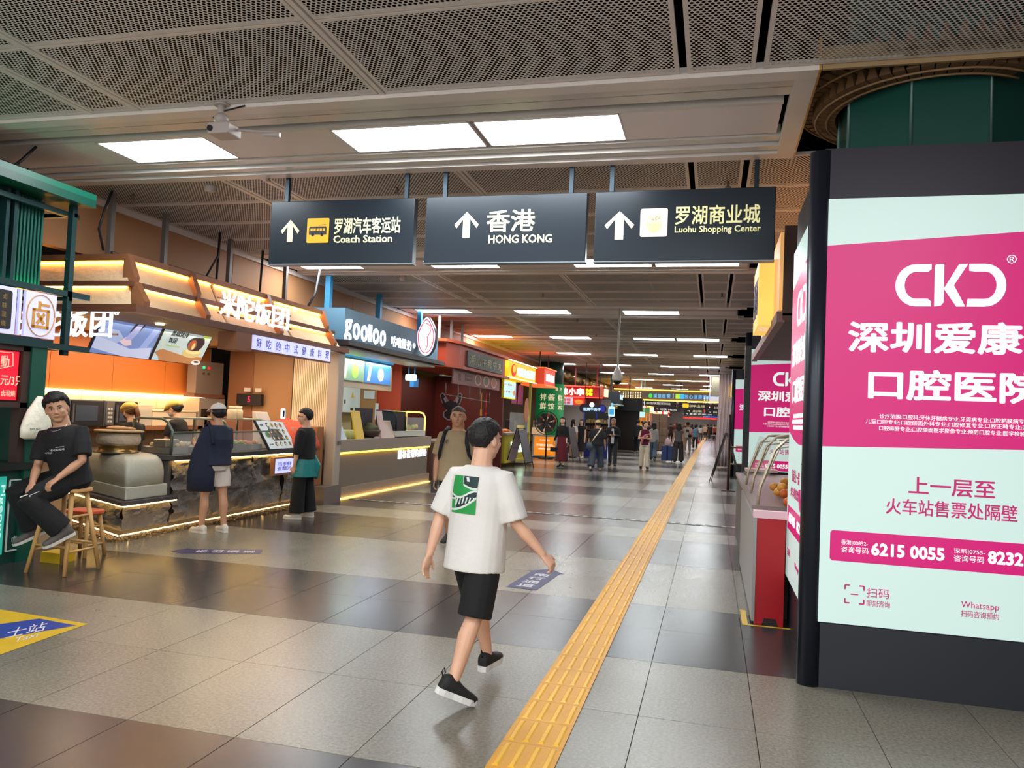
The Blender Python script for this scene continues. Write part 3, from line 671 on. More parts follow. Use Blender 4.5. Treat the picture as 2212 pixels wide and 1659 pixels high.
for i, yy in enumerate((7.4, 8.6, 9.8)):
    q = MB(); q.prism([(0, 0), (1.12, 0), (1.12, .56), (.9, .6), (.15, .2)][::1], (.47 + .01, yy, .93), (0, 1, 0), (0, 0, 1), -.006) if False else q.hexa([(.42, yy, .925), (.425, yy, .925), (.425, yy + 1.12, .925), (.42, yy + 1.12, .925), (.62, yy, 1.5), (.625, yy, 1.5), (.625, yy + 1.12, 1.5), (.62, yy + 1.12, 1.5)])
    q.build('glass_panel', GL, fc)
    q = MB(); q.tube([(.42, yy, .92), (.44, yy, 1.08), (.56, yy, 1.42), (.66, yy, 1.52), (.9, yy, 1.53)], .014, 8); q.tube([(.42, yy + .04, .92), (.44, yy + .04, 1.06), (.6, yy + .04, 1.44), (.9, yy + .04, 1.49)], .008, 8); q.build('guard_rail', mat('c9bda6', .25, .4), fc)
rn = random.Random(4)
for i in range(14):
    c = (.62 + rn.random() * .3, 7.45 + i * .12, .945 + rn.random() * .1); q = MB(); q.ell(c, (.05, .06, .045))
    single(q, 'fried_snack', mat(rn.choice(['d9741f', 'c85a18', 'e09a3a']), .4), 'orange fried snack behind the glass guard of the right counter, %s from the front' % ORD[i], 'food', 'fried snacks on the right counter')
q = MB(); q.box(.47, .5, 11.6, 12.48, 0, .95); q.box(.47, 1.15, 12.44, 12.5, .84, .95); q.box(.46, .55, 12.36, 12.5, 0, 2.85)
single(q, 'black_post', mat('17171c', .4), 'thin black post with shelf ledge before the second lightbox', 'post')
q = MB(); q.box(.5, .95, 11.95, 12.4, .96, 1.0); single(q, 'menu_tray', mat('c9a9a8', .5), 'pinkish tray on the black shelf before the second lightbox', 'tray')
bf = thing('shop_fascia', 'brown boxed shop fascia with cream lit front hanging over the right counter', 'fascia', (.9, 9, 2.65))
BR = mat('54382f', .55, 0, 0, None, 0, 40, .1, 4); CLM = mat('f0b06a', .5, 0, .55, 'f0b46a')
q = MB(); q.box(.60, 1.16, 7.55, 7.62, 2.66, 3.5); q.box(.60, 1.16, 7.55, 12.2, 2.62, 2.68); q.build('end_board', BR, bf)
q = MB(); q.box(.57, .60, 7.6, 10.3, 2.72, 3.45); q.build('lit_panel', CLM, bf)
q = MB(); q.box(.55, .62, 7.56, 12.2, 2.60, 2.70); q.build('lower_rail', mat('8a6560', .5), bf)
q = MB()
for i in range(4): q.box(.64, 1.16, 8.0 + i * .9, 8.8 + i * .9, 2.70, 2.72)
q.build('lit_soffit', mat('f0b978', .5, 0, 1.0, 'ffbe72'), bf, kind='stuff')
lb = thing('lantern_sign', 'yellow box lantern sign with purple characters on the brown fascia at right', 'sign', (.45, 9.1, 2.65))
YL = mat('f4c463', .5, 0, .75, 'f7c460')
q = MB(); q.box(.42, .565, 8.3, 9.25, 2.66, 3.34); q.build('lamp_box', YL, lb)
text('粥面', (.419, 9.15, 2.78), (0, -1, 0), (0, 0, 1), .75, .42, mat('3c2f8f', .5), lb, bold=.02)
text('粥', (.44, 8.4, 2.659), (1, 0, 0), (0, 1, 0), .1, .4, mat('f7e9e0', .5, 0, .4, 'f7e9e0'), lb, ext=-.002)
# A-frame boards at right
BLK = mat('1b1a1c', .45); 
def aframe(x, y, w, h, d, ang, label, front, back, group=None, ins=True):
    o = thing('a_frame_board', label, 'sandwich board', (x, y, 0), math.radians(ang))
    WL[o.name] = Vector((0, 0, 0))
    for s, m in ((-1, front), (1, back)):
        f = MB(); 
        for sx in (-1, 1): f.bar((sx * w / 2, s * d, 0), (sx * w / 2, s * .02, h), .025, .02)
        f.bar((-w / 2, s * (d - .0) * .86, h * .14), (w / 2, s * d * .86, h * .14), .025, .02); f.bar((-w / 2, s * .02, h), (w / 2, s * .02, h), .025, .02)
        f.bar((-w / 2, s * d * .5, h * .5), (w / 2, s * d * .5, h * .5), .015, .01)
        f.build('board_frame', BLK, o, local=True)
        q = MB(); a = Vector((-w / 2 + .01, s * d * .84, h * .15)); b = Vector((w / 2 - .01, s * d * .84, h * .15)); c = Vector((w / 2 - .01, s * .03, h * .97)); e = Vector((-w / 2 + .01, s * .03, h * .97)); t = Vector((0, .012, 0))
        q.hexa([a - t, b - t, b, a, e - t, c - t, c, e]); q.build('board_panel', m, o, local=True)
    return o
aframe(.42, 23.2, .55, 1.4, .42, 84, 'tall dark sandwich board standing at the right edge of the concourse', mat('4b4746', .5), mat('3a3634', .5))
q = MB(); q.tube([(.43, 20.2, 0), (.43, 20.2, 1.9)], .03, 10, up=(0, 1, 0)); q.box(.28, .6, 20.0, 20.45, 0, .02)
single(q, 'sign_stand', mat('4a3130', .5), 'brown slim pole stand beside the sandwich board at right', 'stand')
# slim wooden stool behind the board
st = thing('step_stool', 'light wooden stepped stool beside the sandwich board at right', 'stool', (.72, 23.6, 0))
for sx in (-.2, .2):
    for sy_ in (-.2, .2):
        q = MB(); q.bar((.72 + sx, 23.6 + sy_, 0), (.72 + sx * .8, 23.6 + sy_ * .8, 1.0), .03); q.build('leg', mat('b08a55', .6), st)
q = MB(); q.box(.5, .94, 23.4, 23.8, .98, 1.02); q.build('seat', mat('b08a55', .6), st); q = MB(); q.box(.52, .92, 23.42, 23.78, .5, .53); q.build('shelf', mat('b08a55', .6), st)
# draped white banner / curtain far right
cu = thing('draped_curtain', 'pale pinkish draped curtain hanging at the right side far down the hall', 'curtain', (.35, 31, 0))
q = MB(); nz = 18; R = []
pts = []
for i in range(25):
    t = i / 24; pts.append((.25 + .5 * t, 31 + .07 * math.sin(t * 26)))
vs = []; fs = []
for j, z in enumerate((0.05, .6, 1.4, 2.2, 3.0, 3.6)):
    for (x, y_) in pts: vs.append((x - .09 * (1 - z / 3.6) + .01 * math.sin(z * 3), y_ + .03 * math.sin(z * 2), z))
for j in range(5):
    for i in range(24): fs.append((j * 25 + i, j * 25 + i + 1, (j + 1) * 25 + i + 1, (j + 1) * 25 + i))
q.add(vs, fs, 0, True); o = q.build('cloth', mat('c4b3b4', .6), cu); sd = o.modifiers.new('s', 'SOLIDIFY'); sd.thickness = .01
# drop board + hanging white sign far right
q = MB(); q.box(-.1, .55, 40, 40.1, 3.05, CZ); single(q, 'drop_panel', mat('6b624f', .6), 'olive brown board hanging from the ceiling at far right before the gold arch', 'panel')
ws = thing('hanging_sign', 'pale white lettered sign under the olive board at far right', 'sign', (.2, 39.8, 2.75)); q = MB(); q.box(-.15, .52, 39.8, 39.86, 2.78, 3.02); q.box(-.17, -.13, 39.8, 39.86, 2.78, CZ); q.build('sign_box', mat('c9c6cc', .4, 0, .3, 'c9c6cc'), ws)
# black shopfront masses on the right
for i, (a, b) in enumerate(((27.8, 33), (34, 41), (42, 52), (53, 64), (65, 105))):
    o = thing('shopfront', 'dark shopfront on the right side, %s beyond the third lightbox' % ORD[i], 'shop', (1.0, (a + b) / 2, 0))
    q = MB(); q.box(.72, 1.5, a, b, 0, 3.45); q.build('body', mat('25211f', .5), o)
    q = MB(); q.box(.66, .72, a + .2, b - .2, 2.7, 3.2); q.build('sign_band', mat(['e8c25a', 'd8d4e8', 'e0503a', 'f0d8a0', 'e8e8f0'][i], .5, 0, .9), o)
    q = MB(); q.box(.69, .72, a + .4, b - .4, .9, 2.5); q.build('display_window', mat(['7a6a50', 'b86a7a', '8a7a60', '9a5040', 'a09070'][i], .3, 0, .35), o)
# ================================================================ GREEN KIOSK (far left)
KG = mat('0f4a3c', .4, 0, 0, None, 0, 40, .08, 3); KD = mat('123f38', .4, .1); KF = mat('1e3b3c', .35, .3)
gk = thing('green_kiosk', 'dark green framed snack kiosk cut off by the left edge of the view', 'kiosk', (-7.3, 5.2, 0))
q = MB(); q.box(-8.6, -6.52, 3.6, 6.34, 0, .9); q.build('counter_base', KD, gk)
q = MB(); q.box(-8.6, -6.46, 3.6, 6.36, .9, .97); q.build('counter_top', mat('1d2423', .35), gk)
q = MB(); q.box(-8.6, -8.5, 3.6, 6.34, .97, 2.1); q.box(-8.5, -6.6, 6.28, 6.34, .97, 2.1); q.build('inner_wall', mat('0e3a30', .5), gk)
q = MB(); q.box(-6.62, -6.48, 6.2, 6.38, 0, 2.15); q.build('corner_pillar', KG, gk)
q = MB(); q.box(-8.6, -6.56, 3.6, 6.36, 2.1, 2.2); q.box(-8.5, -6.6, 3.6, 6.3, 2.62, 2.66); q.build('canopy_slab', KF, gk)
q = MB(); q.box(-6.56, -6.5, 3.6, 6.46, 2.13, 2.19); q.box(-6.56, -6.5, 3.6, 6.9, 2.66, 2.72); q.box(-6.56, -6.46, 3.6, 6.9, 2.10, 2.16); q.build('front_rail', KF, gk)
# window frame brown
q = MB(); q.box(-6.6, -6.5, 3.6, 6.2, 1.5, 1.55); q.box(-6.6, -6.5, 6.12, 6.2, .97, 2.1); q.box(-6.6, -6.5, 3.6, 6.2, 2.05, 2.13); q.build('window_frame', mat('3a2a24', .5), gk)
# slatted upper
q = MB(); q.box(-7.6, -6.72, 3.6, 6.42, 2.72, 3.62); q.build('upper_box', mat('0d4f48', .5), gk)
for i in range(9):
    y = 6.42 - i * .042; q = MB(); q.box(-6.72, -6.68, y - .022, y, 2.74, 3.6); q.build('slat', mat('17564a', .5), gk)
for yy in (5.55, 5.93, 6.02): q = MB(); q.box(-6.7, -6.62, yy, yy + .04, 2.66, 3.62); q.build('upright', KF, gk)
q = MB(); q.box(-6.66, -6.64, 3.6, 6.42, 2.722, 2.735); q.build('led_strip', emi('12e8a0', 16), gk)
q = MB(); q.box(-8.2, -6.36, 3.6, 6.75, 3.62, 3.70); q.build('roof_slab', KG, gk); q = MB(); q.box(-6.42, -6.36, 3.6, 6.75, 3.70, 3.76); q.build('roof_edge', mat('0a6650', .4), gk)
q = MB(); q.box(-6.62, -6.56, 3.6, 6.75, 3.5, 3.55); q.box(-6.56, -6.5, 6.6, 6.66, 2.05, 3.66); q.box(-7.3, -6.5, 6.62, 6.66, 3.5, 3.54); q.box(-7.3, -6.5, 6.62, 6.66, 2.62, 2.66); q.box(-7.3, -6.5, 6.62, 6.66, 2.1, 2.14); q.build('lattice_post', KF, gk)
# lilac sign boxes
LIL = mat('b5b3e8', .5, 0, .75, 'aeb0f2'); GO = mat('b98738', .5, 0, .25, 'b98738')
q = MB(); q.box(-6.53, -6.5, 6.105, 6.47, 2.2, 2.645); q.build('logo_panel', LIL, gk)
q = MB(); q.box(-6.53, -6.5, 6.035, 6.06, 2.2, 2.645); q.build('light_tube', LIL, gk)
q = MB(); q.box(-6.53, -6.5, 4.9, 6.0, 2.2, 2.645); q.build('name_panel', LIL, gk)
q = MB(); q.prism(rrect(.9, .37, .03), (-6.5, 5.05, 2.24), (0, 1, 0), (0, 0, 1), .006); q.build('dark_plaque', mat('2c2a28', .5), gk)
for i, ch in enumerate('卤味现烧'): text(ch, (-6.494, 5.84, 2.52 - i * .085), (0, 1, 0), (0, 0, 1), .05, .055, mat('8c7650', .5), gk, bold=.01)
q = MB(); c = Vector((-6.495, 6.285, 2.42)); q.tube([c + Vector((0, .165 * math.cos(math.radians(a)), .205 * math.sin(math.radians(a)))) for a in range(0, 361, 12)], .006, 5); q.build('logo_ring', GO, gk)
q = MB(); 
for P in ([(-.1, -.13), (.1, -.13), (.1, -.1), (-.1, -.1)], [(-.1, -.13), (-.07, -.13), (-.07, .06), (-.1, .06)], [(.07, -.13), (.1, -.13), (.1, .06), (.07, .06)], [(-.1, .04), (.1, .04), (.1, .065), (-.1, .065)],
          [(-.035, .06), (-.005, .06), (-.005, .14), (-.035, .14)], [(-.01, .095), (.1, .095), (.1, .12), (-.01, .12)], [(-.055, -.075), (-.03, -.095), (.055, .01), (.03, .03)], [(.03, -.095), (.055, -.075), (-.03, .03), (-.055, .01)]):
    q.prism(P, (-6.5, 6.285, 2.42), (0, 1, 0), (0, 0, 1), .008)
q.build('logo_character', GO, gk)
# red sign board
rs = MB(); rs.box(-6.56, -6.53, 4.9, 6.1, 1.57, 2.04); rs.build('red_board', mat('c2122a', .45, 0, .8, 'd0142c'), gk)
PK = mat('f0b9a0', .5, 0, .5, 'f0b9a0')
tX('元/3只', 0, 810, 48, 832, -6.528, PK, gk, bold=.01, ext=.003); tX('卤現燒', 2, 842, 32, 856, -6.528, PK, gk, ext=.003); tX('動', 1, 767, 19, 793, -6.528, PK, gk, bold=.01, ext=.003)
q = MB(); A = [PX(*p, -6.525) for p in ((0, 760), (28, 762), (28, 790), (0, 796))]
for i in range(3): q.bar(A[i], A[i + 1], .006)
q.build('plaque_line', PK, gk)
# lower posters
q = MB(); q.box(-6.525, -6.50, 4.9, 6.03, .1, .84); q.build('teal_poster', mat('2fa294', .45, 0, .5, '2ab09c'), gk)
tl = mat('c9efe6', .5, 0, .5, 'c9efe6')
text('Pigeons', (-6.498, 5.96, .76), (0, 0, -1), (0, 1, 0), .5, .055, tl, gk, ext=.003)
q = MB(); 
B = [(6.08, .12), (6.32, .12), (6.32, .8), (6.08, .8)]
for i in range(4): q.bar((-6.512, B[i][0], B[i][1]), (-6.512, B[(i + 1) % 4][0], B[(i + 1) % 4][1]), .012)
q.build('poster_outline', mat('c8d0cc', .5), gk)
text('卤味', (-6.512, 6.14, .2), (0, 1, 0), (0, 0, 1), .13, .06, mat('c8d0cc', .5), gk, ext=.003)
# kiosk interior items
q = MB(); q.box(-7.02, -6.98, 5.85, 6.0, 1.2, 1.32); q.box(-7.02, -6.98, 6.02, 6.12, 1.2, 1.3); single(q, 'wall_socket', mat('c9cfc9', .5), 'white electric socket strip inside the green kiosk', 'socket')
q = MB(); q.tube([(-6.85, 5.95, 1.22), (-6.8, 5.93, 1.1), (-6.84, 5.88, 1.02), (-6.8, 5.84, .98)], .008, 6); single(q, 'power_cable', mat('d8d8d4', .5), 'white power cable curling down inside the green kiosk', 'cable')
q = MB(); q.tube([(-6.75, 5.6, 1.0), (-6.72, 5.8, 1.01), (-6.7, 6.0, 1.0)], .006, 6); q.box(-6.8, -6.7, 5.4, 5.65, .972, 1.04); single(q, 'card_reader', mat('1c1c1e', .4), 'small black device with cord on the kiosk sill', 'device')
pb = thing('plastic_bag', 'white plastic carrier bag with small print hanging on the kiosk pillar', 'bag', (-6.4, 6.15, 1.2))
q = MB(); R = []
for z, w_, d_ in ((1.2, .12, .02), (1.22, .17, .05), (1.3, .175, .07), (1.4, .15, .06), (1.48, .12, .05), (1.55, .07, .035), (1.62, .025, .02)):
    R.append(((-6.38, 6.2 + (z - 1.2) * .06, z), Vector((0, w_, 0)), Vector((-d_, 0, 0)) * -1))
q.rings(R, 0, True, True, 16); bb = q.build('bag_body', mat('e6e0cc', .4, 0, 0, None, .8, 14), pb)
text('JOY BAG', (-6.315, 6.07, 1.29), (0, 1, 0), (0, 0, 1), .14, .02, mat('7a8c80', .5), pb, ext=.004)
# black cables from ceiling to kiosk roof
q = MB(); q.tube([(-6.6, 5.9, 3.76), (-6.55, 6.0, 3.9), (-6.5, 6.1, 4.06)], .014, 8); single(q, 'cable', mat('0c0c0c', .5), 'black cable rising from the green kiosk roof to the ceiling', 'cable')
# ================================================================ RICE ROLL STALL
BRW = mat('6f4430', .5, 0, 0, None, 0, 40, .1, 5); BRL = mat('8d5b3c', .5, 0, 0, None, 0, 40, .1, 5)
FAB = mat('d9bd98', .7, 0, 0, None, .5, 14, .06, 4); LED = emi('ffb84a', 26); SFT = mat('7d5c46', .6)
rsx = thing('rice_stall', 'rice roll stall with two-tier warm lit eaves and rough stone counter', 'food stall', (-7.6, 9.7, 0))
E0, E1 = 7.42, 12.2
def eave_tier(xa, za, xb, zb, y0, y1, xl):
    """sloped cream cloth panels from (xa,za) at the top to (xb,zb) at the foot; front run along Y and a return along -X"""
    n = 3 if y1 - y0 > 3 else 1
    for i in range(n):
        a, b = y0 + (y1 - y0) * i / n, y0 + (y1 - y0) * (i + 1) / n
        q = MB(); q.hexa([(xb - .03, a + .03, zb), (xb, a + .03, zb), (xb, b - .03, zb), (xb - .03, b - .03, zb), (xa - .03, a + .03, za), (xa, a + .03, za), (xa, b - .03, za), (xa - .03, b - .03, za)])
        q.build('cloth_panel', FAB, rsx)
        q = MB(); q.box(xa + .012, xa + .03, a + .04, b - .04, za - .018, za - .004); q.build('led_strip', LED, rsx)
    d = xb - xa
    q = MB(); q.hexa([(xl, y0 - d, zb), (xb - .03, y0 - d, zb), (xb - .03, y0 - d + .03, zb), (xl, y0 - d + .03, zb), (xl, y0, za), (xa - .03, y0, za), (xa - .03, y0 + .03, za), (xl, y0 + .03, za)]); q.build('cloth_panel', FAB, rsx)
    q = MB(); q.box(xl, xa - .04, y0 - .03, y0 - .014, za - .018, za - .004); q.build('led_strip', LED, rsx)
eave_tier(-6.55, 3.21, -6.42, 2.96, E0 + .08, E1 - .2, -8.3)
eave_tier(-6.44, 2.91, -6.28, 2.68, E0, E1 + .1, -8.3)
def eave_beam(x0, z0, z1, y0, y1, m):
    q = MB(); q.box(x0 - .09, x0, y0, y1, z0, z1); q.build('eave_beam', m, rsx)
    q = MB(); q.box(-8.3, x0 - .09, y0, y0 + .09, z0, z1); q.build('eave_beam', m, rsx)
eave_beam(-6.5, 3.215, 3.29, E0 + .02, E1 - .15, BRL)
eave_beam(-6.38, 2.905, 2.965, E0 - .06, E1 + .05, BRW)
eave_beam(-6.22, 2.60, 2.685, E0 - .16, E1 + .3, BRW)
for yy in (E0 + .02, 8.55, 10.3, 12.0):
    for (xa, za, xb, zb) in ((-6.5, 3.28, -6.36, 2.94), (-6.37, 2.96, -6.2, 2.66)):
        q = MB(); q.prism([(0, 0), (.0, -(za - zb)), (xb - xa, -(za - zb)), (xb - xa + .015, -(za - zb) + .08), (.05, 0)], (xa - .04, yy + .045, za), (1, 0, 0), (0, 0, 1), .09); q.build('eave_bracket', BRL, rsx)
q = MB(); q.box(-8.3, -6.62, 7.5, 12.2, 3.22, 3.27); q.box(-8.3, -6.5, 7.5, 12.1, 2.93, 2.95); q.build('roof_board', SFT, rsx)
q = MB(); q.box(-9.0, -6.4, 7.45, 12.2, 2.62, 2.68) ; q.build('soffit', mat('a58a68', .6), rsx)
DL = emi('ffd79a', 14)
for (x_, y_) in ((-6.9, 8.5), (-6.9, 9.9), (-7.6, 7.9), (-7.9, 9.3), (-6.9, 11.2), (-7.9, 7.8)):
    q = MB(); q.cyl((x_, y_, 2.60), (x_, y_, 2.622), .055, n=16); q.build('downlight', DL, rsx)
# big white letters
WLT = mat('f4f6ff', .4, 0, 1.05, 'eef2ff', key='white_lit_letter')
PUR = mat('5b58a8', .5)
W4 = '米陀饭团'
for i, ch in enumerate(W4):
    x0 = 476 + i * 37.5; a = PX(x0, 681 + i * 8.5, -6.17); b = PX(x0 + 36, 681 + i * 8.5 + 5, -6.17); c = PX(x0, 622 + i * 12, -6.17)
    text(ch, (-6.19, a.y, a.z), (0, 1, 0), (0, 0, 1), b.y - a.y, c.z - a.z, WLT, rsx, ext=.018, bold=.014, name='sign_letter')
text('®', (-6.17, 10.48, 3.06), (0, 1, 0), (0, 0, 1), .07, .07, WLT, rsx, ext=.01)
q = MB(); q.bar((-6.2, 8.7, 2.79), (-6.2, 10.5, 2.79), .02); q.bar((-6.22, 8.7, 2.99), (-6.22, 10.5, 2.99), .015); q.build('letter_rail', BRL, rsx)
for i, ch in enumerate(W4):
    xx = -7.83 + i * .33
    text(ch, (xx, 7.3, 2.31), (1, 0, 0), (0, 0, 1), .29, .31, WLT, rsx, ext=.018, bold=.014, name='sign_letter')
text('®', (-6.52, 7.28, 2.56), (1, 0, 0), (0, 0, 1), .07, .07, WLT, rsx, ext=.01)
q = MB(); q.box(-7.9, -6.5, 7.32, 7.34, 2.34, 2.36); q.build('letter_rail', BRL, rsx)
# hanging blade characters
LV = mat('b9b9ee', .5, 0, .9, 'b4b8f4')
q = MB(); q.box(-6.5, -6.22, 9.15, 9.52, 2.36, 2.60); q.build('sign_end_box', BRL, rsx)
for i, ch in enumerate('好吃的中式健康料理'):
    y0 = 9.55 + i * .25
    q = MB(); q.box(-6.26, -6.2, y0, y0 + .225, 2.4, 2.665 - .065); 
    t = q.build('character_tile', LV, rsx)
    text(ch, (-6.2, y0 + .055, 2.435), (0, 1, 0), (0, 0, 1), .12, .13, PUR, rsx, ext=.004)
    q = MB(); q.box(-6.28, -6.19, y0 - .006, y0 + .231, 2.375, 2.398); q.build('tile_ledge', BRW, rsx)
# screens, tilted down
def quad_screen(P, fr_m, face_m, par, t=.03):
    # P: TL TR BR BL world corners
    n = ((P[1] - P[0]).cross(P[3] - P[0])).normalized()
    if n.x < 0: n = -n
    c = sum(P, Vector()) / 4
    back = [p - n * t for p in P]
    q = MB(); q.hexa([back[3], back[2], P[2], P[3], back[0], back[1], P[1], P[0]]); q.build('bezel', fr_m, par)
    I = [c + (p - c) * .965 + n * .002 for p in P]
    q = MB(); q.add([I[3], I[2], I[1], I[0]], [(0, 1, 2, 3)]); q.build('display', face_m, par)
    return c, n, I
def on_screen(I, n, pts, m, par, nm='picture', lift=.003):
    def f(u, v): return I[3] + (I[2] - I[3]) * u + (I[0] - I[3]) * v + ((I[1] - I[2]) - (I[0] - I[3])) * u * v + n * lift
    q = MB(); V_ = [f(u, v) for u, v in pts]; q.add(V_, [tuple(range(len(V_)))]); return q.build(nm, m, par)
def st_text(s, I, n, u0, v0, u1, v1, m, par, **k):
    a = I[3] + (I[2] - I[3]) * u0 + (I[0] - I[3]) * v0 + n * .003; U = (I[2] - I[3]); V = (I[0] - I[3])
    return text(s, a, U.normalized(), V.normalized(), U.length * (u1 - u0), V.length * (v1 - v0), m, par, ext=.002, **k)
V3 = Vector
sc1 = thing('menu_screen', 'left hanging menu screen showing a gloved hand preparing food', 'screen', (-7.45, 8.6, 2.2))
c, n, I1 = quad_screen([V3((-7.3, 8.02, 2.73)), V3((-7.3, 9.12, 2.725)), V3((-7.62, 9.2, 2.19)), V3((-7.62, 8.1, 2.19))], BLK, mat('6f86b8', .3, 0, .65, '6c86c0'), sc1)
for pts, col in (([(0, .12), (.5, .0), (1, .0), (.96, .3), (.6, .2), (.2, .35), (0, .4)], 'b9c6e8'), ([(0, .3), (.35, .28), (.42, .45), (.3, .6), (0, .62)], '9fb2dc'), ([(.1, .3), (.35, .3), (.45, .42), (.25, .5)], 'b08a96'),
                 ([(.48, .6), (.6, .55), (.75, .98), (.55, .98)], '2a2f44'), ([(.38, .35), (.5, .25), (.6, .3), (.56, .42), (.46, .48)], 'd6c0cc'), ([(.2, .18), (.5, .05), (.52, .07), (.24, .22)], 'b04058'), ([(.7, 0), (.82, 0), (1, .9), (.9, .98)], '8fa6dc'), ([(.62, .98), (.5, .6), (.45, .4), (.56, .42), (.62, .6), (.68, .98)], '9aa4d8')):
    on_screen(I1, n, pts, mat(col, .4, 0, .6, col), sc1, lift=.003 + .0004 * len(pts))
sc2 = thing('menu_screen', 'right hanging menu screen showing a wrapped rice roll on a pale blue ground', 'screen', (-7.45, 9.75, 2.2))
c, n, I2 = quad_screen([V3((-7.3, 9.14, 2.725)), V3((-7.3, 10.22, 2.72)), V3((-7.62, 10.3, 2.19)), V3((-7.62, 9.22, 2.19))], BLK, mat('a9bcc0', .3, 0, .6, 'a6bec4'), sc2)
for i, (pts, col) in enumerate((([(0, 0), (1, 0), (1, .22), (.6, .2), (.1, .32), (0, .2)], 'a87850'), ([(0, 0), (.14, 0), (.1, .1), (0, .2)], 'b8ccd8'), (ellp(.72, .3, .2, .13, 20), 'bdb37a'), (ellp(.74, .36, .17, .08, 20), 'cfc890'),
                 (ellp(.72, .56, .17, .2, 20), '3a3438'), ([(.68, .7), (.84, .78), (.9, .62), (.84, .4), (.72, .38)], '26222a'), (ellp(.66, .52, .09, .15, 18), '8a5a3c'), (ellp(.66, .55, .04, .1, 12), 'b84a38'), (ellp(.69, .5, .03, .1, 12), 'c8c080'), (ellp(.9, .06, .1, .07, 16), 'd8d8d8'), (ellp(.9, .08, .06, .03, 12), '39403a'), ([(.82, .74), (.96, .8), (.96, .92), (.84, .88)], 'a8c838'), ([(.04, .3), (.1, .3), (.1, .5), (.07, .6), (.04, .5)], 'b8c4b8'))):
    on_screen(I2, n, pts, mat(col, .4, 0, .55, col), sc2, lift=.003 + .0006 * i)
KK = mat('2c2c30', .5)
st_text('黑椒猪排', I2, n, .16, .68, .5, .82, KK, sc2, bold=.02); st_text('饭团', I2, n, .16, .5, .32, .64, KK, sc2, bold=.02); st_text('招牌推荐饭团系列', I2, n, .15, .4, .42, .44, mat('9ab83a', .5, 0, .4, '9ab83a'), sc2)
q = MB(); q.tube([(-7.36, 8.9, 2.7), (-7.5, 8.9, 2.64)], .02, 8); q.tube([(-7.36, 9.9, 2.7), (-7.5, 9.9, 2.64)], .02, 8); q.build('bracket', BLK, sc2)
# back wall of the stall
ORW = mat('c06a2c', .45, 0, 0, None, 0, 40, .06, 3); TIL = mat('b9a184', .4); 
for i in range(4):
    q = MB(); a = 7.7 + i * 1.18; q.box(-9.02, -8.96, a, a + 1.172, 1.74, 2.62); q.build('orange_panel', ORW, rsx)
q = MB(); q.box(-9.06, -9.0, 7.45, 12.5, 0, 2.62); q.build('back_wall', TIL, rsx)
tm = MB()
for r_ in range(5):
    for c_ in range(12): tm.box(-8.998, -8.992, 7.5 + c_ * .4 + .004, 7.5 + c_ * .4 + .396, .9 + r_ * .2 - .2 + .003, .9 + r_ * .2 - .003)
tm.build('wall_tiles', mat('c4ae92', .3), rsx, kind='stuff')
q = MB(); q.box(-8.99, -8.93, 7.7, 12.3, 1.70, 1.715); q.build('led_strip', emi('ffe0a8', 20), rsx)
q = MB(); q.box(-9.0, -8.62, 7.7, 11.85, 1.16, 1.22); q.build('wall_shelf', BRL, rsx)
MWB = mat('2a2a30', .3); MWS = mat('77777a', .35, .6)
for i, (a, b, m1) in enumerate(((8.0, 8.62, MWB), (8.66, 9.45, MWS), (9.48, 10.15, MWS))):
    o = thing('microwave', ['black microwave at the left on the stall shelf', 'silver microwave in the middle on the stall shelf', 'silver microwave with dark door at the right on the stall shelf'][i], 'microwave', (-8.7, (a + b) / 2, 1.22), 0, 'microwaves on the stall shelf')
    q = MB(); q.box(-8.98, -8.55, a, b, 1.22, 1.60); q.build('body', m1, o, bevel=.008)
    q = MB(); q.box(-8.55, -8.53, a + .2, b - .02, 1.24, 1.58); q.build('door', MWB, o); q = MB(); q.box(-8.53, -8.526, a + .27, b - .12, 1.3, 1.52); q.build('window', mat('3c4656', .2), o)
    q = MB(); q.box(-8.55, -8.535, a + .02, a + .18, 1.24, 1.58); q.build('control_panel', MWS, o); q = MB()
    for r_ in range(4):
        for c_ in range(2): q.box(-8.535, -8.53, a + .05 + c_ * .05, a + .085 + c_ * .05, 1.28 + r_ * .06, 1.31 + r_ * .06)
    q.build('buttons', mat('b5b5b5', .4), o, kind='stuff')
    q = MB(); q.box(-8.525, -8.5, a + .195, a + .215, 1.28, 1.54); q.build('handle', MWS, o)
TP = mat('d9c3a4', .35)
for (a, b, h_, lab) in ((10.25, 10.6, .34, 'clear storage box beside the microwaves on the stall shelf'), (10.62, 11.2, .26, 'wider beige storage box on the stall shelf'), (11.22, 11.7, .26, 'beige storage box at the right end of the stall shelf')):
    q = MB(); q.box(-8.95, -8.65, a, b, 1.22, 1.22 + h_ - .03); q.box(-8.96, -8.64, a - .01, b + .01, 1.22 + h_ - .03, 1.22 + h_)
    single(q, 'storage_box', TP if 'beige' in lab else mat('d8d0c4', .3, 0, 0, None, 0, 40, 0, 6, .55), lab, 'box', bevel=.01)
q = MB(); q.box(-8.4, -8.1, 7.35, 7.75, 1.0, 1.86); q.box(-8.1, -8.09, 7.5, 7.65, 1.45, 1.5, 0); single(q, 'dispenser', mat('a09890', .4, .3), 'silver dispenser behind the seated man at the kiosk side', 'dispenser')
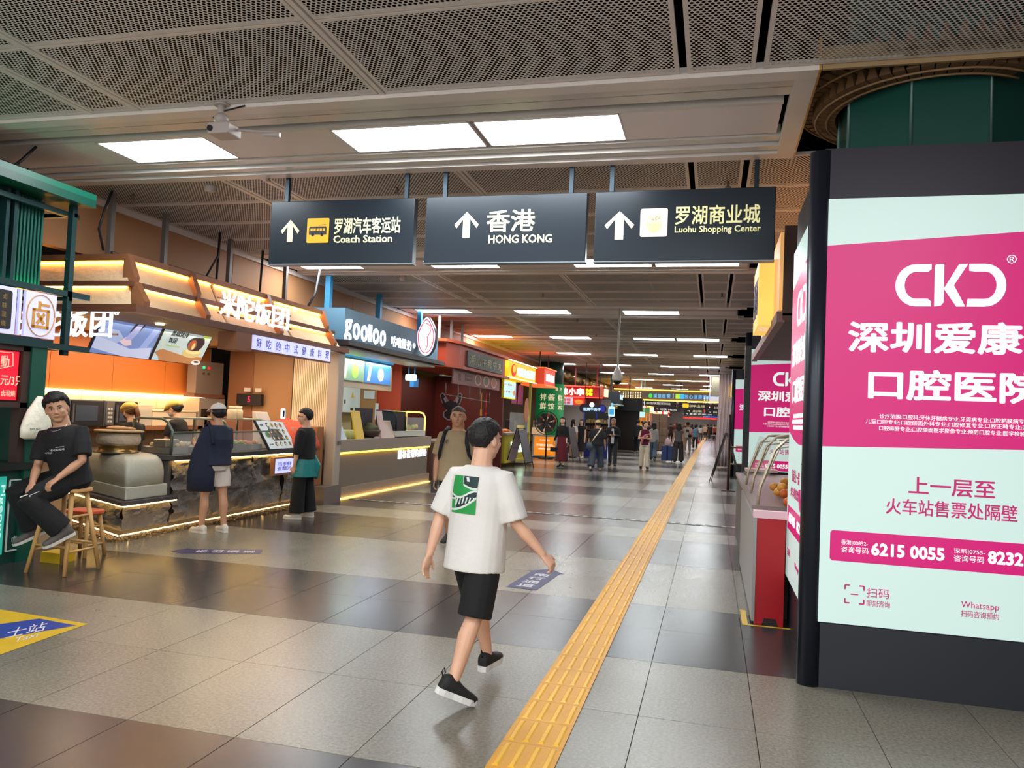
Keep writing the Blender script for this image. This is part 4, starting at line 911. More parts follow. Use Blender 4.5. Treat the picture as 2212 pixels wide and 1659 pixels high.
# control box + ovens at the far end
eb = thing('control_box', 'grey electric control box with green and red lamps in the rice stall', 'control box', (-8.55, 12.3, 1.78))
q = MB(); q.box(-8.8, -8.62, 11.6, 12.35, 1.78, 2.35); q.build('body', mat('7c7168', .4, .4), eb); q = MB(); q.box(-8.82, -8.6, 11.55, 12.4, 1.72, 1.78); q.build('shelf', BRW, eb)
q = MB(); q.cyl((-8.62, 11.78, 2.24), (-8.6, 11.78, 2.24), .022); q.build('green_lamp', emi('18e878', 2), eb); q = MB(); q.cyl((-8.62, 11.92, 2.24), (-8.6, 11.92, 2.24), .022); q.build('red_lamp', emi('d01820', 1.2), eb)
for dy in (11.78, 11.92): q = MB(); q.cyl((-8.62, dy, 2.14), (-8.6, dy, 2.14), .018); q.build('switch', MWB, eb)
ov = thing('oven_tower', 'tall cream steel cabinet with two dark oven windows in the rice stall', 'oven', (-8.7, 12.0, .9))
q = MB(); q.box(-8.95, -8.62, 11.72, 12.45, .9, 1.71); q.build('body', mat('a59a8c', .35, .4), ov)
for z in (1.35, 1.02): q = MB(); q.box(-8.62, -8.605, 11.78, 12.35, z, z + .17); q.build('oven_window', mat('1e1a18', .2), ov)
# brown panel wall, glass partition, cream slats, white pipe
pw = thing('partition_wall', 'brown wall with glass partition and cream slat screen between the two stalls', 'partition', (-7.6, 12.4, 0))
q = MB(); q.box(-8.6, -8.1, 12.5, 12.6, .9, 2.6); q.build('brown_panel', mat('94603e', .5), pw)
q = MB(); q.box(-8.1, -7.25, 12.52, 12.6, .9, 2.6); q.build('tan_panel', mat('a87c54', .35), pw)
q = MB(); q.box(-7.27, -7.22, 12.45, 12.55, .9, 2.6); q.build('black_edge', BLK, pw)
SL = mat('e2cba8', .5)
for i in range(20):
    q = MB(); x_ = -7.2 + i * .034; q.box(x_, x_ + .024, 12.36 - .0, 12.44, .9, 2.58); q.build('slat', SL, pw)
q = MB(); q.box(-7.2, -6.5, 12.44, 12.5, 0, 2.6); q.build('slat_backing', mat('8d7a60', .6), pw)
q = MB(); q.box(-6.5, -6.28, 12.28, 12.5, 0, 2.62); q.build('white_pier', mat('a99b8e', .45), pw, bevel=.03)
q = MB(); q.box(-6.27, -6.255, 12.34, 12.44, 1.0, 1.06); q.build('wall_switch', mat('6b6b6e', .4, .4), pw)
q = MB(); q.box(-6.9, -6.25, 11.9, 12.52, 0, .3); q.build('plinth', mat('6f6058', .4), pw)
dg = thing('digit_display', 'black number display with a red digit hung on the brown wall', 'display', (-8.1, 12.4, 1.65)); q = MB(); q.box(-8.35, -7.85, 12.4, 12.48, 1.62, 1.82); q.build('body', BLK, dg)
text('5', (-8.12, 12.398, 1.67), (1, 0, 0), (0, 0, 1), .05, .11, emi('e01838', 2), dg)
for dx in (-8.2, -7.98): q = MB(); q.box(dx, dx + .13, 12.39, 12.4, 1.86, 1.93); single(q, 'price_label', mat('cfc6bc', .5), 'small white label above the number display, %s' % ('left one' if dx < -8.1 else 'right one'), 'label')
# counter: rough stone front
def stone_wall(name, a, b, z0, z1, par, seed, thick=.12, sgn=1):
    a = Vector((*a, 0)); b = Vector((*b, 0)); L = (b - a).length; U = (b - a) / L; N = Vector((U.y, -U.x, 0)) * sgn
    nx = max(6, int(L / .035)); nz = max(6, int((z1 - z0) / .03)); vs = []; fs = []
    for j in range(nz + 1):
        for i in range(nx + 1):
            u = L * i / nx; z = z0 + (z1 - z0) * j / nz; p = Vector((u * 1.3 + seed, z * 2.2, seed))
            n_ = MN.fractal(p * 2.4, .8, 2.1, 6) * .06 + abs(MN.noise(p * 3.1)) * .05
            if j in (0, nz): n_ *= .4
            pt = a + U * u + N * (max(-.012, n_ * 1.25)); vs.append((pt.x, pt.y, z))
    for j in range(nz):
        for i in range(nx): fs.append((j * (nx + 1) + i, j * (nx + 1) + i + 1, (j + 1) * (nx + 1) + i + 1, (j + 1) * (nx + 1) + i) if sgn > 0 else (j * (nx + 1) + i, (j + 1) * (nx + 1) + i, (j + 1) * (nx + 1) + i + 1, j * (nx + 1) + i + 1))
    q = MB(); q.add(vs, fs, 0, False); return q.build(name, STN, par)
STN = mat('6e6a66', .8, 0, 0, None, .8, 70, .4, 9, key='rough_stone')
for i in range(4):
    stone_wall('stone_slab', (-6.6, 8.5 + i * .87), (-6.6, 8.5 + (i + 1) * .87 - .006), .1, .87, rsx, i * 7.3)
    a = 8.5 + i * .87
q = MB(); q.box(-7.3, -6.64, 8.5, 11.98, 0, .87); q.box(-7.3, -6.6, 8.44, 8.5, .1, .87); q.build('counter_core', mat('4a4541', .7), rsx)
q = MB(); q.box(-7.3, -6.48, 8.4, 12.0, .885, .945); q.build('worktop', mat('3d3a39', .3), rsx)
q = MB(); q.box(-6.56, -6.545, 8.5, 11.9, .868, .88); q.build('led_strip', emi('ffca70', 26), rsx)
stone_wall('stone_slab', (-6.56, 7.66), (-6.56, 8.44), .1, .375, rsx, 31)
stone_wall('stone_slab', (-8.05, 8.42), (-6.56, 7.66), .1, .375, rsx, 43)
q = MB(); q.prism([(-8.02, 8.46), (-6.6, 7.72), (-6.6, 8.5), (-8.02, 9.2)], (0, 0, .02), (1, 0, 0), (0, 1, 0), .36); q.build('plinth_core', mat('4a4541', .7), rsx)
q = MB(); q.prism([(-8.1, 8.42), (-6.5, 7.56), (-6.48, 8.5), (-7.1, 8.7), (-8.1, 9.0)], (0, 0, .4), (1, 0, 0), (0, 1, 0), .045); q.build('ledge', mat('4c4648', .4), rsx)
q = MB(); q.bar((-8.0, 8.35, .39), (-6.5, 7.6, .39), .012); q.bar((-6.5, 7.6, .39), (-6.5, 8.5, .39), .012); q.build('led_strip', emi('ffca70', 15), rsx)
q = MB(); q.bar((-8.05, 8.4, .055), (-6.56, 7.6, .055), .012); q.bar((-6.55, 7.62, .055), (-6.55, 12.0, .055), .012); q.build('led_strip', emi('ffcb7a', 12), rsx)
pe = MB(); rn = random.Random(3)
for i in range(330):
    t = i / 330 * 6.1
    if t < 1.75: p = Vector((-8.1 + 1.57 * t / 1.75, 8.32 - .82 * t / 1.75, .03))
    else: p = Vector((-6.5, 7.5 + (t - 1.75) * 1.03, .03))
    for l_ in range(2):
        pp = p + Vector((rn.uniform(-.03, .03), rn.uniform(-.03, .03), rn.uniform(-.015, .02))); pe.ell(pp, (rn.uniform(.014, .026), rn.uniform(.014, .026), rn.uniform(.01, .02)), 0, 6, 4)
pe.build('pebble_edging', mat('a08050', .6, 0, 0, None, 0, 40, .4, 30), rsx, kind='stuff')
# cream stove block and steamer
sv = thing('steam_stove', 'rounded cream stone stove block on the dark corner ledge of the rice stall', 'stove', (-7.2, 8.2, .445))
CR = mat('b5b3a3', .45, 0, 0, None, .2, 30, .05, 5)
U_ = Vector((1.57, -.82, 0)).normalized(); Vn = Vector((-U_.y * -1, 0, 0))
base = [(-7.85, 8.37), (-6.58, 7.7), (-6.58, 8.42), (-7.85, 9.0)]
q = MB(); q.prism(base, (0, 0, .447), (1, 0, 0), (0, 1, 0), .15); q.build('slab', CR, sv, bevel=.012)
cxy = Vector((sum(p[0] for p in base) / 4, sum(p[1] for p in base) / 4, 0))
def ringp(k, z, rr):
    P = []
    for i in range(4):
        p = Vector((*base[i], 0)); pn = Vector((*base[(i + 1) % 4], 0)); pp = Vector((*base[i - 1], 0)); p2 = cxy + (p - cxy) * k; pn2 = cxy + (pn - cxy) * k; pp2 = cxy + (pp - cxy) * k
        for t in (.0, .25, .5, .75, 1):
            a_ = p2 + (pp2 - p2).normalized() * rr; b_ = p2 + (pn2 - p2).normalized() * rr
            P.append(((1 - t) ** 2) * a_ + 2 * t * (1 - t) * p2 + t * t * b_ + Vector((0, 0, z)))
    return P
q = MB(); RR = [ringp(.95, .602, .08), ringp(.95, .74, .08), ringp(.93, .83, .1), ringp(.88, .9, .12), ringp(.79, .94, .14), ringp(.66, .955, .14)]
vs = [p for r_ in RR for p in r_]; N_ = 20; fs = []
for j in range(5):
    for i in range(N_): fs.append((j * N_ + i, j * N_ + (i + 1) % N_, (j + 1) * N_ + (i + 1) % N_, (j + 1) * N_ + i))
fs.append(tuple(5 * N_ + i for i in range(N_))); fs.append(tuple(reversed(range(N_)))); q.add(vs, fs, 0, True); q.build('rounded_block', CR, sv)
sm = thing('steamer', 'brass steamer pot wrapped in cloth with a round wooden lid on the cream stove', 'steamer', (-7.12, 8.3, .955))
c_ = (-7.2, 8.25, .955)
q = MB(); q.lathe(c_, [(.24, 0), (.24, .02), (.22, .03), (.22, .09), (.235, .1)], 28); q.build('brass_pot', mat('8a6a3a', .3, .8), sm)
q = MB(); q.lathe((c_[0], c_[1], 1.055), [(.23, 0), (.25, .03), (.255, .08), (.24, .14), (.22, .155)], 28); q.build('cloth_wrap', mat('b9a48c', .7, 0, 0, None, .8, 20), sm)
q = MB(); q.lathe((c_[0], c_[1], 1.215), [(.28, 0), (.29, .01), (.28, .022), (.1, .03), (.001, .031)], 28); q.build('lid', mat('a88a5c', .5), sm)
q = MB(); q.ell((c_[0] - .02, c_[1], 1.26), (.16, .09, .03)); q.ell((c_[0] + .1, c_[1] + .05, 1.255), (.09, .06, .025)); q.build('folded_cloth', mat('d0a070', .7, 0, 0, None, .8, 30), sm)
q = MB(); q.box(-7.35, -6.95, 8.0, 8.06, .958, .97); q.build('hinge_bar', mat('8a8478', .3, .6), sm)
# glass case
gc_ = thing('glass_case', 'low glass display case with metal tube frame on the rice stall worktop', 'display case', (-6.85, 9.4, .946))
GLS = glassm(); MF = mat('6f7a70', .3, .7)
for y_ in (8.5, 9.7, 10.75):
    q = MB(); q.tube([(-6.62, y_, .947), (-6.62, y_, 1.25), (-6.7, y_, 1.36), (-6.78, y_, 1.4), (-7.1, y_, 1.4), (-7.2, y_, 1.38), (-7.2, y_, .947)], .018, 8); q.build('tube_frame', MF, gc_)
q = MB(); q.tube([(-6.62, 8.5, 1.23), (-6.62, 10.75, 1.23)], .012, 8); q.tube([(-7.1, 8.5, 1.4), (-7.1, 10.75, 1.4)], .012, 8); q.build('tube_rail', MF, gc_)
q = MB(); q.box(-6.63, -6.625, 8.52, 10.73, .95, 1.24); q.build('front_glass', GLS, gc_)
q = MB(); q.box(-7.1, -6.7, 8.52, 10.73, 1.395, 1.402); q.build('top_glass', GLS, gc_)
for i, (y_, w_, m_) in enumerate(((8.6, .34, 'c8a87a'), (9.05, .4, 'b9b4a4'), (9.55, .35, 'd8c8a0'), (10.0, .3, '6f8a4a'), (10.4, .28, 'c9864a'))):
    q = MB(); q.box(-7.15, -6.7, y_, y_ + w_, .947, 1.03); 
    o = q.build('food_tray', mat('8e8c88', .3, .7), None, '%s steel food tray inside the stall glass case' % ORD[i].replace('first', 'nearest').replace('fifth', 'farthest'), 'tray', 'steel trays in the glass case')
    q = MB(); rn = random.Random(i)
    for k in range(26): q.ell((rn.uniform(-7.12, -6.73), rn.uniform(y_ + .03, y_ + w_ - .03), 1.04 + rn.random() * .02), rn.uniform(.02, .035), 0, 6, 4)
    q.build('filling', mat(m_, .6), o, kind='stuff'); 
q = MB(); q.box(-6.98, -6.78, 8.6, 8.86, 1.03, 1.13); single(q, 'steel_box', mat('8f897c', .3, .7), 'small steel box behind the glass near the stove', 'container', bevel=.01)
# menu board on worktop
mb_ = thing('menu_board', 'tilted white menu board covered with small food pictures on the rice stall worktop', 'menu board', (-6.6, 11.0, .946))
Pm = [V3((-6.66, 10.55, 1.36)), V3((-6.66, 11.25, 1.36)), V3((-6.54, 11.38, .96)), V3((-6.54, 10.68, .96))]
Pm = [V3((-6.68, 10.42, 1.40)), V3((-6.68, 11.2, 1.38)), V3((-6.52, 11.42, .955)), V3((-6.52, 10.62, .955))]
c, n, Im = quad_screen(Pm, mat('3a3a3e', .4), mat('b9c3c8', .4, 0, .25, 'b9c3c8'), mb_, .04)
rn = random.Random(9)
for r_ in range(4):
    for c_ in range(4):
        u, v = .32 + c_ * .17, .86 - r_ * .23
        on_screen(Im, n, ellp(u, v, .05, .08, 12), mat(rn.choice(['5a6a3a', '7a3a2a', 'b0a050', '3c3a34']), .5), mb_, lift=.004)
        on_screen(Im, n, ellp(u + .008, v - .02, .028, .05, 10), mat(rn.choice(['c8b878', 'b0603c', 'd8d0a8']), .5), mb_, lift=.006)
on_screen(Im, n, ellp(.17, .5, .09, .1, 14), mat('4a7a3a', .5), mb_, lift=.004); on_screen(Im, n, [(.24, .42), (.3, .42), (.3, .52), (.24, .52)], mat('c03a5a', .5), mb_, lift=.004)
st_text('饭团', Im, n, .05, .8, .16, .88, KK, mb_, bold=.01); st_text('套餐', Im, n, .05, .14, .2, .18, KK, mb_); st_text('小食', Im, n, .7, .3, .85, .34, KK, mb_)
# second menu box, blossom mound, register, jars, small lit plaque
q = MB(); q.hexa([(-6.62, 11.45, .95), (-6.53, 11.45, .95), (-6.53, 11.95, .95), (-6.62, 11.95, .95), (-6.66, 11.4, 1.28), (-6.6, 11.4, 1.28), (-6.6, 11.9, 1.3), (-6.66, 11.9, 1.3)])
mb2 = single(q, 'menu_card', mat('b98a6c', .5, 0, .15, 'b98a6c'), 'tan menu card with round food pictures beside the white menu board', 'menu board')
for i in range(3):
    q = MB(); q.ell((-6.54, 11.55 + i * .14, 1.03 + .0 * i), (.01, .045, .05)); q.build('dish_picture', mat('7a4630', .5), mb2)
bm_ = thing('blossom_mound', 'heap of pink red dried petals on a tray at the end of the rice counter', 'display', (-6.95, 11.75, .946))
q = MB(); q.lathe((-6.9, 11.72, .95), [(.56, 0), (.54, .1), (.45, .28), (.3, .38), (.15, .44), (.001, .46)], 30); q.build('mound', mat('c9553f', .9, 0, 0, None, 1.0, 60, .35, 40), bm_)
pt = MB(); rn = random.Random(5)
for i in range(900):
    a = rn.random() * 6.283; t = rn.random() ** .7; r_ = .55 * t; z = .95 + .46 * (1 - t ** 1.5) + .01
    c = Vector((-6.9 + r_ * math.cos(a), 11.72 + r_ * math.sin(a), z)); d = Vector((rn.uniform(-1, 1), rn.uniform(-1, 1), rn.uniform(-.4, .8))).normalized() * .028; e = d.orthogonal().normalized() * .008
    pt.add([c - d, c - e, c + d, c + e + Vector((0, 0, .006))], [(0, 1, 2), (0, 2, 3), (0, 3, 1), (1, 3, 2)])
pt.build('petals', mat('d9664e', .7, 0, 0, None, 0, 40, .3, 30), bm_, kind='stuff')
q = MB(); q.hexa([(-7.0, 10.9, .95), (-6.75, 10.9, .95), (-6.75, 11.35, .95), (-7.0, 11.35, .95), (-7.08, 10.95, 1.52), (-7.02, 10.95, 1.52), (-7.02, 11.3, 1.52), (-7.08, 11.3, 1.52)]); single(q, 'cash_register', mat('b8b0aa', .4), 'pale till screen seen from behind on the rice stall counter', 'till', bevel=.01)
q = MB(); q.prism(rrect(.11, .17, .03), (-6.72, 11.2, 1.42), (0, 1, 0), (0, 0, 1), .02); o = single(q, 'card_terminal', emi('f0f0ff', 2), 'small white glowing rounded screen on the counter beside the till', 'device'); q = MB(); q.prism(rrect(.055, .11, .015), (-6.699, 11.227, 1.45), (0, 1, 0), (0, 0, 1), .003); q.build('screen', BLK, o)
for i, y_ in enumerate((10.3, 10.46)):
    o = thing('sauce_jar', '%s cream plastic jar standing behind the glass case' % ['left', 'right'][i], 'jar', (-7.15, y_, 1.402)); q = MB(); q.lathe((-7.0, y_, 1.404), [(.07, 0), (.07, .12), (.05, .15)], 14); q.build('body', mat('d8c09c', .5), o); q = MB(); q.lathe((-7.0, y_, 1.555), [(.055, 0), (.055, .04)], 14); q.build('lid', mat('e8d8bc', .5), o)
q = MB()
q.box(-7.9, -7.85, 10.9, 12.2, .95, 1.42); q.box(-7.9, -7.2, 10.9, 10.95, .95, 1.42); single(q, 'wooden_bin', mat('8a5c48', .5), 'row of wooden slat bins behind the till in the rice stall', 'bin')
lp = thing('lit_plaque', 'small wooden framed lit notice with purple characters fixed to the stone counter', 'sign', (-6.5, 11.0, .55)); q = MB(); q.box(-6.5, -6.44, 10.62, 11.25, .56, .84); q.build('frame', BRL, lp); q = MB(); q.box(-6.44, -6.435, 10.66, 11.21, .59, .81); q.build('lit_face', LV, lp); text('当季鲜\n煮糯米', (-6.435, 10.72, .63), (0, 1, 0), (0, 0, 1), .4, .13, PUR, lp)
# right end posts and brown crate
q = MB(); q.box(-6.75, -6.5, 12.02, 12.26, .3, 1.3); single(q, 'wooden_cabinet', mat('94623e', .5), 'narrow brown wooden cabinet at the end of the rice counter', 'cabinet', bevel=.01)
# hanger struts above the stall
STL = mat('7b7672', .4, .5)
def strut(x, y, z0, w_, m, label): q = MB(); q.box(x - w_ / 2, x + w_ / 2, y - w_ / 2, y + w_ / 2, z0, CZ); single(q, 'hanger_post', m, label, 'post')
for i, y_ in enumerate((7.62, 8.55, 9.95, 11.5)):
    strut(-6.95, y_, 3.27, .06, STL, 'grey steel hanger post above the rice stall, %s from the left' % ORD[i])
q = MB(); q.tube([(-6.9, 7.6, 3.34), (-6.9, 8.9, 3.34), (-6.9, 10.6, 3.34)], .02, 8); q.tube([(-6.9, 8.6, 3.38), (-6.9, 9.6, 3.38), (-6.9, 9.62, CZ)], .02, 8); q.tube([(-6.9, 10.0, 3.38), (-6.9, 10.7, 3.38), (-6.9, 10.72, CZ)], .02, 8)
single(q, 'conduit_pipe', mat('4c4844', .4, .5), 'dark metal conduit pipes bent over the top of the rice stall', 'pipe')
for i, pts in enumerate(([(-6.85, 7.5, CZ), (-6.8, 7.35, 3.8), (-6.82, 7.3, 3.55), (-6.88, 7.45, 3.34)], [(-6.85, 9.55, CZ), (-6.83, 9.5, 3.7), (-6.86, 9.3, 3.36)], [(-6.7, 12.2, CZ), (-6.72, 12.1, 3.6), (-6.78, 11.9, 3.25)])):
    q = MB(); q.tube(pts, .022 if i == 2 else .014, 8); single(q, 'cable', mat('15161c', .5), 'black cable drooping from the ceiling above the rice stall, %s from the left' % ORD[i], 'cable')
# ================================================================ YOGURT STALL (blue-grey)
GB = mat('5b7f95', .4, .1, 0, None, 0, 40, .05, 2); BLU = mat('3f8fbf', .4, .2)
ys = thing('yogurt_stall', 'blue-grey yogurt drink stall with glowing white letters and taupe counter', 'food stall', (-7.3, 14.9, 0))
q = MB(); q.box(-7.1, -6.4, 12.62, 17.5, 2.86, 3.43); q.build('fascia', GB, ys)
q = MB(); q.box(-7.1, -6.28, 12.58, 17.7, 2.77, 2.86); q.build('awning_edge', mat('26262c', .4), ys)
q = MB(); q.box(-7.0, -6.42, 12.8, 17.4, 2.70, 2.76); q.build('awning_soffit', mat('b5b5b2', .4, .2), ys)
for y_ in (12.75, 14.95, 17.3):
    q = MB(); q.box(-6.86, -6.76, y_ - .05, y_ + .05, 3.43, CZ); q.build('hanger_post', BLU, ys)
for i, ch in enumerate('gooloo'):
    y0 = 12.62 + [0, .335, .67, 1.0, 1.19, 1.525][i]; lo, hi = (2.9, 3.22) if ch != 'g' else (2.82, 3.25)
    if ch == 'l': lo, hi = 2.93, 3.26; 
    text(ch, (-6.4, y0, lo + .0), (0, 1, 0), (0, 0, 1), .28 if ch != 'l' else .14, hi - lo, WLT, ys, ext=.018, bold=.012, name='sign_letter')
for i, ch in enumerate('咕噜酸奶'): text(ch, (-6.4, 14.72 + i * .28, 2.95), (0, 1, 0), (0, 0, 1), .24, .22, WLT, ys, ext=.015, bold=0, name='sign_letter')
text('®', (-6.4, 15.9, 3.02), (0, 1, 0), (0, 0, 1), .12, .12, WLT, ys, ext=.02)
# gourd shaped lightbox seen face-on
gl = thing('gourd_lightbox', 'glowing white gourd-shaped lightbox with red contour at the end of the blue stall sign', 'sign', (-6.15, 16.2, 2.83))
def gourd(k):
    P = []
    for a in range(0, 360, 8):
        t = math.radians(a); x = math.cos(t); z = math.sin(t)
        P.append((x * .21 * k * (1.0 if z < .2 else 1 - .36 * min(1, (z - .2) * 1.3)), z * .43 * k))
    return P
gy = 16.15
q = MB(); q.prism(gourd(1.03), (-6.46 + .25, gy - .0, 3.31), (1, 0, 0), (0, 0, 1), -.14 if False else .001); 
q = MB(); q.prism([(x * 1.06, y * 1.03) for x, y in gourd(1)], (-6.19, gy + .12, 3.31), (1, 0, 0), (0, 0, 1), .11); q.build('shell', mat('4a4c52', .4), gl)
q = MB(); q.prism(gourd(1), (-6.19, gy, 3.31), (1, 0, 0), (0, 0, 1), .012); q.build('lit_face', mat('e2ecf6', .4, 0, .85, 'e2ecf6'), gl)
q = MB(); P = gourd(.86); pts = [Vector((-6.19 + x, gy - .015, 3.31 + z)) for x, z in P]; q.tube(pts + [pts[0]], .009, 5); q.build('contour_line', mat('e0183c', .4, 0, .7), gl)
q = MB(); q.tube([Vector((-6.19 + x, gy - .015, 3.31 + z)) for x, z in ((-.02, .3), (.08, .24), (.1, .1), (.03, -.02), (.05, -.2), (0, -.3))], .008, 5); q.build('inner_line', mat('e0183c', .4, 0, .7), gl)
q = MB(); q.box(-6.4, -6.3, gy, gy + .1, 3.2, 3.4); q.build('bracket', BLK, gl)
# menu frames
mf = thing('menu_screen', 'row of three green and blue drink menu screens under the yogurt stall awning', 'screen', (-7.2, 15, 2.2))
q = MB(); q.box(-7.36, -7.28, 13.2, 16.9, 2.08, 2.8); q.build('frame', mat('9c8a78', .5), mf)
for i, (a, b, c1, c2) in enumerate(((13.3, 14.2, '7a7488', 'c0a8b8'), (14.25, 15.35, '6f8c72', '8fc048'), (15.4, 16.75, '3a70b8', 'c8c098'))):
    q = MB(); q.box(-7.28, -7.26, a, b, 2.22, 2.68); q.build('display', mat(c1, .3, 0, .5, c1), mf)
    q = MB(); q.prism(ellp((b - a) * .6, .2, .16, .15), (-7.26, a, 2.2 + .02), (0, 1, 0), (0, 0, 1), .004); q.build('fruit_picture', mat(c2, .4, 0, .4, c2), mf)
    q = MB(); q.prism([(.1, .05), (.25, .05), (.32, .4), (.2, .4)], (-7.26, a, 2.2), (0, 1, 0), (0, 0, 1), .004); q.build('drink_picture', mat('b0bca0', .4, 0, .4), mf)
q = MB(); q.box(-7.26, -7.25, 13.0, 16.9, 2.7, 2.84); single(q, 'poster_strip', mat('3f9fd0', .4, 0, .6), 'bright blue picture strip above the drink menu screens', 'poster')
q = MB(); q.box(-8.66, -8.6, 12.62, 17.6, 0, 2.7); q.build('back_wall', mat('b8ab7c', .5), ys)
q = MB(); q.box(-8.6, -7.0, 12.6, 12.66, 0, 2.7); q.build('side_wall', mat('b9c9c2', .5), ys)
q = MB(); q.box(-7.0, -6.45, 12.62, 17.45, 0, .2); q.build('kick_base', mat('8c7d6e', .4), ys)
q = MB(); q.box(-7.0, -6.5, 12.62, 17.4, .2, .8); q.build('counter_front', mat('7d6e60', .45), ys)
q = MB(); q.box(-7.0, -6.44, 12.62, 17.45, .84, 1.06); q.build('counter_band', mat('9a8a7d', .4), ys)
q = MB(); q.box(-6.5, -6.46, 12.64, 17.42, .806, .836); q.build('led_strip', emi('ffd23a', 6), ys)
q = MB(); q.box(-6.44, -6.4, 12.64, 17.42, .004, .016); q.build('floor_led', emi('ffc860', 4), ys)
for i, ch in enumerate('一杯能嚼的酸奶'): text(ch, (-6.5, 15.6 + i * .25, .6), (0, 1, 0), (0, 0, 1), .2, .19, WLT, ys, ext=.015, bold=0, name='sign_letter')
# stall contents
eb2 = thing('electric_cabinet', 'white electric cabinet with yellow warning triangle in the yogurt stall', 'cabinet', (-8.4, 17.2, 1.5)); q = MB(); q.box(-8.6, -8.4, 16.7, 17.6, 1.55, 2.28); q.build('body', mat('c4d2cc', .4, 0, .1), eb2)
q = MB(); q.prism([(0, 0), (.16, 0), (.08, .14)], (-8.4, 17.1, 1.9), (0, 1, 0), (0, 0, 1), .004); q.build('warning_triangle', mat('e0c020', .5), eb2)
q = MB(); q.box(-8.4, -8.395, 17.1, 17.24, 1.6, 1.66); q.build('vent_plate', MWB, eb2); q = MB(); q.box(-8.4, -8.38, 16.76, 16.79, 1.75, 1.85); q.build('handle', MWB, eb2)
for i, (a, z, h_) in enumerate(((18.2, 1.95, .22), (18.2, 1.55, .34))):
    pass
q = MB(); q.box(-8.6, -8.0, 17.62, 17.7, 0, 2.7); q.build('end_wall', mat('a77c4e', .5), ys)
q = MB(); q.box(-8.3, -8.02, 17.6, 17.615, 1.9, 2.1); q.build('notice', mat('cfd6d8', .5), ys)
q = MB(); q.box(-7.98, -7.9, 17.58, 17.62, 1.4, 1.8); q.build('notice', mat('cfd6d8', .5), ys)
mo = thing('till_monitor', 'black till monitor seen from behind on the yogurt counter', 'monitor', (-6.75, 14.35, 1.06)); q = MB(); q.box(-6.78, -6.74, 14.0, 14.75, 1.36, 1.66); q.build('screen', mat('1d2a3c', .3), mo); q = MB(); q.box(-6.8, -6.72, 14.3, 14.45, 1.08, 1.36); q.box(-6.9, -6.62, 14.2, 14.6, 1.06, 1.08); q.build('stand', MWB, mo)
dc = thing('cake_display', 'small curved display cabinet lit yellow with fruit on the yogurt counter', 'display case', (-6.8, 16.3, 1.06))
q = MB(); q.box(-7.0, -6.52, 15.5, 17.25, 1.08, 1.2); q.build('base', mat('c9c6b8', .4), dc)
for y_ in (15.5, 16.0, 17.22):
    q = MB(); q.tube([(-6.53, y_, 1.2), (-6.53, y_, 1.5), (-6.58, y_, 1.6), (-6.68, y_, 1.62), (-7.0, y_, 1.62)], .02, 6); q.build('rib', emi('ffe070', 1.5) if y_ > 17 else BLK, dc)
q = MB(); q.box(-7.0, -6.53, 15.5, 16.0, 1.2, 1.62); q.build('end_housing', mat('22262c', .3), dc)
q = MB(); q.box(-6.54, -6.535, 16.0, 17.2, 1.2, 1.5); q.build('glass', GLS, dc); q = MB(); q.box(-7.0, -6.6, 15.55, 17.2, 1.6, 1.63); q.build('top', emi('ffe070', 1.2), dc)
q = MB(); q.box(-7.0, -6.97, 16.0, 17.2, 1.2, 1.6); q.build('back_panel', mat('c8b070', .4, 0, .4), dc)
rn = random.Random(8)
for i in range(9):
    q = MB(); q.ell((-6.7 + rn.uniform(-.1, .08), 16.3 + i * .09, 1.25 + rn.random() * .06), (.05, .05, .05), 0, 8, 6); single(q, 'fruit', mat(rn.choice(['c8a020', '6f8c28', 'd8801c', '8cae30']), .5), 'yellow-green fruit inside the small lit cabinet, %s from the left' % ORD[i], 'fruit', 'fruit in the small lit cabinet')
q = MB(); q.lathe((-6.72, 14.55, 1.06), [(.06, 0), (.2, .05), (.25, .14), (.24, .17)], 16); bw = single(q, 'bowl', mat('4a3a30', .5), 'dark bowl heaped with brown leaves on the yogurt counter', 'bowl')
q = MB(); q.lathe((-6.72, 14.55, 1.2), [(.22, 0), (.2, .08), (.1, .16), (.001, .18)], 14); q.build('heap', mat('5a5638', .9, 0, 0, None, 1, 50, .4, 30), bw)
for i in range(8):
    q = MB(); a = 13.3 + (i % 4) * .16; b = i // 4; q.lathe((-6.62 - b * .13, a, 1.06), [(.055, 0), (.06, .12), (.05, .15), (.05, .17)], 10); single(q, 'bottle', mat('b9b874', .3), 'pale green drink bottle on the yogurt counter, %s row, %s from the left' % (['front', 'back'][b], ORD[i % 4]), 'bottle', 'pale bottles on the yogurt counter')
for (a, b, z1, c_, lab) in ((12.7, 13.2, 1.36, 'a9b5ba', 'grey tilted price list at the near end of the yogurt counter'), (15.0, 15.45, 1.42, 'b8a090', 'pink brown picture menu stand beside the small lit cabinet'), (13.6, 13.95, 1.6, 'd8b030', 'yellow promotion card with red lettering on the yogurt counter'), (14.75, 15.0, 1.62, 'c8a8a0', 'pinkish card behind the monitor on the yogurt counter')):
    q = MB(); q.hexa([(-6.56, a, 1.062), (-6.52, a, 1.062), (-6.52, b, 1.062), (-6.56, b, 1.062), (-6.66, a - .03, z1), (-6.64, a - .03, z1), (-6.64, b - .03, z1), (-6.66, b - .03, z1)])
    single(q, 'menu_stand', mat(c_, .4, 0, .1, c_), lab, 'menu stand')
sb = thing('hanging_sign', 'small blue and white lit box sign hanging on two blue rods', 'sign', (-6.6, 17.4, 2.2)); q = MB(); q.box(-6.95, -6.85, 17.2, 17.5, 2.22, 2.42); q.build('blue_back', mat('2f7fc0', .4, 0, .3), sb)
bA = PY(877, 822, 17.2); q = MB(); q.prism(rrect(.27, .15, .03), (bA.x, 17.2, bA.z), (1, 0, 0), (0, 0, 1), .05); q.build('lit_box', mat('dff2f6', .4, 0, 1.2), sb)
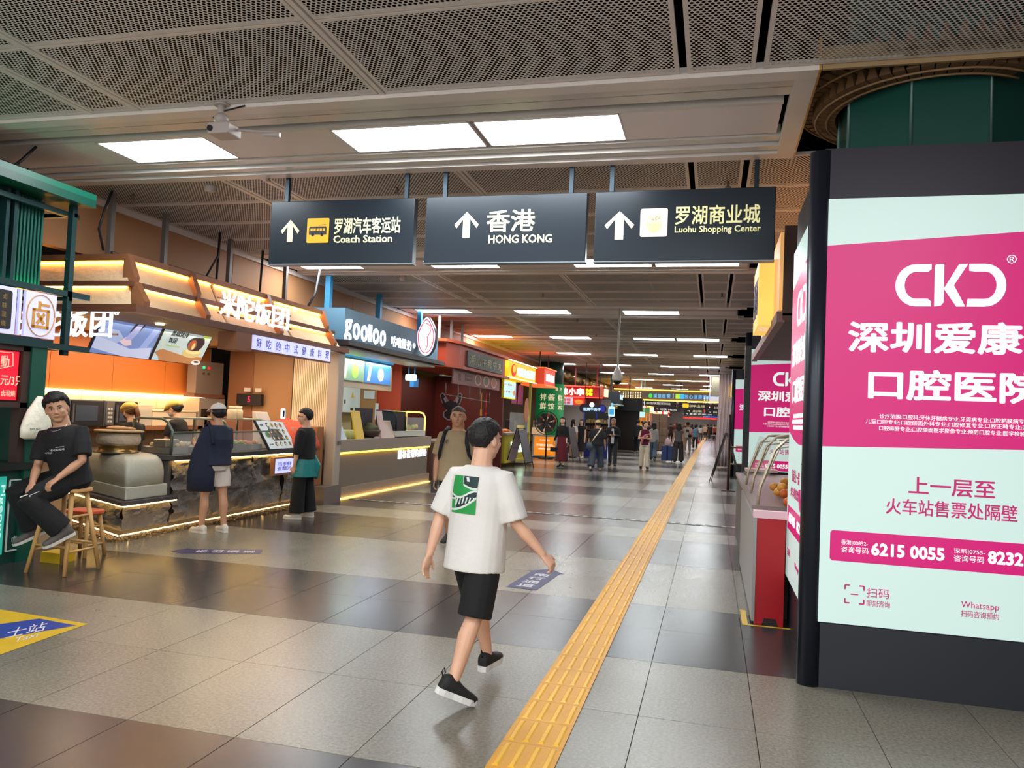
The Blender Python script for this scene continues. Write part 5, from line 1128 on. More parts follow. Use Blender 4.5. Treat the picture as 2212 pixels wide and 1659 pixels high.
for d in (.05, .2): q = MB(); q.box(bA.x + d, bA.x + d + .02, 17.2, 17.22, bA.z + .15, 2.75); q.build('rod', BLU, sb)
text('外卖', (bA.x + .05, 17.148, bA.z + .04), (1, 0, 0), (0, 0, 1), .16, .07, BLU, sb)
# ================================================================ RED BEEF NOODLE STALL
RO = mat('b04124', .45, 0, 0, None, 0, 40, .06, 3); RW = mat('8a2416', .5); DR = mat('4a1512', .6)
ns = thing('beef_stall', 'orange-red beef noodle stall with carved grey name board and dark red interior', 'food stall', (-7.4, 20.8, 0))
q = MB(); q.prism([(-7.6, 17.75), (-6.35, 17.95), (-6.25, 18.7), (-6.25, 23.2), (-7.6, 23.2)], (0, 0, 2.82), (1, 0, 0), (0, 1, 0), .56); q.build('fascia', RO, ns)
q = MB(); q.prism([(-7.7, 17.65), (-6.3, 17.85), (-6.15, 18.65), (-6.15, 23.3), (-7.7, 23.3)], (0, 0, 3.38), (1, 0, 0), (0, 1, 0), .07); q.build('cornice', mat('c8542c', .45), ns)
q = MB(); q.prism([(-7.7, 17.65), (-6.3, 17.85), (-6.12, 18.65), (-6.12, 23.3), (-7.7, 23.3)], (0, 0, 2.76), (1, 0, 0), (0, 1, 0), .07); q.build('lower_cornice', mat('a8472e', .45), ns)
q = MB(); q.prism(rrect(3.5, .42, .05), (-6.25, 19.25, 2.87), (0, 1, 0), (0, 0, 1), .05); q.build('name_board', mat('4c4f46', .5), ns)
for i, ch in enumerate('潮汕牛雜牛丸'): text(ch, (-6.2, 19.42 + i * .545, 2.95), (0, 1, 0), (0, 0, 1), .42, .26, mat('b5b08c', .5), ns, ext=.01, bold=.01, name='sign_letter')
q = MB(); q.box(-6.32, -6.28, 18.4, 22.75, 2.38, 2.78); q.build('menu_panel', mat('7c4c46', .5), ns)
for i in range(3):
    y_ = 20.5 + i * .8; q = MB(); q.prism(ellp(0, 0, .3, .16, 20), (-6.28, y_, 2.58), (0, 1, 0), (0, 0, 1), .006); q.build('bowl_picture', mat('c09480', .5), ns)
    q = MB(); q.prism(ellp(0, 0, .22, .115, 16), (-6.273, y_, 2.58), (0, 1, 0), (0, 0, 1), .004); q.build('soup_picture', mat(['6a4a38', '5c5a44', '9a5a40'][i], .5), ns)
text('牛杂', (-6.28, 18.8, 2.46), (0, 1, 0), (0, 0, 1), .18, .2, mat('3a2a2a', .5), ns)
text('酒水小菜\n米饭面食', (-6.28, 19.3, 2.5), (0, 1, 0), (0, 0, 1), .7, .18, mat('5f3a36', .5), ns)
q = MB(); q.box(-8.6, -8.54, 17.8, 23.6, 0, 2.8); q.build('back_wall', DR, ns)
q = MB(); q.box(-8.54, -6.3, 23.3, 23.4, 0, 2.8); q.build('end_wall', mat('5e1c16', .5), ns)
q = MB(); q.box(-8.6, -7.4, 17.74, 17.8, 0, 2.8); q.build('orange_pillar', RO, ns)
for (a, b, z0, z1) in ((-7.35, -6.7, 1.95, 2.62), (-7.3, -6.75, 1.3, 1.85)):
    pass
q = MB(); q.box(-8.52, -8.48, 18.0, 20.3, 2.0, 2.7); q.box(-8.52, -8.48, 18.2, 20.2, 1.2, 1.9); q.build('brown_board', mat('4f342a', .5), ns)
q = MB(); q.box(-7.0, -6.5, 17.8, 23.2, 0, .9); q.build('counter', mat('6a4a40', .5), ns); q = MB(); q.box(-7.05, -6.45, 17.78, 23.25, .9, .95); q.build('worktop', mat('8a7a6c', .4), ns)
ut = thing('utensil_rail', 'steel hanging rail with hooks in the red stall opening', 'rail', (-6.6, 20.5, 2.0)); q = MB(); q.tube([(-6.5, 18.4, 2.1), (-6.5, 22.6, 2.02)], .012, 6); q.build('rail', mat('9a9a94', .3, .7), ut)
for i in range(5): q = MB(); q.tube([(-6.5, 18.5 + i * 1.0, 2.1 - i * .02), (-6.5, 18.5 + i * 1.0, 2.4)], .01, 5); q.build('hanger', mat('9a9a94', .3, .7), ut)
# painted opera-style face motif on the wall
mk = thing('wall_motif', 'large dark painted theatre mask motif on the dark red stall wall', 'wall decoration', (-8.5, 23.2, 1.0))
MK = mat('1c1a20', .5); ML = mat('8a8088', .5)
def mpoly(pts, m, t):
    a = [PY(x, y, 23.28) for x, y in pts]; q = MB(); q.prism([(p.x - a[0].x, p.z - a[0].z) for p in a], (a[0].x, 23.28 - t, a[0].z), (1, 0, 0), (0, 0, 1), .005); q.build('painted_shape', m, mk)
for s, x0 in ((1, 951), (-1, 999)):
    mpoly([(x0, 852), (x0 + s * 6, 848), (x0 + s * 12, 856), (x0 + s * 18, 866), (x0 + s * 19, 876), (x0 + s * 12, 880), (x0 + s * 5, 872), (x0 + s * 1, 862)], ML, .0)
    mpoly([(x0 + s * 2, 853), (x0 + s * 6, 850), (x0 + s * 11, 858), (x0 + s * 16, 867), (x0 + s * 17, 874), (x0 + s * 12, 877), (x0 + s * 6, 870), (x0 + s * 3, 862)], MK, .006)
mpoly([(958, 890), (966, 884), (974, 884), (974, 908), (966, 908), (957, 900)], ML, 0); mpoly([(960, 891), (967, 886), (974, 886), (974, 905), (967, 905), (960, 899)], MK, .006)
mpoly([(955, 872), (967, 868), (974, 862), (981, 868), (993, 872), (984, 882), (978, 892), (970, 892), (964, 882)], MK, .003)
mpoly([(958, 860), (962, 858), (966, 868), (962, 870)], ML, .009); mpoly([(984, 868), (988, 858), (992, 860), (988, 871)], ML, .009)
for i, (x_, c_) in enumerate(((-6.9, 'c08828'), (-6.75, 'b02c28'))):
    q = MB(); q.tube([(x_, 23.0, 2.3 - .0), (x_, 23.0, 1.5)], .015, 6); q.box(x_ - .03, x_ + .03, 22.98, 23.02, 1.6, 1.8 - i * .1); single(q, 'hanging_charm', mat(c_, .5), ('gold' if i == 0 else 'red') + ' hanging charm string inside the red stall', 'decoration')
for i in range(3): q = MB(); q.box(-6.62, -6.56, 18.05 + i * .9, 18.11 + i * .9, 3.45, CZ); single(q, 'hanger_post', mat('a6a8a4', .4, .3), 'pale hanger post above the red stall, %s from the left' % ORD[i], 'post')
# ================================================================ YELLOW SNACK STALL
YW = mat('a39312', .5, 0, .04, 'a39312'); YSG = mat('d8ac10', .5, 0, .6, 'f2c010')
ss = thing('snack_stall', 'yellow snack stall with glowing yellow sign and chartreuse counter', 'food stall', (-7.0, 25.2, 0))
q = MB(); q.box(-7.6, -6.22, 23.5, 27.35, 2.86, 3.36); q.build('sign_box', YSG, ss)
for z in (2.83, 3.38): q = MB(); q.box(-6.22, -6.17, 23.45, 27.4, z, z + .03); q.build('led_strip', emi('fff2c0', 1.8), ss)
q = MB(); q.prism(ellp(0, 0, .28, .2, 20), (-6.22, 24.15, 3.1), (0, 1, 0), (0, 0, 1), .02); q.build('round_logo', mat('c82018', .5, 0, .7), ss)
q = MB(); q.prism(ellp(0, 0, .18, .12, 16), (-6.2, 24.15, 3.14), (0, 1, 0), (0, 0, 1), .01); q.build('logo_centre', mat('f0b018', .5, 0, .8), ss)
WL2 = mat('b8d8ee', .4, 0, .8, 'c8ecff')
for i, ch in enumerate('鸡蛋包饭'): text(ch, (-6.22, 24.6 + i * .47, 2.94), (0, 1, 0), (0, 0, 1), .38, .3, WL2, ss, ext=.03, bold=.02, name='sign_letter')
text('天天现做\n热卖小食', (-6.22, 26.5, 2.95), (0, 1, 0), (0, 0, 1), .7, .3, WL2, ss, ext=.02, bold=.01)
mn = thing('menu_lightbox', 'pale blue lit menu board with small food pictures under the yellow sign', 'menu board', (-6.3, 23.9, 2.2)); q = MB(); q.box(-6.36, -6.3, 22.8 + .5, 24.85, 2.18, 2.76); q.build('frame', mat('d8cf20', .5, 0, .6), mn)
q = MB(); q.box(-6.3, -6.29, 23.36, 24.8, 2.22, 2.72); q.build('lit_face', mat('a8d4e2', .4, 0, .75), mn)
rn = random.Random(11)
for i in range(12): q = MB(); q.prism(ellp(0, 0, .05, .035, 8), (-6.29, 23.45 + (i % 6) * .2, 2.62 - (i // 6) * .22), (0, 1, 0), (0, 0, 1), .003); q.build('food_picture', mat(rn.choice(['c8603c', 'b0485c', 'd8a050']), .5, 0, .4), mn)
q = MB(); q.prism(ellp(0, 0, .12, .09, 12), (-6.29, 24.6, 2.38), (0, 1, 0), (0, 0, 1), .005); q.build('food_picture', mat('e08838', .5, 0, .5), mn)
for i in range(2): q = MB(); q.box(-6.5, -6.48, 25.1 + i * .9, 25.75 + i * .9, 2.05 + .0, 2.72); single(q, 'banner', mat('8a2a5c', .6, 0, .1), 'purple hanging banner below the yellow sign, %s one' % ['left', 'right'][i], 'banner')
q = MB(); q.box(-7.3, -6.25, 22.62 + .9, 26.75, .15, 1.02); q.build('counter_body', YW, ss)
q = MB(); q.box(-7.3, -6.19, 23.5, 26.8, 1.03, 1.1); q.build('worktop', mat('9a9280', .4), ss)
q = MB(); q.box(-6.25, -6.2, 23.5, 26.78, .15, .22); q.box(-6.25, -6.2, 26.68, 26.78, .15, 1.03); q.build('counter_trim', mat('c8b020', .5), ss)
text('鸡蛋包饭', (-6.25, 24.3, .42), (0, 1, 0), (0, 0, 1), 1.9, .42, mat('e6fff0', .4, 0, 1.6, 'e6fff0'), ss, ext=.02, bold=.02)
q = MB(); q.box(-8.5, -8.4, 23.5, 29, 0, 2.86); q.build('back_wall', mat('c6d4d4', .5, 0, .1), ss); q = MB(); q.box(-8.4, -8.36, 23.9, 25.4, 1.2, 2.1); q.build('pink_poster', mat('d06090', .5, 0, .35), ss)
q = MB(); q.box(-6.3, -6.22, 26.75, 26.85, 1.1, 2.86); q.build('post', mat('8f8a3a', .5), ss); q = MB(); q.box(-6.24, -6.23, 24.0, 26.6, 1.1, 1.75); q.build('glass_guard', GLS, ss)
for i in range(5): q = MB(); q.ell((-6.45, 23.75 + i * .2, 1.13 + .02 * (i % 2)), (.12, .11, .06)); single(q, 'fried_chicken', mat('c86a20', .5, 0, 0, None, .6, 30), 'golden fried piece on the yellow stall counter, %s from left' % ORD[i], 'food', 'fried pieces on the yellow counter')
q = MB(); q.lathe((-6.35, 26.0, 1.1), [(.09, 0), (.13, .2), (.13, .22)], 14); single(q, 'bucket', mat('e0c818', .5), 'small yellow bucket on the yellow stall counter', 'bucket')
q = MB(); q.box(-6.7, -6.4, 25.2, 25.6, 1.1, 1.5); single(q, 'till_monitor', MWB, 'dark till on the yellow stall counter', 'monitor')
cp = thing('poster', 'tall poster of fried food pieces hung at the yellow stall corner', 'poster', (-6.2, 26.0, 1.6)); q = MB(); q.prism(ellp(0, 0, .28, .42, 20), (-6.21, 26.1, 1.85), (0, 1, 0), (0, 0, 1), .015); q.build('picture', mat('b06a48', .6, 0, .15, None, 0, 40, .5, 22), cp)
aframe(-5.9, 24.2, .6, 1.25, .36, 80, 'black and pink sandwich board in front of the yellow stall counter', mat('5a585c', .5), mat('c2aab2', .5))
aframe(-5.25, 29.6, .6, 1.3, .3, 75, 'dark sandwich board behind the woman in the dark red dress', mat('4a4444', .5), mat('4a4444', .5))
rb = thing('shop_sign', 'bright orange-red box sign with white characters after the yellow sign', 'sign', (-6.2, 28.2, 2.85))
ORD_ = mat('b8340f', .45, 0, .4, 'd8401c')
q = MB(); q.box(-6.75, -5.95, 27.6, 29.6, 2.84, 3.42); q.build('box', ORD_, rb); q = MB(); q.box(-6.8, -5.9, 27.55, 29.65, 3.42, 3.46); q.box(-6.8, -5.9, 27.55, 29.65, 2.78, 2.84); q.build('rim', mat('f06030', .4, 0, .9), rb)
text('重庆小面', (-5.95, 27.9, 2.96), (0, 1, 0), (0, 0, 1), 1.5, .3, WL2, rb, ext=.02, bold=.02)
for d in (27.8, 29.3): q = MB(); q.box(-6.2, -6.16, d, d + .04, 3.46, CZ); q.build('rod', BLK, rb)
# green wrapped round column
cg = thing('wrapped_column', 'big round column wrapped in a green dumpling advertisement', 'column', (-6.9, 33.4, 0))
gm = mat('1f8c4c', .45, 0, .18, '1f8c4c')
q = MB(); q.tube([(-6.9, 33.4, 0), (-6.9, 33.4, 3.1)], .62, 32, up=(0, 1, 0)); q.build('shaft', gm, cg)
q = MB(); q.tube([(-6.9, 33.4, 3.1), (-6.9, 33.4, CZ)], .55, 24, up=(0, 1, 0)); q.build('upper_shaft', mat('33504a', .5), cg)
def cyl_text(s, ang0, step, z, h_, m):
    for i, ch in enumerate(s):
        a = math.radians(ang0 + i * step); nrm = Vector((math.cos(a), math.sin(a), 0)); U = Vector((-nrm.y, nrm.x, 0)); O = Vector((-6.9, 33.4, z)) + nrm * .623 - U * h_ * .5
        text(ch, O, U, (0, 0, 1), h_, h_, m, cg, ext=.008, bold=.02)
GT = mat('e8d9b4', .5, 0, .5, 'e8d9b4')
cyl_text('拌酱', -106, 33, 2.36, .3, GT); cyl_text('鲜饺', -106, 33, 1.98, .3, GT); cyl_text('鲜', -34, 24, 2.36, .28, GT); cyl_text('云', -34, 24, 1.98, .28, GT); cyl_text('袁记', -52, 18, 2.8, .15, GT)
q = MB()
a0 = math.radians(-82); nrm = Vector((math.cos(a0), math.sin(a0), 0)); 
q.lathe(Vector((-6.9, 33.4, 1.45)) + nrm * .6, [(.36, 0), (.34, .035), (.001, .036)], 24, 0, nrm); q.build('plate_picture', mat('b83028', .5, 0, .2), cg)
q = MB(); q.lathe(Vector((-6.9, 33.4, 1.45)) + nrm * .63, [(.25, 0), (.22, .02), (.001, .021)], 24, 0, nrm); q.build('dumpling_picture', mat('d8c49c', .6, 0, .2, None, 0, 40, .4, 16), cg)
# fan
fn = thing('floor_fan', 'large black round floor fan in front of the green column', 'fan', (-6.5, 30.3, 0))
q = MB(); fc_ = Vector((-6.34, 30.2, 1.42)); fx = Vector((.35, -.94, 0)).normalized(); fs_ = Vector((fx.y * -1, fx.x, 0)); up_ = Vector((0, 0, 1))
for rr, d in ((.46, 0), (.46, .12), (.36, -.05), (.25, -.06), (.13, -.07)): q.tube([fc_ + fx * (-d) + fs_ * rr * math.cos(t) + up_ * rr * math.sin(t) for t in [2 * math.pi * i / 24 for i in range(25)]], .012, 5)
for i in range(28):
    t = 2 * math.pi * i / 28; q.tube([fc_ + fx * .07 + (fs_ * math.cos(t) + up_ * math.sin(t)) * .1, fc_ + fx * .05 + (fs_ * math.cos(t) + up_ * math.sin(t)) * .3, fc_ + (fs_ * math.cos(t) + up_ * math.sin(t)) * .46], .005, 4)
q.build('grille', BLK, fn)
q = MB()
for i in range(6):
    t = 2 * math.pi * i / 6 + .4; d1 = fs_ * math.cos(t) + up_ * math.sin(t); d2 = fs_ * math.cos(t + .8) + up_ * math.sin(t + .8)
    q.hexa([fc_ - fx * .1 + d1 * .06, fc_ - fx * .1 + d1 * .42, fc_ - fx * .04 + d2 * .42, fc_ - fx * .04 + d2 * .06, fc_ - fx * .11 + d1 * .06, fc_ - fx * .11 + d1 * .42, fc_ - fx * .05 + d2 * .42, fc_ - fx * .05 + d2 * .06])
q.build('blade', mat('2c2a2c', .4), fn)
q = MB(); q.tube([fc_ - fx * .25, fc_ + fx * .06], .09, 12); q.build('motor', BLK, fn); q = MB(); q.tube([(fc_.x, fc_.y + .1, .04), (fc_.x, fc_.y + .1, 1.0)], .03, 8, up=(0, 1, 0)); q.lathe((fc_.x, fc_.y + .1, 0), [(.3, 0), (.3, .03), (.03, .06)], 20); q.build('stand', BLK, fn)
# orange service desk
od = thing('service_desk', 'orange fronted dental enquiry desk with silver frame beside the fan', 'counter', (-6.55, 31.4, 0))
q = MB(); q.box(-7.05, -6.05, 31.0, 31.8, .04, .9); q.build('carcass', mat('b8b4ae', .4, .3), od)
q = MB(); q.box(-6.98, -6.12, 30.985, 31.0, .1, .85); q.build('orange_front', mat('ee8418', .45, 0, .55, 'f08a18'), od)
OW = mat('f6ece4', .5, 0, .6)
text('中塔口腔', (-6.76, 30.98, .68), (1, 0, 0), (0, 0, 1), .42, .07, OW, od); text('牙科咨询服务台', (-6.9, 30.98, .46), (1, 0, 0), (0, 0, 1), .7, .1, OW, od, bold=.02)
q = MB(); q.prism(rrect(.5, .055, .02), (-6.8, 30.98, .33), (1, 0, 0), (0, 0, 1), .004); q.build('white_pill', OW, od)
q = MB(); q.box(-7.25, -6.75, 31.6, 31.9, .92, 1.2); single(q, 'desk_screen', mat('d8b890', .5, 0, .35), 'cream and yellow picture card behind the orange desk', 'card')
q = MB(); q.box(-7.3, -7.0, 32.0, 32.3, .0, 1.5); single(q, 'dispenser_box', mat('a89890', .4), 'beige dispenser box left of the fan', 'dispenser')
# ================================================================ FARTHER SHOPS ON THE LEFT
r1 = thing('shop_sign', 'long red sign with big white and yellow glowing characters and red rim', 'sign', (-5.9, 35.8, 2.6))
q = MB(); q.box(-6.2, -6.15, 35.5, 35.55, 3.1, CZ); q.box(-5.2, -5.15, 35.5, 35.55, 3.1, CZ); q.box(-6.95, -4.95, 35.0, 36.5, 2.64, 3.1); q.prism([(-4.95, 35.0), (-4.72, 36.2), (-4.95, 37.5)], (0, 0, 2.66), (1, 0, 0), (0, 1, 0), .44); q.build('box', mat('8c1c20', .45, 0, .25), r1)
q = MB(); q.box(-7.0, -4.8, 34.9, 34.96, 3.1, 3.14); q.box(-7.0, -4.8, 34.9, 34.96, 2.6, 2.64); q.build('rim', emi('ff4030', 2), r1)
for i, ch in enumerate('辣小串'): text(ch, (-6.75 + i * .37, 34.99, 2.7), (1, 0, 0), (0, 0, 1), .34, .33, mat('fff0e8', .4, 0, 1.8), r1, ext=.03, bold=.03, name='sign_letter')
for i in range(2): text('热卤炸物'[i * 2:i * 2 + 2], (-5.62, 34.99, 2.88 - i * .18), (1, 0, 0), (0, 0, 1), .34, .15, mat('f0e020', .4, 0, 1.5), r1, ext=.03, bold=.02)
q = MB(); q.box(-4.8, -4.72, 35.3, 36.2, 2.7, 3.05); q.build('end_lit_panel', mat('f0e0a0', .4, 0, 1.2), r1)
mp = thing('picture_board', 'red and pale blue picture menu board under the long red sign', 'menu board', (-6.2, 35.2, 2.2)); q = MB(); q.box(-6.73, -6.2, 35.1, 35.16, 2.26, 2.64); q.build('blue_half', mat('a8c0d8', .4, 0, .8), mp); q = MB(); q.box(-6.19, -5.64, 35.1, 35.16, 2.26, 2.58); q.build('red_half', mat('c8281c', .4, 0, .8), mp)
text('香辣\n卤煮', (-6.68, 35.09, 2.29), (1, 0, 0), (0, 0, 1), .4, .26, mat('c02028', .4, 0, .6), mp, bold=.03); q = MB(); q.prism(ellp(.28, .15, .2, .1, 14), (-6.19, 35.09, 2.26), (1, 0, 0), (0, 0, 1), .01); q.build('food_picture', mat('e0903a', .4, 0, .6), mp)
q = MB(); q.box(-5.6, -4.9, 35.3, 35.35, 2.0, 2.64); single(q, 'hanging_board', mat('5a1c24', .5), 'dark crimson board under the right end of the long red sign', 'panel')
sh = thing('shop_room', 'pale grey shop interior with framed picture and red table behind the walkers', 'shop', (-7, 37.6, 0)); q = MB(); q.box(-8.4, -4.9, 38.6, 38.7, 0, 2.64); q.build('back_wall', mat('9c9690', .5), sh); q = MB(); q.box(-6.2, -5.7, 38.5, 38.58, 1.5, 2.0); q.box(-6.15, -5.75, 38.48, 38.5, 1.54, 1.96); q.build('picture_frame', mat('2a2422', .5), sh)
q = MB(); q.box(-6.1, -5.8, 38.46, 38.48, 1.6, 1.92); q.build('picture', mat('c89078', .5, 0, .2), sh); q = MB(); q.box(-5.6, -4.9, 36.6, 37.4, .9, 1.5); q.build('red_table', mat('b0201c', .5, 0, .2), sh)
area('far_shop_lamp', (-6.3, 36.6, 2.55), 1.4, 1.4, 30, (1, .95, .9))
nv = thing('oval_sign', 'navy stadium-shaped hanging sign with white characters and a glowing round badge', 'sign', (-4.95, 33, 1.9))
q = MB(); q.prism([(x, y) for x, y in rrect(1.16, .37, .18, 8)], (-5.52, 33.08, 1.92), (1, 0, 0), (0, 0, 1), .1); q.build('board', mat('181c3c', .4), nv)
text('现烤牛肉干', (-5.35, 32.975, 1.99), (1, 0, 0), (0, 0, 1), .75, .15, WL2, nv, ext=.01, bold=.02)
q = MB(); q.prism(ellp(0, 0, .1, .1, 18), (-4.98, 32.98, 2.26), (1, 0, 0), (0, 0, 1), .04); q.build('round_badge', emi('f0f4ff', 2), nv)
q = MB(); q.prism([(x, y) for x, y in rrect(.2, .25, .05)], (-4.62, 32.98, 1.98), (1, 0, 0), (0, 0, 1), .01); q.build('blue_end', mat('2028a0', .4, 0, .5), nv)
for d in (-5.3, -4.7): q = MB(); q.box(d, d + .03, 33.0, 33.03, 2.28, CZ); q.build('rod', BLK, nv)
bl = thing('bottle_sign', 'blue-white bottle-shaped lit sign on a post right of the navy sign', 'sign', (-4.15, 33.2, 1.5))
q = MB(); q.prism(rrect(.27, .42, .04), (-4.29, 33.2, 1.8), (1, 0, 0), (0, 0, 1), .06); q.build('body', mat('bfe4e8', .4, 0, .9), bl); q = MB(); q.prism(rrect(.1, .18, .04), (-4.2, 33.2, 2.2), (1, 0, 0), (0, 0, 1), .05); q.build('neck', mat('78b8c8', .4, 0, .8), bl)
q = MB(); q.prism(rrect(.2, .24, .02), (-4.25, 33.135, 1.88), (1, 0, 0), (0, 0, 1), .01); q.build('blue_patch', mat('3a98c8', .4, 0, .8), bl); q = MB(); q.box(-4.28, -4.24, 33.2, 33.24, 0, 1.8); q.build('post', mat('c8ccd8', .4, 0, .4), bl)
bs = thing('shelf_stall', 'blue-framed snack shelf stall full of small packs under the navy sign', 'stall', (-4.9, 34.2, 0))
q = MB(); q.box(-5.5, -4.35, 34.6, 34.7, 0, 1.95); q.build('back_panel', mat('2a2624', .5), bs); q = MB(); q.box(-5.5, -4.35, 33.9, 34.6, 0, .62); q.build('blue_base', mat('1a2470', .4, 0, .1), bs)
for z in (.62, .9, 1.18, 1.46): q = MB(); q.box(-5.5, -4.35, 34.2, 34.6, z, z + .02); q.build('shelf', mat('6a4a2a', .5), bs)
for x_ in (-5.5, -4.95, -4.38): q = MB(); q.box(x_, x_ + .04, 34.1, 34.16, 0, 1.95); q.build('blue_upright', mat('2030a8', .4, 0, .3), bs)
rn = random.Random(2); pk = None
for z in (.64, .92, 1.2, 1.48):
    for k in range(9):
        q = MB(); x_ = -5.42 + k * .115; q.box(x_, x_ + .085, 34.3, 34.4, z, z + rn.uniform(.12, .2)); single(q, 'snack_pack', mat(rn.choice(['8a5a30', 'b0803c', '70402c', 'a89060', '5a3a2c', 'c0a070']), .5), 'small snack pack on the %s shelf of the blue-framed stall, %s from left' % (['lowest', 'lower middle', 'upper middle', 'top'][round((z - .64) / .28)], ORD[k]), 'packet', 'snack packs on the blue-framed shelves')
b2 = thing('shop_sign', 'black box sign with small lit blue-white letters after the long red sign', 'sign', (-5.2, 42, 2.5)); q = MB(); q.box(-5.7, -4.75, 41.0, 42.6, 2.52, 3.15); q.box(-5.3, -5.2, 41.4, 41.5, 3.15, CZ); q.build('box', mat('2a3034', .4), b2)
text('寿司店', (-4.745, 41.2, 2.75), (0, 1, 0), (0, 0, 1), 1.2, .26, WL2, b2, ext=.02); q = MB(); q.box(-5.75, -4.7, 40.9, 42.7, 2.44, 2.5); q.build('ledge', mat('8aa8a4', .4, 0, .2), b2)
q = MB(); q.box(-5.1, -3.75, 43.2, 43.6, 2.2, 2.9); q.box(-4.5, -4.45, 43.3, 43.35, 2.9, CZ); single(q, 'black_fascia', mat('171413', .5), 'plain black fascia beneath the left end of the gold arch sign', 'fascia')
q = MB(); q.box(-6.5, -4.0, 44.5, 44.7, 0, 2.3); single(q, 'dark_window', mat('2b2320', .25), 'dark shop window beneath the black fascia', 'shop window')
# gold arch sign
ga = thing('arch_sign', 'gold-edged overhead beam sign with blue and green lit characters spanning the concourse', 'sign', (-2.6, 45, 2.85))
AB = PY(1338, 855, 45); ya = 45
q = MB(); q.box(-5.5, .6, ya, ya + .5, 2.92, 3.42); q.build('beam', mat('8c7c62', .5, 0, .1), ga)
for z in (2.86, 3.44): q = MB(); q.box(-5.55, .62, ya - .05, ya + .02, z, z + .06); q.build('gold_edge', emi('ffc04a', 3.2), ga)
q = MB()
for i in range(8):
    for j in range(4): q.cyl((-5.0 + i * .14, ya - .01, 3.02 + j * .09), (-5.0 + i * .14, ya - .03, 3.02 + j * .09), .02, n=6)
for i in range(6):
    for j in range(3): q.cyl((-.45 + i * .14, ya - .01, 2.98 + j * .09), (-.45 + i * .14, ya - .03, 2.98 + j * .09), .02, n=6)
q.build('bulbs', emi('fff0c0', 4), ga, kind='stuff')
q = MB(); q.prism([(0, 0), (.06, 0), (-.08, .34), (-.14, .34)], (-5.12, ya - .01, 3.0), (1, 0, 0), (0, 0, 1), .01); q.build('light_bar', emi('fff0c0', 3), ga)
q = MB(); q.prism([(.15, 0), (4.0, 0), (4.15, .06), (4.15, .34), (0, .34), (0, .1)], (-4.0 + .1, ya - .005, 2.99), (1, 0, 0), (0, 0, 1), .01); q.build('grey_field', mat('8e8a86', .5, 0, .1), ga)
for i, (ch, c_) in enumerate(zip('●诚信经营丨■■放心消费满意罗湖', ['40d048'] + ['6fb0d8'] * 5 + ['a0d840', '38b0e8'] + ['5aa8d8'] * 8)):
    if ch == '丨': q = MB(); q.box(-3.55 + i * .25 + .1, -3.55 + i * .25 + .13, ya - .03, ya - .015, 3.02, 3.3); q.build('bar', emi('c8e8f8', 1), ga); continue
    if ch in '●■':
        q = MB(); q.prism(ellp(.1, .12, .11, .13, 12) if ch == '●' else rrect(.24, .26, .02), (-3.55 + i * .25, ya - .015, 3.02), (1, 0, 0), (0, 0, 1), .015); q.build('emblem', emi(c_, .9), ga); continue
    text(ch, (-3.55 + i * .25, ya - .015, 3.03), (1, 0, 0), (0, 0, 1), .21, .24, emi(c_, .95), ga, ext=.015, bold=.02, name='sign_letter')
# black wayfinding boards beyond
BK = mat('16161a', .4)
for j, (x0, x1, y_, z0, z1, tx_) in enumerate(((-4.3, -2.1, 47.5, 2.62, 2.93, '↑ 中国铁路深圳站'), (-2.0, -.2, 48.0, 2.55, 2.9, '↑  口岸出境'), (-.1, .9, 48.2, 2.5, 2.86, '出口 ↗'), (-4.2, -2.2, 58, 2.45, 2.8, '↑ 地铁 Metro'), (-2.0, -.6, 59, 2.42, 2.78, '↑ 出境'), (-.5, .8, 60, 2.42, 2.75, '↗ 出口'), (-2.6, .6, 74, 2.4, 2.72, '↑ 香港 罗湖口岸'))):
    o = thing('wayfinding_board', '%s black overhead wayfinding board beyond the gold arch, counting from the near left' % ORD[j], 'sign', ((x0 + x1) / 2, y_, z0)); q = MB(); q.box(x0, x1, y_, y_ + .15, z0, z1); q.build('board', BK, o)
    text(tx_, (x0 + .2, y_ - .002, z0 + .08), (1, 0, 0), (0, 0, 1), (x1 - x0) * .75, (z1 - z0) * .45, mat(['d8d8d8', 'd8d2a0', 'c8d8c8'][j % 3], .5, 0, .5), o)
    q = MB(); q.box(x0 + .1, x0 + .14, y_ + .05, y_ + .09, z1, CZ); q.box(x1 - .14, x1 - .1, y_ + .05, y_ + .09, z1, CZ); q.build('rod', ROD, o)
    if j == 1:
        q = MB(); q.box(x0 + .25, x0 + .6, y_ - .012, y_ - .004, z0 + .05, z1 - .05); q.build('yellow_tile', mat('e8c020', .5, 0, .6), o)
# string of small lanterns / flags (dark red band with white dots)
q = MB(); q.box(-4.2, 1.0, 52, 52.1, 2.72, 2.95); st_ = single(q, 'red_pelmet', mat('3a1216', .6), 'dark red overhead band with small white lamps between wayfinding boards', 'pelmet')
q = MB()
for i in range(20): q.ell((-4.1 + i * .26, 51.95, 2.76), .035, 0, 6, 4)
q.build('small_lamps', emi('ffe0d8', 1.2), st_, kind='stuff')
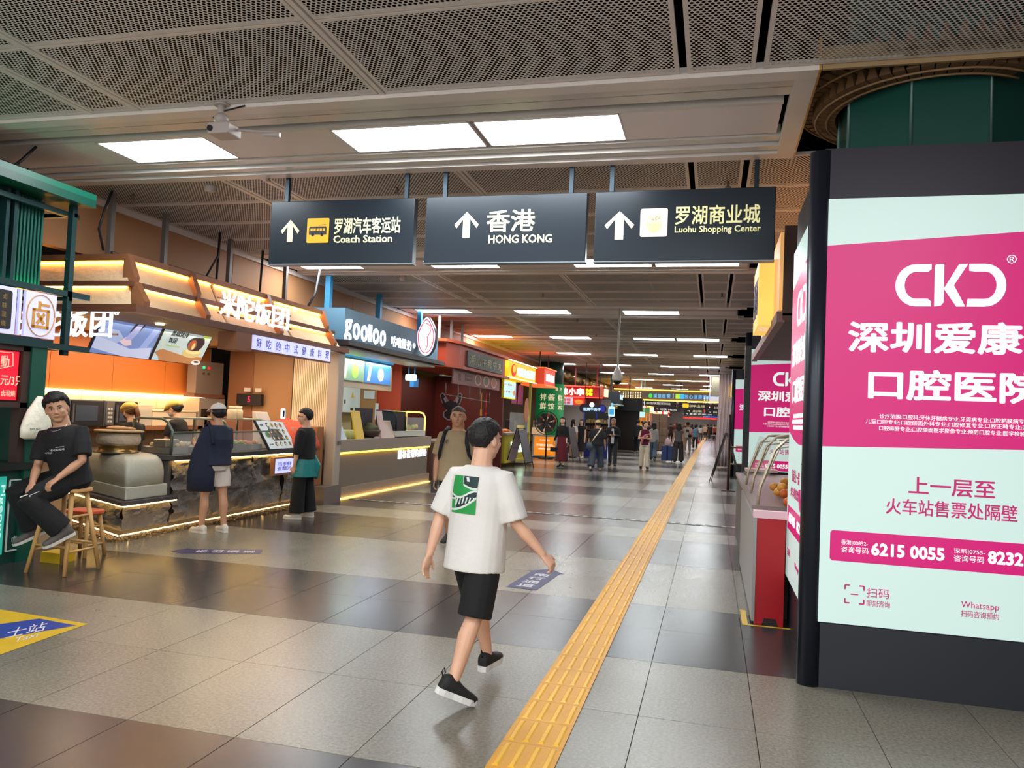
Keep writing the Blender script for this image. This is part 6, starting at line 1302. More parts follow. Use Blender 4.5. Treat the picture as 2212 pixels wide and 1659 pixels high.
# rows of lit shops, left side, y 46..105
cols = ['f0c048', 'f0a828', 'e84838', 'f0d890', 'e8e8f0', 'd83040', 'f0b030', 'ff7840', 'b8e0e8', 'f0c860']
rn = random.Random(21)
y_ = 45.6; i = 0
while y_ < 104:
    L_ = rn.uniform(3.2, 4.6); o = thing('lit_shop', 'lit shop on the left beyond the gold arch, %s in line' % ORD[i] if i < 17 else 'far lit shop', 'shop', (-6.4, y_ + L_ / 2, 0)); c_ = cols[i % 10]; c2 = cols[(i * 3 + 4) % 10]
    q = MB(); q.box(-6.3, -5.6, y_, y_ + L_ - .2, 2.55 - .0, 3.05); q.build('sign_box', mat(c_, .5, 0, 1.0), o)
    q = MB(); q.box(-5.6, -5.55, y_ - .05, y_ + L_ - .15, 3.05, 3.1); q.box(-5.6, -5.55, y_ - .05, y_ + L_ - .15, 2.5, 2.55); q.build('sign_rim', emi('ffd070', 2), o)
    for k in range(4): text('美食小吃港式茶点粤味飘香烧腊甜品'[(i * 4 + k) % 16], (-5.6, y_ + .3 + k * .75, 2.63), (0, 1, 0), (0, 0, 1), .55, .34, mat('fff4e0' if i % 3 else 'b02020', .5, 0, 1.0), o, ext=.02, name='sign_letter')
    q = MB(); q.box(-6.35, -6.3, y_ + .1, y_ + L_ - .4, .95, 2.5); q.build('display_wall', mat(c2, .5, 0, .5, None, 0, 40, .4, 3), o)
    q = MB(); q.box(-6.3, -5.75, y_ + .1, y_ + L_ - .5, 0, .92); q.build('counter', mat(rn.choice(['5a3a2c', '8a2a20', '6a6058', '3a3030']), .5), o)
    q = MB(); q.box(-6.3, -5.6, y_ - .12, y_, 0, 3.05); q.build('pier', mat(rn.choice(['c88a30', '6a5a48', '8a3024', 'b0a080']), .5, 0, .1), o)
    q = MB(); q.box(-5.68, -5.6, y_ + .02, y_ + .1, 1.3, 2.4); q.build('light_column', mat(rn.choice(['f0c040', 'f8e0a0', 'f05040', 'd8e8f8']), .5, 0, 1.6), o)
    y_ += L_; i += 1
for i, (x0, x1, y_, z0, z1, c_, lab) in enumerate(((-5.05, -4.2, 46.8, 1.62, 2.05, 'c8303c', 'red lit poster hanging under the dark window at the arch'), (-4.15, -3.85, 46.4, 1.9, 2.2, 'a8d8e0', 'pale cyan square sign beside the red poster'), (-4.4, -3.85, 50, 2.2, 2.55, '4a7a48', 'green and lilac board under the gold arch'))):
    q = MB(); q.box(x0, x1, y_, y_ + .06, z0, z1); q.box(x0 + .05, x0 + .07, y_, y_ + .02, z1, CZ); q.box(x1 - .07, x1 - .05, y_, y_ + .02, z1, CZ); single(q, 'hanging_poster', mat(c_, .5, 0, .8), lab, 'poster')
q = MB(); q.box(-3.2, .5, 92, 92.1, 2.25, 2.4); q.box(-1, -.9, 92, 92.1, 2.4, CZ); single(q, 'led_ticker', emi('ff2018', 2.2), 'red LED ticker strip at the far end of the concourse', 'led sign')
text('GEC', (0, 0, 0), (1, 0, 0), (0, 0, 1), .1, .1, WL2, st_) if False else None
q = MB(); q.box(-1.0, .6, 91, 91.1, 2.5, 2.75); q.box(-.5, -.45, 91, 91.1, 2.75, CZ); single(q, 'blue_sign', emi('4060e0', 1.2), 'small blue lit sign above the red ticker at the far end', 'sign')
q = MB(); q.box(-3, .3, 85, 85.1, 2.62, 2.72); q.box(-1, -.95, 85, 85.1, 2.72, CZ); single(q, 'gold_band', emi('ffc050', 1.6), 'thin gold lit band at the far end of the concourse', 'sign')
# stacked cartons on a trolley in the distance
ct = thing('carton_stack', 'tall stack of brown cartons on a trolley in the middle distance', 'cartons', (-2.75, 42, 0))
for r_ in range(5):
    for c_ in range(2):
        q = MB(); q.box(-3.1 + c_ * .42, -2.7 + c_ * .42, 41.7, 42.3, .2 + r_ * .38, .565 + r_ * .38); q.build('carton', mat('6b5340', .7, 0, 0, None, 0, 40, .1, 6), ct)
q = MB(); q.box(-3.15, -2.25, 41.65, 42.35, .12, .18); 
for a in (-3.05, -2.35): q.cyl((a, 41.75, .06), (a, 41.8, .06), .06)
q.build('trolley', mat('3a3a3c', .5, .4), ct)
# ================================================================ CEILING DEVICES
cc = thing('security_camera', 'white box security camera on a bracket under the left ceiling trim', 'camera', (-3.9, 5.42, 3.75))
CW = mat('b9ada8', .45)
c0 = PY(480, 215, 5.4); b0 = PY(475, 283, 5.32)
q = MB(); q.tube([(c0.x, 5.4, CZ), (c0.x, 5.4, 3.95)], .03, 10, up=(0, 1, 0)); q.cyl((c0.x, 5.4, CZ - .02), (c0.x, 5.4, CZ), .06); q.build('stem', CW, cc)
q = MB(); q.ell((c0.x + .01, 5.39, 3.92), (.06, .06, .05)); q.build('joint', CW, cc)
q = MB(); q.box(b0.x - .06, b0.x + .13, 5.24, 5.42, b0.z - .045, b0.z + .045); q.build('housing', CW, cc, bevel=.012)
q = MB(); q.cyl((b0.x - .03, 5.24, b0.z - .005), (b0.x - .03, 5.225, b0.z - .005), .022); q.cyl((b0.x - .068, 5.3, b0.z), (b0.x - .058, 5.3, b0.z), .022); q.build('lens', BLK, cc)
d0 = PY(600, 292, 5.5)
q = MB(); q.tube([(b0.x + .1, 5.36, b0.z + .02), (d0.x, 5.5, d0.z + .02)], .012, 6); q.tube([(d0.x - .12, 5.48, d0.z + .01), (d0.x + .02, 5.5, d0.z)], .02, 8); q.build('cable_rod', CW, cc)
q = MB(); q.tube([(c0.x + .2, 5.42, CZ - .02), (c0.x + .03, 5.4, CZ - .06), (c0.x - .06, 5.38, CZ - .12), (c0.x - .02, 5.38, 3.9), (c0.x + .03, 5.36, 3.93)], .007, 6); q.build('cable', BLK, cc)
dm = thing('dome_camera', 'white hanging dome camera with black lens above the walkers', 'camera', (-1.95, 16.7, 2.4))
e0 = PY(1333, 828, 16.7)
q = MB(); q.tube([(e0.x, 16.7, CZ), (e0.x, 16.7, 2.75)], .022, 8, up=(0, 1, 0)); q.build('stem', mat('c9c2b8', .4), dm)
q = MB(); q.lathe((e0.x, 16.7, 2.48), [(.1, 0), (.115, .04), (.11, .12), (.06, .24), (.025, .32)], 18); q.build('housing', mat('d0cac2', .4), dm)
q = MB(); q.ell((e0.x, 16.7, 2.48), (.09, .09, .085)); q.build('dome', mat('0c0c0e', .1), dm)
for i, (px_, py_, y_) in enumerate(((580, 385, 0), (858, 412, 0), (1573, 398, 0), (455, 408, 0), (287, 425, 0), (870, 604, 0), (1173, 640, 0), (1247, 695, 0), (1560, 640, 0), (1091, 702, 0), (1288, 728, 0))):
    p = G(px_, py_ - 6, CZ); det = i in (3, 5, 9)
    if det:
        q = MB(); q.lathe((p.x, p.y, CZ - .07), [(.03, 0), (.055, .015), (.06, .05), (.075, .07)], 16); single(q, 'smoke_detector', CW, 'round white smoke detector on the ceiling, %s' % {3: 'nearest, above the left stalls', 5: 'above the blue yogurt sign', 9: 'farther along above the red stall'}[i], 'smoke detector')
    else:
        q = MB(); q.cyl((p.x, p.y, CZ - .06), (p.x, p.y, CZ), .014, n=8); q.cyl((p.x, p.y, CZ - .065), (p.x, p.y, CZ - .055), .03, n=8); single(q, 'sprinkler', mat('7a6a5c', .4, .6), 'small dark sprinkler head in the perforated ceiling, %s counting from the near left' % ORD[i], 'sprinkler', 'sprinkler heads in the ceiling')
# ================================================================ PEOPLE
V3 = Vector
BAKE = []
SK = {'m': 'b98a6c', 'l': 'd3a387', 'd': '9c6e52', 'f': 'dcb096'}
def skin(c): return mat(SK.get(c, c), .5, 0, 0, None, .08, 120, .06, 14)
def cloth(c, r=.85): return mat(c, r, 0, 0, None, .55, 9, .05, 6, key='cloth_' + str(c))
def rot(yaw=0, pitch=0, roll=0): return Matrix.Rotation(math.radians(-yaw), 3, 'Z') @ Matrix.Rotation(math.radians(-pitch), 3, 'X') @ Matrix.Rotation(math.radians(roll), 3, 'Y')
def remesh(o, v, sm=4, f=.5):
    r = o.modifiers.new('r', 'REMESH'); r.mode = 'VOXEL'; r.voxel_size = v; r.use_smooth_shade = True
    if sm: s = o.modifiers.new('s', 'SMOOTH'); s.iterations = sm; s.factor = f
    BAKE.append(o); return o
def person(label, loc, heading, h=1.70, fat=1.0, vox=.014, sk='m', lean=0, twist=0, legL=(5, 3, 3, 8, 0), legR=(-5, 3, 3, 8, 0), armL=((-.12, .0, -1), (-.05, .12, -1)), armR=((.12, 0, -1), (.05, .12, -1)),
           curl=35, palmL=None, palmR=None, sit=None, head=(0, 0, 0), top=None, bottom=None, shoe=None, hair=None, hat=None, mask=None, face=True, glasses=False, group=None, cat='person', female=False, socks=None, sway=0):
    k = h / 1.72
    o = thing('person', label, cat, (loc[0], loc[1], 0), math.radians(-heading), group); WL[o.name] = V3((0, 0, 0))
    Z = V3((0, 0, 1))
    def legpts(s, a, kb, sp, fy, fp):
        a, kb, sp, fy, fp = [math.radians(t) for t in (a, kb, sp, fy, fp)]
        d1 = V3((s * math.sin(sp), math.sin(a) * math.cos(sp), -math.cos(a) * math.cos(sp))); a2 = a - kb
        d2 = V3((s * math.sin(sp) * .6, math.sin(a2), -math.cos(a2))); d2.normalize()
        hp = V3((s * .09 * k, 0, 0)); kn = hp + d1 * .425 * k; an = kn + d2 * .40 * k
        fd = V3((s * math.sin(fy) * math.cos(fp), math.cos(fy) * math.cos(fp), -math.sin(fp))); lat = fd.cross(Z).normalized(); dn = fd.cross(lat).normalized()
        if dn.z > 0: dn = -dn
        return hp, kn, an, fd, lat, dn
    LL = legpts(-1, *legL); LR = legpts(1, *legR)
    lows = []
    for hp, kn, an, fd, lat, dn in (LL, LR):
        for t in (-.06, .13, .2): lows.append((an + fd * t * k + dn * .078 * k).z)
    pz = -min(lows) if sit is None else sit
    P = V3((0, 0, pz)); Rt = rot(0, lean, sway); Ru = Rt @ rot(twist)
    def T(x, y, z):
        t = min(1, max(0, z / .45)); M_ = Rt @ rot(twist * t); return P + M_ @ V3((x * k, y * k, z * k))
    def Tr(z, rx, ry, x=0, y=0, g=0):
        t = min(1, max(0, z / .45)); M_ = Rt @ rot(twist * t)
        return (T(x, y, z), M_ @ V3(((rx * fat + g) * k, 0, 0)), M_ @ V3((0, (ry * fat + g) * k, 0)))
    SW = .166 if not female else .146
    def shl(s): return T(s * SW * (1 + .25 * (fat - 1)), -.005, .437)
    def armpts(s, A):
        sh = shl(s); u = (Ru @ V3(A[0])).normalized(); f_ = (Ru @ V3(A[1])).normalized(); el = sh + u * .29 * k; wr = el + f_ * .25 * k; return sh, el, wr, f_
    AL = armpts(-1, armL); AR = armpts(1, armR)
    # ---- body
    b = MB(); w0 = .93 if not female else .86
    prof = [(-.09, .10, .085), (-.03, .145, .10), (.05, .15, .10), (.14, .135, .09), (.24, .145, .10), (.34, .155, .105), (.42, .145, .095), (.465, .11, .075), (.515, .062, .058)]
    b.rings([Tr(z, rx * w0, ry * w0) for z, rx, ry in prof], n=16)
    b.tube([T(0, -.01, .48), T(0, .0, .56), T(0, .012, .62)], [.068 * k * fat ** .5, (.063 if not female else .052) * k * fat, (.062 if not female else .052) * k * fat ** .5], 12)
    for hp, kn, an, fd, lat, dn in (LL, LR):
        q = P + hp; kk = P + kn; aa = P + an; g = fat ** .5
        m1 = q.lerp(kk, .5); c1 = kk.lerp(aa, .3) - V3((0, .012, 0)) * k
        b.tube([q + Z * .02, m1, kk, c1, kk.lerp(aa, .7), aa], [.083 * k * g, .07 * k * g, .052 * k, .056 * k * g, .042 * k, .036 * k], 12, round_=True)
        b.tube([aa - fd * .03 * k + dn * .03 * k, aa + fd * .05 * k + dn * .035 * k, aa + fd * .14 * k + dn * .055 * k], [.036 * k, .036 * k, .028 * k], 8, round_=True)
    for s, (sh, el, wr, fd) in ((-1, AL), (1, AR)):
        g = fat ** .5
        b.tube([T(s * .1, -.005, .425), sh - V3((0, 0, .008)), sh.lerp(el, .3), sh.lerp(el, .65), el, el.lerp(wr, .35), wr], [.046 * k, .046 * k, .047 * k * g, .043 * k * g, .037 * k, .039 * k * g, .026 * k], 10, round_=True)
        pn = Ru @ V3((palmL if s < 0 else palmR) or (-s, 0, 0)); pn = (pn - fd * pn.dot(fd)).normalized(); lt = fd.cross(pn)
        b.tube([wr - fd * .01 * k, wr + fd * .03 * k, wr + fd * .06 * k, wr + fd * .092 * k], [.026 * k, .036 * k, .041 * k, .036 * k], 10, flat=.42, up=pn)
        cr = curl[0 if s < 0 else 1] if isinstance(curl, tuple) else curl
        for i, ln in enumerate((.062, .074, .078, .07)):
            off = (-.030 + i * .02) * s * k; base = wr + fd * .085 * k + lt * off; p = [base]; a = math.radians(cr * .45); d = fd
            for seg in (.42, .33, .25):
                d = (fd * math.cos(a) + pn * math.sin(a)); p.append(p[-1] + d * ln * seg * k); a += math.radians(cr * .75)
            b.tube(p, [.0098 * k, .0092 * k, .0085 * k, .0072 * k], 6, round_=True)
        t0 = wr + fd * .028 * k + lt * s * .03 * k; td = (fd * .75 + lt * s * .6 + pn * .25).normalized()
        b.tube([t0 - lt * s * .012 * k, t0 + td * .035 * k, t0 + (td * .8 + fd * .3).normalized() * .068 * k], [.014 * k, .012 * k, .009 * k], 6, round_=True)
    HC = T(0, .022, .655); Hm = Ru @ rot(*head[:2], head[2] if len(head) > 2 else 0); hs = k * (1.07 if not female else 1.03)
    def Hh(x, y, z): return HC + Hm @ (V3((x, y, z)) * hs)
    def he(c, r, n=14, kk=10): b.ell(Hh(*c), tuple(t * hs for t in r), 0, n, kk, Hm)
    he((0, -.012, .025), (.081, .096, .094)); he((0, .018, -.03), (.071, .074, .072)); he((0, .05, -.078), (.036, .034, .028)); he((0, .012, -.062), (.064, .056, .042))
    for s in (-1, 1):
        he((s * .082, -.004, -.004), (.011, .02, .031), 8, 6); he((s * .036, .062, -.012), (.026, .024, .026)); he((s * .03, .074, .036), (.026, .014, .009), 8, 6); he((s * .0, .0, .0), (.01, .01, .01), 6, 4)
    b.tube([Hh(0, .084, .024), Hh(0, .098, .002), Hh(0, .107, -.016)], [.008 * hs, .010 * hs, .014 * hs], 8, round_=True); he((0, .094, -.02), (.02, .011, .010), 8, 6)
    he((0, .083, -.046), (.022, .012, .0065), 8, 6); he((0, .081, -.057), (.019, .012, .0065), 8, 6)
    bo = b.build('body', skin(sk), o, local=True); remesh(bo, vox if vox > .008 else .0062, 3)
    if face:
        for s in (-1, 1):
            q = MB(); q.ell(Hh(s * .031, .0795, .016), (.0135 * hs, .006 * hs, .0055 * hs), 0, 10, 6, Hm); e = q.build('eye', mat('cfc5bc', .3), o, local=True)
            q = MB(); q.ell(Hh(s * .031, .0835, .016), (.0062 * hs, .0035 * hs, .0055 * hs), 0, 8, 6, Hm); q.build('iris', mat('1c120e', .2), e, local=True)
            q = MB(); q.tube([Hh(s * .046, .077, .022), Hh(s * .031, .0865, .0235), Hh(s * .018, .084, .019)], [.0016 * hs, .003 * hs, .0016 * hs], 5); q.build('eyelid', mat('3a241c', .6), o, local=True)
            q = MB(); q.tube([Hh(s * .05, .078, .036), Hh(s * .035, .09, .042), Hh(s * .016, .092, .037)], [.002 * hs, .0042 * hs, .003 * hs], 6); q.build('eyebrow', mat('1d1512', .8), o, local=True)
        if not mask:
            q = MB(); q.tube([Hh(-.022, .088, -.0515), Hh(0, .0965, -.050), Hh(.022, .088, -.0515)], [.0022 * hs, .0048 * hs, .0022 * hs], 6); q.build('mouth', mat('8a4a42' if not female else 'a83a40', .5), o, local=True)
    if mask:
        q = MB(); q.ell(Hh(0, .042, -.04), (.062 * hs, .072 * hs, .052 * hs), 0, 16, 10, Hm); q.build('face_mask', mat(mask, .7), o, local=True)
    if glasses:
        q = MB()
        for s in (-1, 1): q.tube([Hh(s * .034 + .022 * math.cos(t), .096, .014 + .018 * math.sin(t)) for t in [i * math.pi / 6 for i in range(13)]], .002 * hs, 4); q.tube([Hh(s * .056, .094, .018), Hh(s * .082, -.01, .012)], .0022 * hs, 4)
        q.build('glasses', mat('26221f', .3), o, local=True)
    # ---- hair
    if hair:
        kind, hc = hair[0], hair[1]; q = MB(); n, kk = (52, 38) if vox < .012 else (30, 22); vs = []; c0 = V3((0, -.012, .025)); rr = V3((.081, .096, .094))
        def vert(d):
            zf = d.z; front = d.y
            line = (.50 if kind in ('short', 'buzz') else .52) + .08 * MN.noise(d * 7) + (.10 * MN.noise(d * 22) if kind == 'fringe' else 0) + (.22 * max(0, -d.x) - .12 if kind == 'fringe' else 0)
            crop = kind in ('short', 'buzz', 'fringe')
            fl = line - .25 * (1 - min(1, max(front, 0))) + (0 if kind != 'fringe' else .14); sdl = .02 if crop else -.5; bkl = -.72 if kind in ('short', 'fringe') else (-.6 if kind == 'buzz' else -.9)
            s1 = min(1, max(0, (front - .05) / .25)); s2 = min(1, max(0, (-front - .02) / .3))
            thr = sdl * (1 - s1) * (1 - s2) + fl * s1 + bkl * s2; mg = min(1, max(0, (zf - thr) / .10 + .5)); mg = mg * mg * (3 - 2 * mg); hairr = mg > .5
            t = {'short': .016, 'fringe': .03, 'buzz': .006}.get(kind, .014)
            if kind == 'short' or kind == 'fringe': t *= (.6 + .9 * max(0, zf)) if zf > -.1 else max(.15, .6 + (zf + .1) * .9)
            nz = (MN.noise(d * 5 + V3((len(label), 0, 0))) * .006 + MN.noise(V3((d.x * 26, d.y * 7, d.z * 7))) * .004) * (1 if kind != 'buzz' else .2)
            t = min(t, .004) if hat and zf > -.1 else t; nz = nz * .2 if hat else nz
            off = -.02 + (t + nz + .02) * mg
            return V3((d.x * (rr.x + off), d.y * (rr.y + off), d.z * (rr.z + off))) + c0
        for j in range(1, kk):
            p = math.pi * j / kk
            for i in range(n):
                t = 2 * math.pi * i / n; vs.append(vert(V3((math.sin(p) * math.cos(t), math.sin(p) * math.sin(t), -math.cos(p)))))
        vs += [vert(V3((0, 0, -1))), vert(V3((0, 0, 1)))]; fs = []
        for j in range(kk - 2):
            for i in range(n): fs.append((j * n + i, j * n + (i + 1) % n, (j + 1) * n + (i + 1) % n, (j + 1) * n + i))
        bb = (kk - 1) * n
        for i in range(n): fs.append((bb, (i + 1) % n, i)); fs.append((bb + 1, (kk - 2) * n + i, (kk - 2) * n + (i + 1) % n))
        q.add([HC + Hm @ (v * hs) for v in vs], fs, 0, True)
        if kind == 'long':
            ln = hair[2] if len(hair) > 2 else .32
            B_ = [Hh(0, -.05, .06), Hh(0, -.085, -.03), Hh(0, -.09, -.12)]; dz = ln / 2
            B_ += [B_[-1] + Ru @ V3((0, -.02, -dz)) * k, B_[-1] + Ru @ V3((0, -.02, -ln)) * k]
            q.tube(B_, [.07 * k, .085 * k, .085 * k, .075 * k, .03 * k], 12, flat=.42, up=(Hm @ V3((0, 1, 0))), round_=True)
            for s in (-1, 1): q.tube([Hh(s * .06, 0, .06), Hh(s * .086, -.01, -.02), Hh(s * .088, -.0, -.11), Hh(s * .09, .02, -.2)], [.02 * k, .024 * k, .026 * k, .012 * k], 8, round_=True)
        if kind == 'bun': q.ell(Hh(0, -.115, -.0), (.032 * k, .034 * k, .032 * k), 0, 10, 8)
        if kind == 'tail': q.tube([Hh(0, -.09, .02), Hh(0, -.14, .0), Hh(0, -.15, -.1), Hh(0, -.13, -.2)], [.02 * k, .032 * k, .03 * k, .01 * k], 8, round_=True)
        q.build('hair', mat(hc, .6, 0, 0, None, .5, 60), o, local=True)
    if hat:
        kind, hc = hat; q = MB(); m_ = mat(hc, .75, 0, 0, None, .2, 40)
        if kind == 'flat':
            R = []
            for y_, rx, rz, zc in ((-.115, .02, .01, .05), (-.11, .07, .035, .055), (-.06, .1, .06, .07), (0, .108, .066, .078), (.06, .1, .055, .07), (.11, .075, .025, .055), (.135, .04, .01, .045)):
                R.append((Hh(0, y_, zc), Hm @ V3((rx * hs, 0, 0)), Hm @ V3((0, 0, rz * hs)) * -1))
            q.rings(R, n=18); q.build('flat_cap', m_, o, local=True)
            q = MB(); q.rings([(Hh(0, .09, .052), Hm @ V3((.06 * hs, 0, 0)), Hm @ V3((0, 0, -.006 * hs))), (Hh(0, .15, .04), Hm @ V3((.045 * hs, 0, 0)), Hm @ V3((0, 0, -.005 * hs)))], n=12); q.build('cap_brim', m_, o, local=True)
        else:
            n, kk = 24, 10; vs = []
            for j in range(kk + 1):
                p = math.pi / 2 * j / kk
                for i in range(n):
                    t = 2 * math.pi * i / n; vs.append(Hh(.091 * math.cos(p) * math.cos(t), -.012 + .112 * math.cos(p) * math.sin(t), .045 + .085 * math.sin(p)))
            fs = [(j * n + i, j * n + (i + 1) % n, (j + 1) * n + (i + 1) % n, (j + 1) * n + i) for j in range(kk) for i in range(n)]; fs.append(tuple(reversed(range(n)))); q.add(vs, fs, 0, True)
            q.ell(Hh(0, -.012, .132), .008 * hs, 0, 8, 6); q.build('cap', m_, o, local=True)
            q = MB(); vs = []; 
            for i in range(13):
                t = math.pi * i / 12; vs.append(Hh(.08 * math.cos(t), .07 + .0 * math.sin(t), .05)); vs.append(Hh(.078 * math.cos(t), .075 + .095 * math.sin(t), .035 - .01 * math.sin(t)))
            f2 = [(2 * i, 2 * i + 2, 2 * i + 3, 2 * i + 1) for i in range(12)]; q.add(vs, f2, 0, True); bo_ = q.build('cap_brim', m_, o, local=True); sd = bo_.modifiers.new('s', 'SOLIDIFY'); sd.thickness = .006
    # ---- top garment
    cv = max(vox, .008)
    if top:
        col = top['c']; L_ = top.get('loose', .018); hem = top.get('hem', -.06); sl = top.get('sleeve', 'short'); q = MB(); bx = top.get('box', 0)
        pr = [(hem, .160 + bx * .04, .124 + bx * .05), ((hem + .2) / 2 if hem < .1 else hem + .03, .156 + bx * .042, .112 + bx * .03), (.2, .152 + bx * .045, .108 + bx * .025), (.32, .162 + bx * .035, .116 + bx * .012), (.40, .168 + bx * .01, .112), (.438, .158, .102), (.468, .128, .088), (.498, .082 if not top.get('vneck') else .06, .068)]
        pr = [pr[0]] + [p for p in pr[1:] if p[0] > pr[0][0] + .02]
        if female: pr = [(z, rx * .9, ry * .93 + (.012 if .28 < z < .4 else 0)) for z, rx, ry in pr]
        q.rings([Tr(z, rx, ry, g=L_) for z, rx, ry in pr], n=22, pw=.92)
        if sl != 'none':
            for s, (sh, el, wr, fd) in ((-1, AL), (1, AR)):
                sr = top.get('sr', .062) * fat ** .5
                i0 = T(s * .085, -.005, .425)
                if sl == 'short': e = sh.lerp(el, top.get('sl', .72)); q.tube([i0, sh.lerp(el, .04), sh.lerp(e, .55), e], [.066 * k, min(sr + .004, .072) * k, (sr + .006) * k, (sr + .004) * k], 14)
                elif sl == 'mid': e = el.lerp(wr, .25); q.tube([i0, sh.lerp(el, .06), sh.lerp(el, .6), el, e], [.06 * k, (sr + .004) * k, (sr + .004) * k, sr * k, sr * k], 12)
                else: e = el.lerp(wr, .97); q.tube([i0, sh.lerp(el, .06), sh.lerp(el, .6), el, el.lerp(wr, .5), e], [.06 * k, (sr + .006) * k, sr * k, sr * .92 * k, sr * .8 * k, sr * .66 * k], 12)
        t_ = q.build(top.get('name', 't_shirt'), cloth(col), o, local=True); remesh(t_, cv, 4 if vox < .01 else 2); o_top = t_
    else: o_top = None
    if bottom:
        q = MB(); kind = bottom['k']; col = bottom['c']; g_ = bottom.get('loose', .014)
        wz = bottom.get('waist', .06)
        hipz = [(wz, .132, .092), (.03, .146, .102), (-.03, .158, .112), (-.09, .13, .1)]
        if kind in ('skirt', 'dress'):
            zl = bottom.get('len', -.62); fl = bottom.get('flare', .05)
            q.rings([Tr(z, rx, ry, g=g_) for z, rx, ry in [(wz, .135, .095), (.02, .155, .11), (-.1, .16, .12)]] + [Tr(-.1 + (zl + .1) * t, .16 + fl * t, .125 + fl * 1.1 * t + .05 * t, g=g_) for t in (.35, .7, 1)], n=22)
        else:
            q.rings([Tr(z, rx, ry, g=min(g_, .012) if z > -.02 else g_) for z, rx, ry in reversed(hipz)], n=20)
            f = bottom.get('len', 1.0)       # 0..1 hip to ankle
            for hp, kn, an, fd, lat, dn in (LL, LR):
                pts = [P + hp + Z * .03, P + hp.lerp(kn, .4)]; rs = [.076 * k + g_ * .3, .082 * k + g_]
                we = bottom.get('end', .065)
                if f <= .5: pts.append(P + hp.lerp(kn, f * 2)); rs.append(we * k)
                else:
                    pts += [P + hp.lerp(kn, .8), P + kn, P + kn.lerp(an, (f - .5)), P + kn.lerp(an, (f - .5) * 2)]; rs += [.066 * k + g_, max(.058 * k + g_, we * .9 * k), max(.05 * k + g_ * .8, we * .95 * k), we * k]
                q.tube(pts, rs, 14)
        nm = {'shorts': 'shorts', 'skirt': 'skirt', 'dress': 'dress_skirt'}.get(kind, 'trousers')
        b_ = q.build(nm, cloth(col), o, local=True); remesh(b_, cv, 4 if vox < .01 else 2)
        for st in bottom.get('stripes', []):
            hp, kn, an, fd, lat, dn = LR if st > 0 else LL
            for off_ in (-.012, .012):
                q = MB(); nrm = V3((st * .9, .45, 0)).normalized()
                side = (an - kn).cross(kn - hp)
                A = [P + hp.lerp(kn, .35), P + hp.lerp(kn, .75), P + kn, P + kn.lerp(an, .35), P + kn.lerp(an, .8)]; rr = [.1, .085, .078, .078, .07]
                pts = []
                for p_, r_ in zip(A, rr): pts.append(p_ + V3((st * 1, 0, .35)).normalized() * r_ * k + V3((0, off_, off_)))
                q.tube(pts, .004, 5); q.build('piping', mat('d8d8d8', .6), b_, local=True)
    if shoe:
        uc, scol = shoe[0], shoe[1]
        for (hp, kn, an, fd, lat, dn) in (LL, LR):
            aa = P + an; q = MB(); up_ = -dn; S_ = 1.0
            def F(x, y, z): return aa + lat * (x * k) + fd * (y * k) + up_ * ((z - .078) * k)
            # upper: rings along the foot
            R = []
            hgt = shoe[2] if len(shoe) > 2 else .085
            for y_, w_, h_ in ((-.075, .022, .04), (-.068, .034, hgt), (-.03, .039, hgt + .012), (.02, .042, hgt), (.07, .046, hgt * .72), (.12, .048, hgt * .55), (.165, .042, .04), (.19, .024, .03)):
                R.append((F(0, y_, .018 + h_ / 2), lat * w_ * k, up_ * (h_ / 2 + .006) * k))
            if lat.cross(up_).dot(fd) < 0: R = [(c, a, -b2) for c, a, b2 in R]
            q.rings(R, n=14, pw=.85); so = q.build('shoe', mat(uc, .7), o, local=True)
            q = MB(); poly = [(-.03, -.075), (-.038, -.04), (-.036, .02), (-.047, .08), (-.047, .14), (-.03, .185), (0, .2), (.03, .185), (.047, .14), (.047, .08), (.036, .02), (.038, -.04), (.03, -.075), (0, -.085)]
            th = (.036 if shoe[0] == '161616' else .026) if scol != uc else .014
            vs = [F(x, y, 0 if y < .15 else .006) for x, y in poly] + [F(x * 1.02, y, th if y < .15 else th + .004) for x, y in poly]; nn = len(poly)
            fs = [tuple(range(nn)), tuple(reversed(range(nn, 2 * nn)))] + [(i, i + nn, (i + 1) % nn + nn, (i + 1) % nn) for i in range(nn)]
            q.add(vs, fs, 0); q.build('sole', mat(scol, .6), so, local=True)
            if shoe[0] == '161616': 
                q = MB(); q.tube([F(0, -.07, .09), F(0, -.095, .12), F(0, -.09, .145), F(0, -.07, .12)], .004, 6); q.build('heel_loop', mat('161616', .7), so, local=True)
            if socks: q = MB(); q.tube([aa, aa - dn * .01 + (P + kn - aa).normalized() * .06 * k], [.04 * k, .041 * k], 10); q.build('sock', mat(socks, .8), so, local=True)
    o['_t'] = 0; del o['_t']
    info = dict(o=o, P=P, T=T, Ru=Ru, AL=AL, AR=AR, LL=LL, LR=LR, Hh=Hh, k=k, top=o_top, Hm=Hm, loc=V3((loc[0], loc[1], 0)), hd=heading)
    return info
def toworld(I, p):
    return Matrix.Rotation(math.radians(-I['hd']), 3, 'Z') @ p + I['loc']
def held(I, mb, name, m, label, cat, group=None):
    """a thing carried by a person: its own top-level object, built in the person's frame then moved to world"""
    mb.v = [toworld(I, v) for v in mb.v]; return single(mb, name, m, label, cat, group)
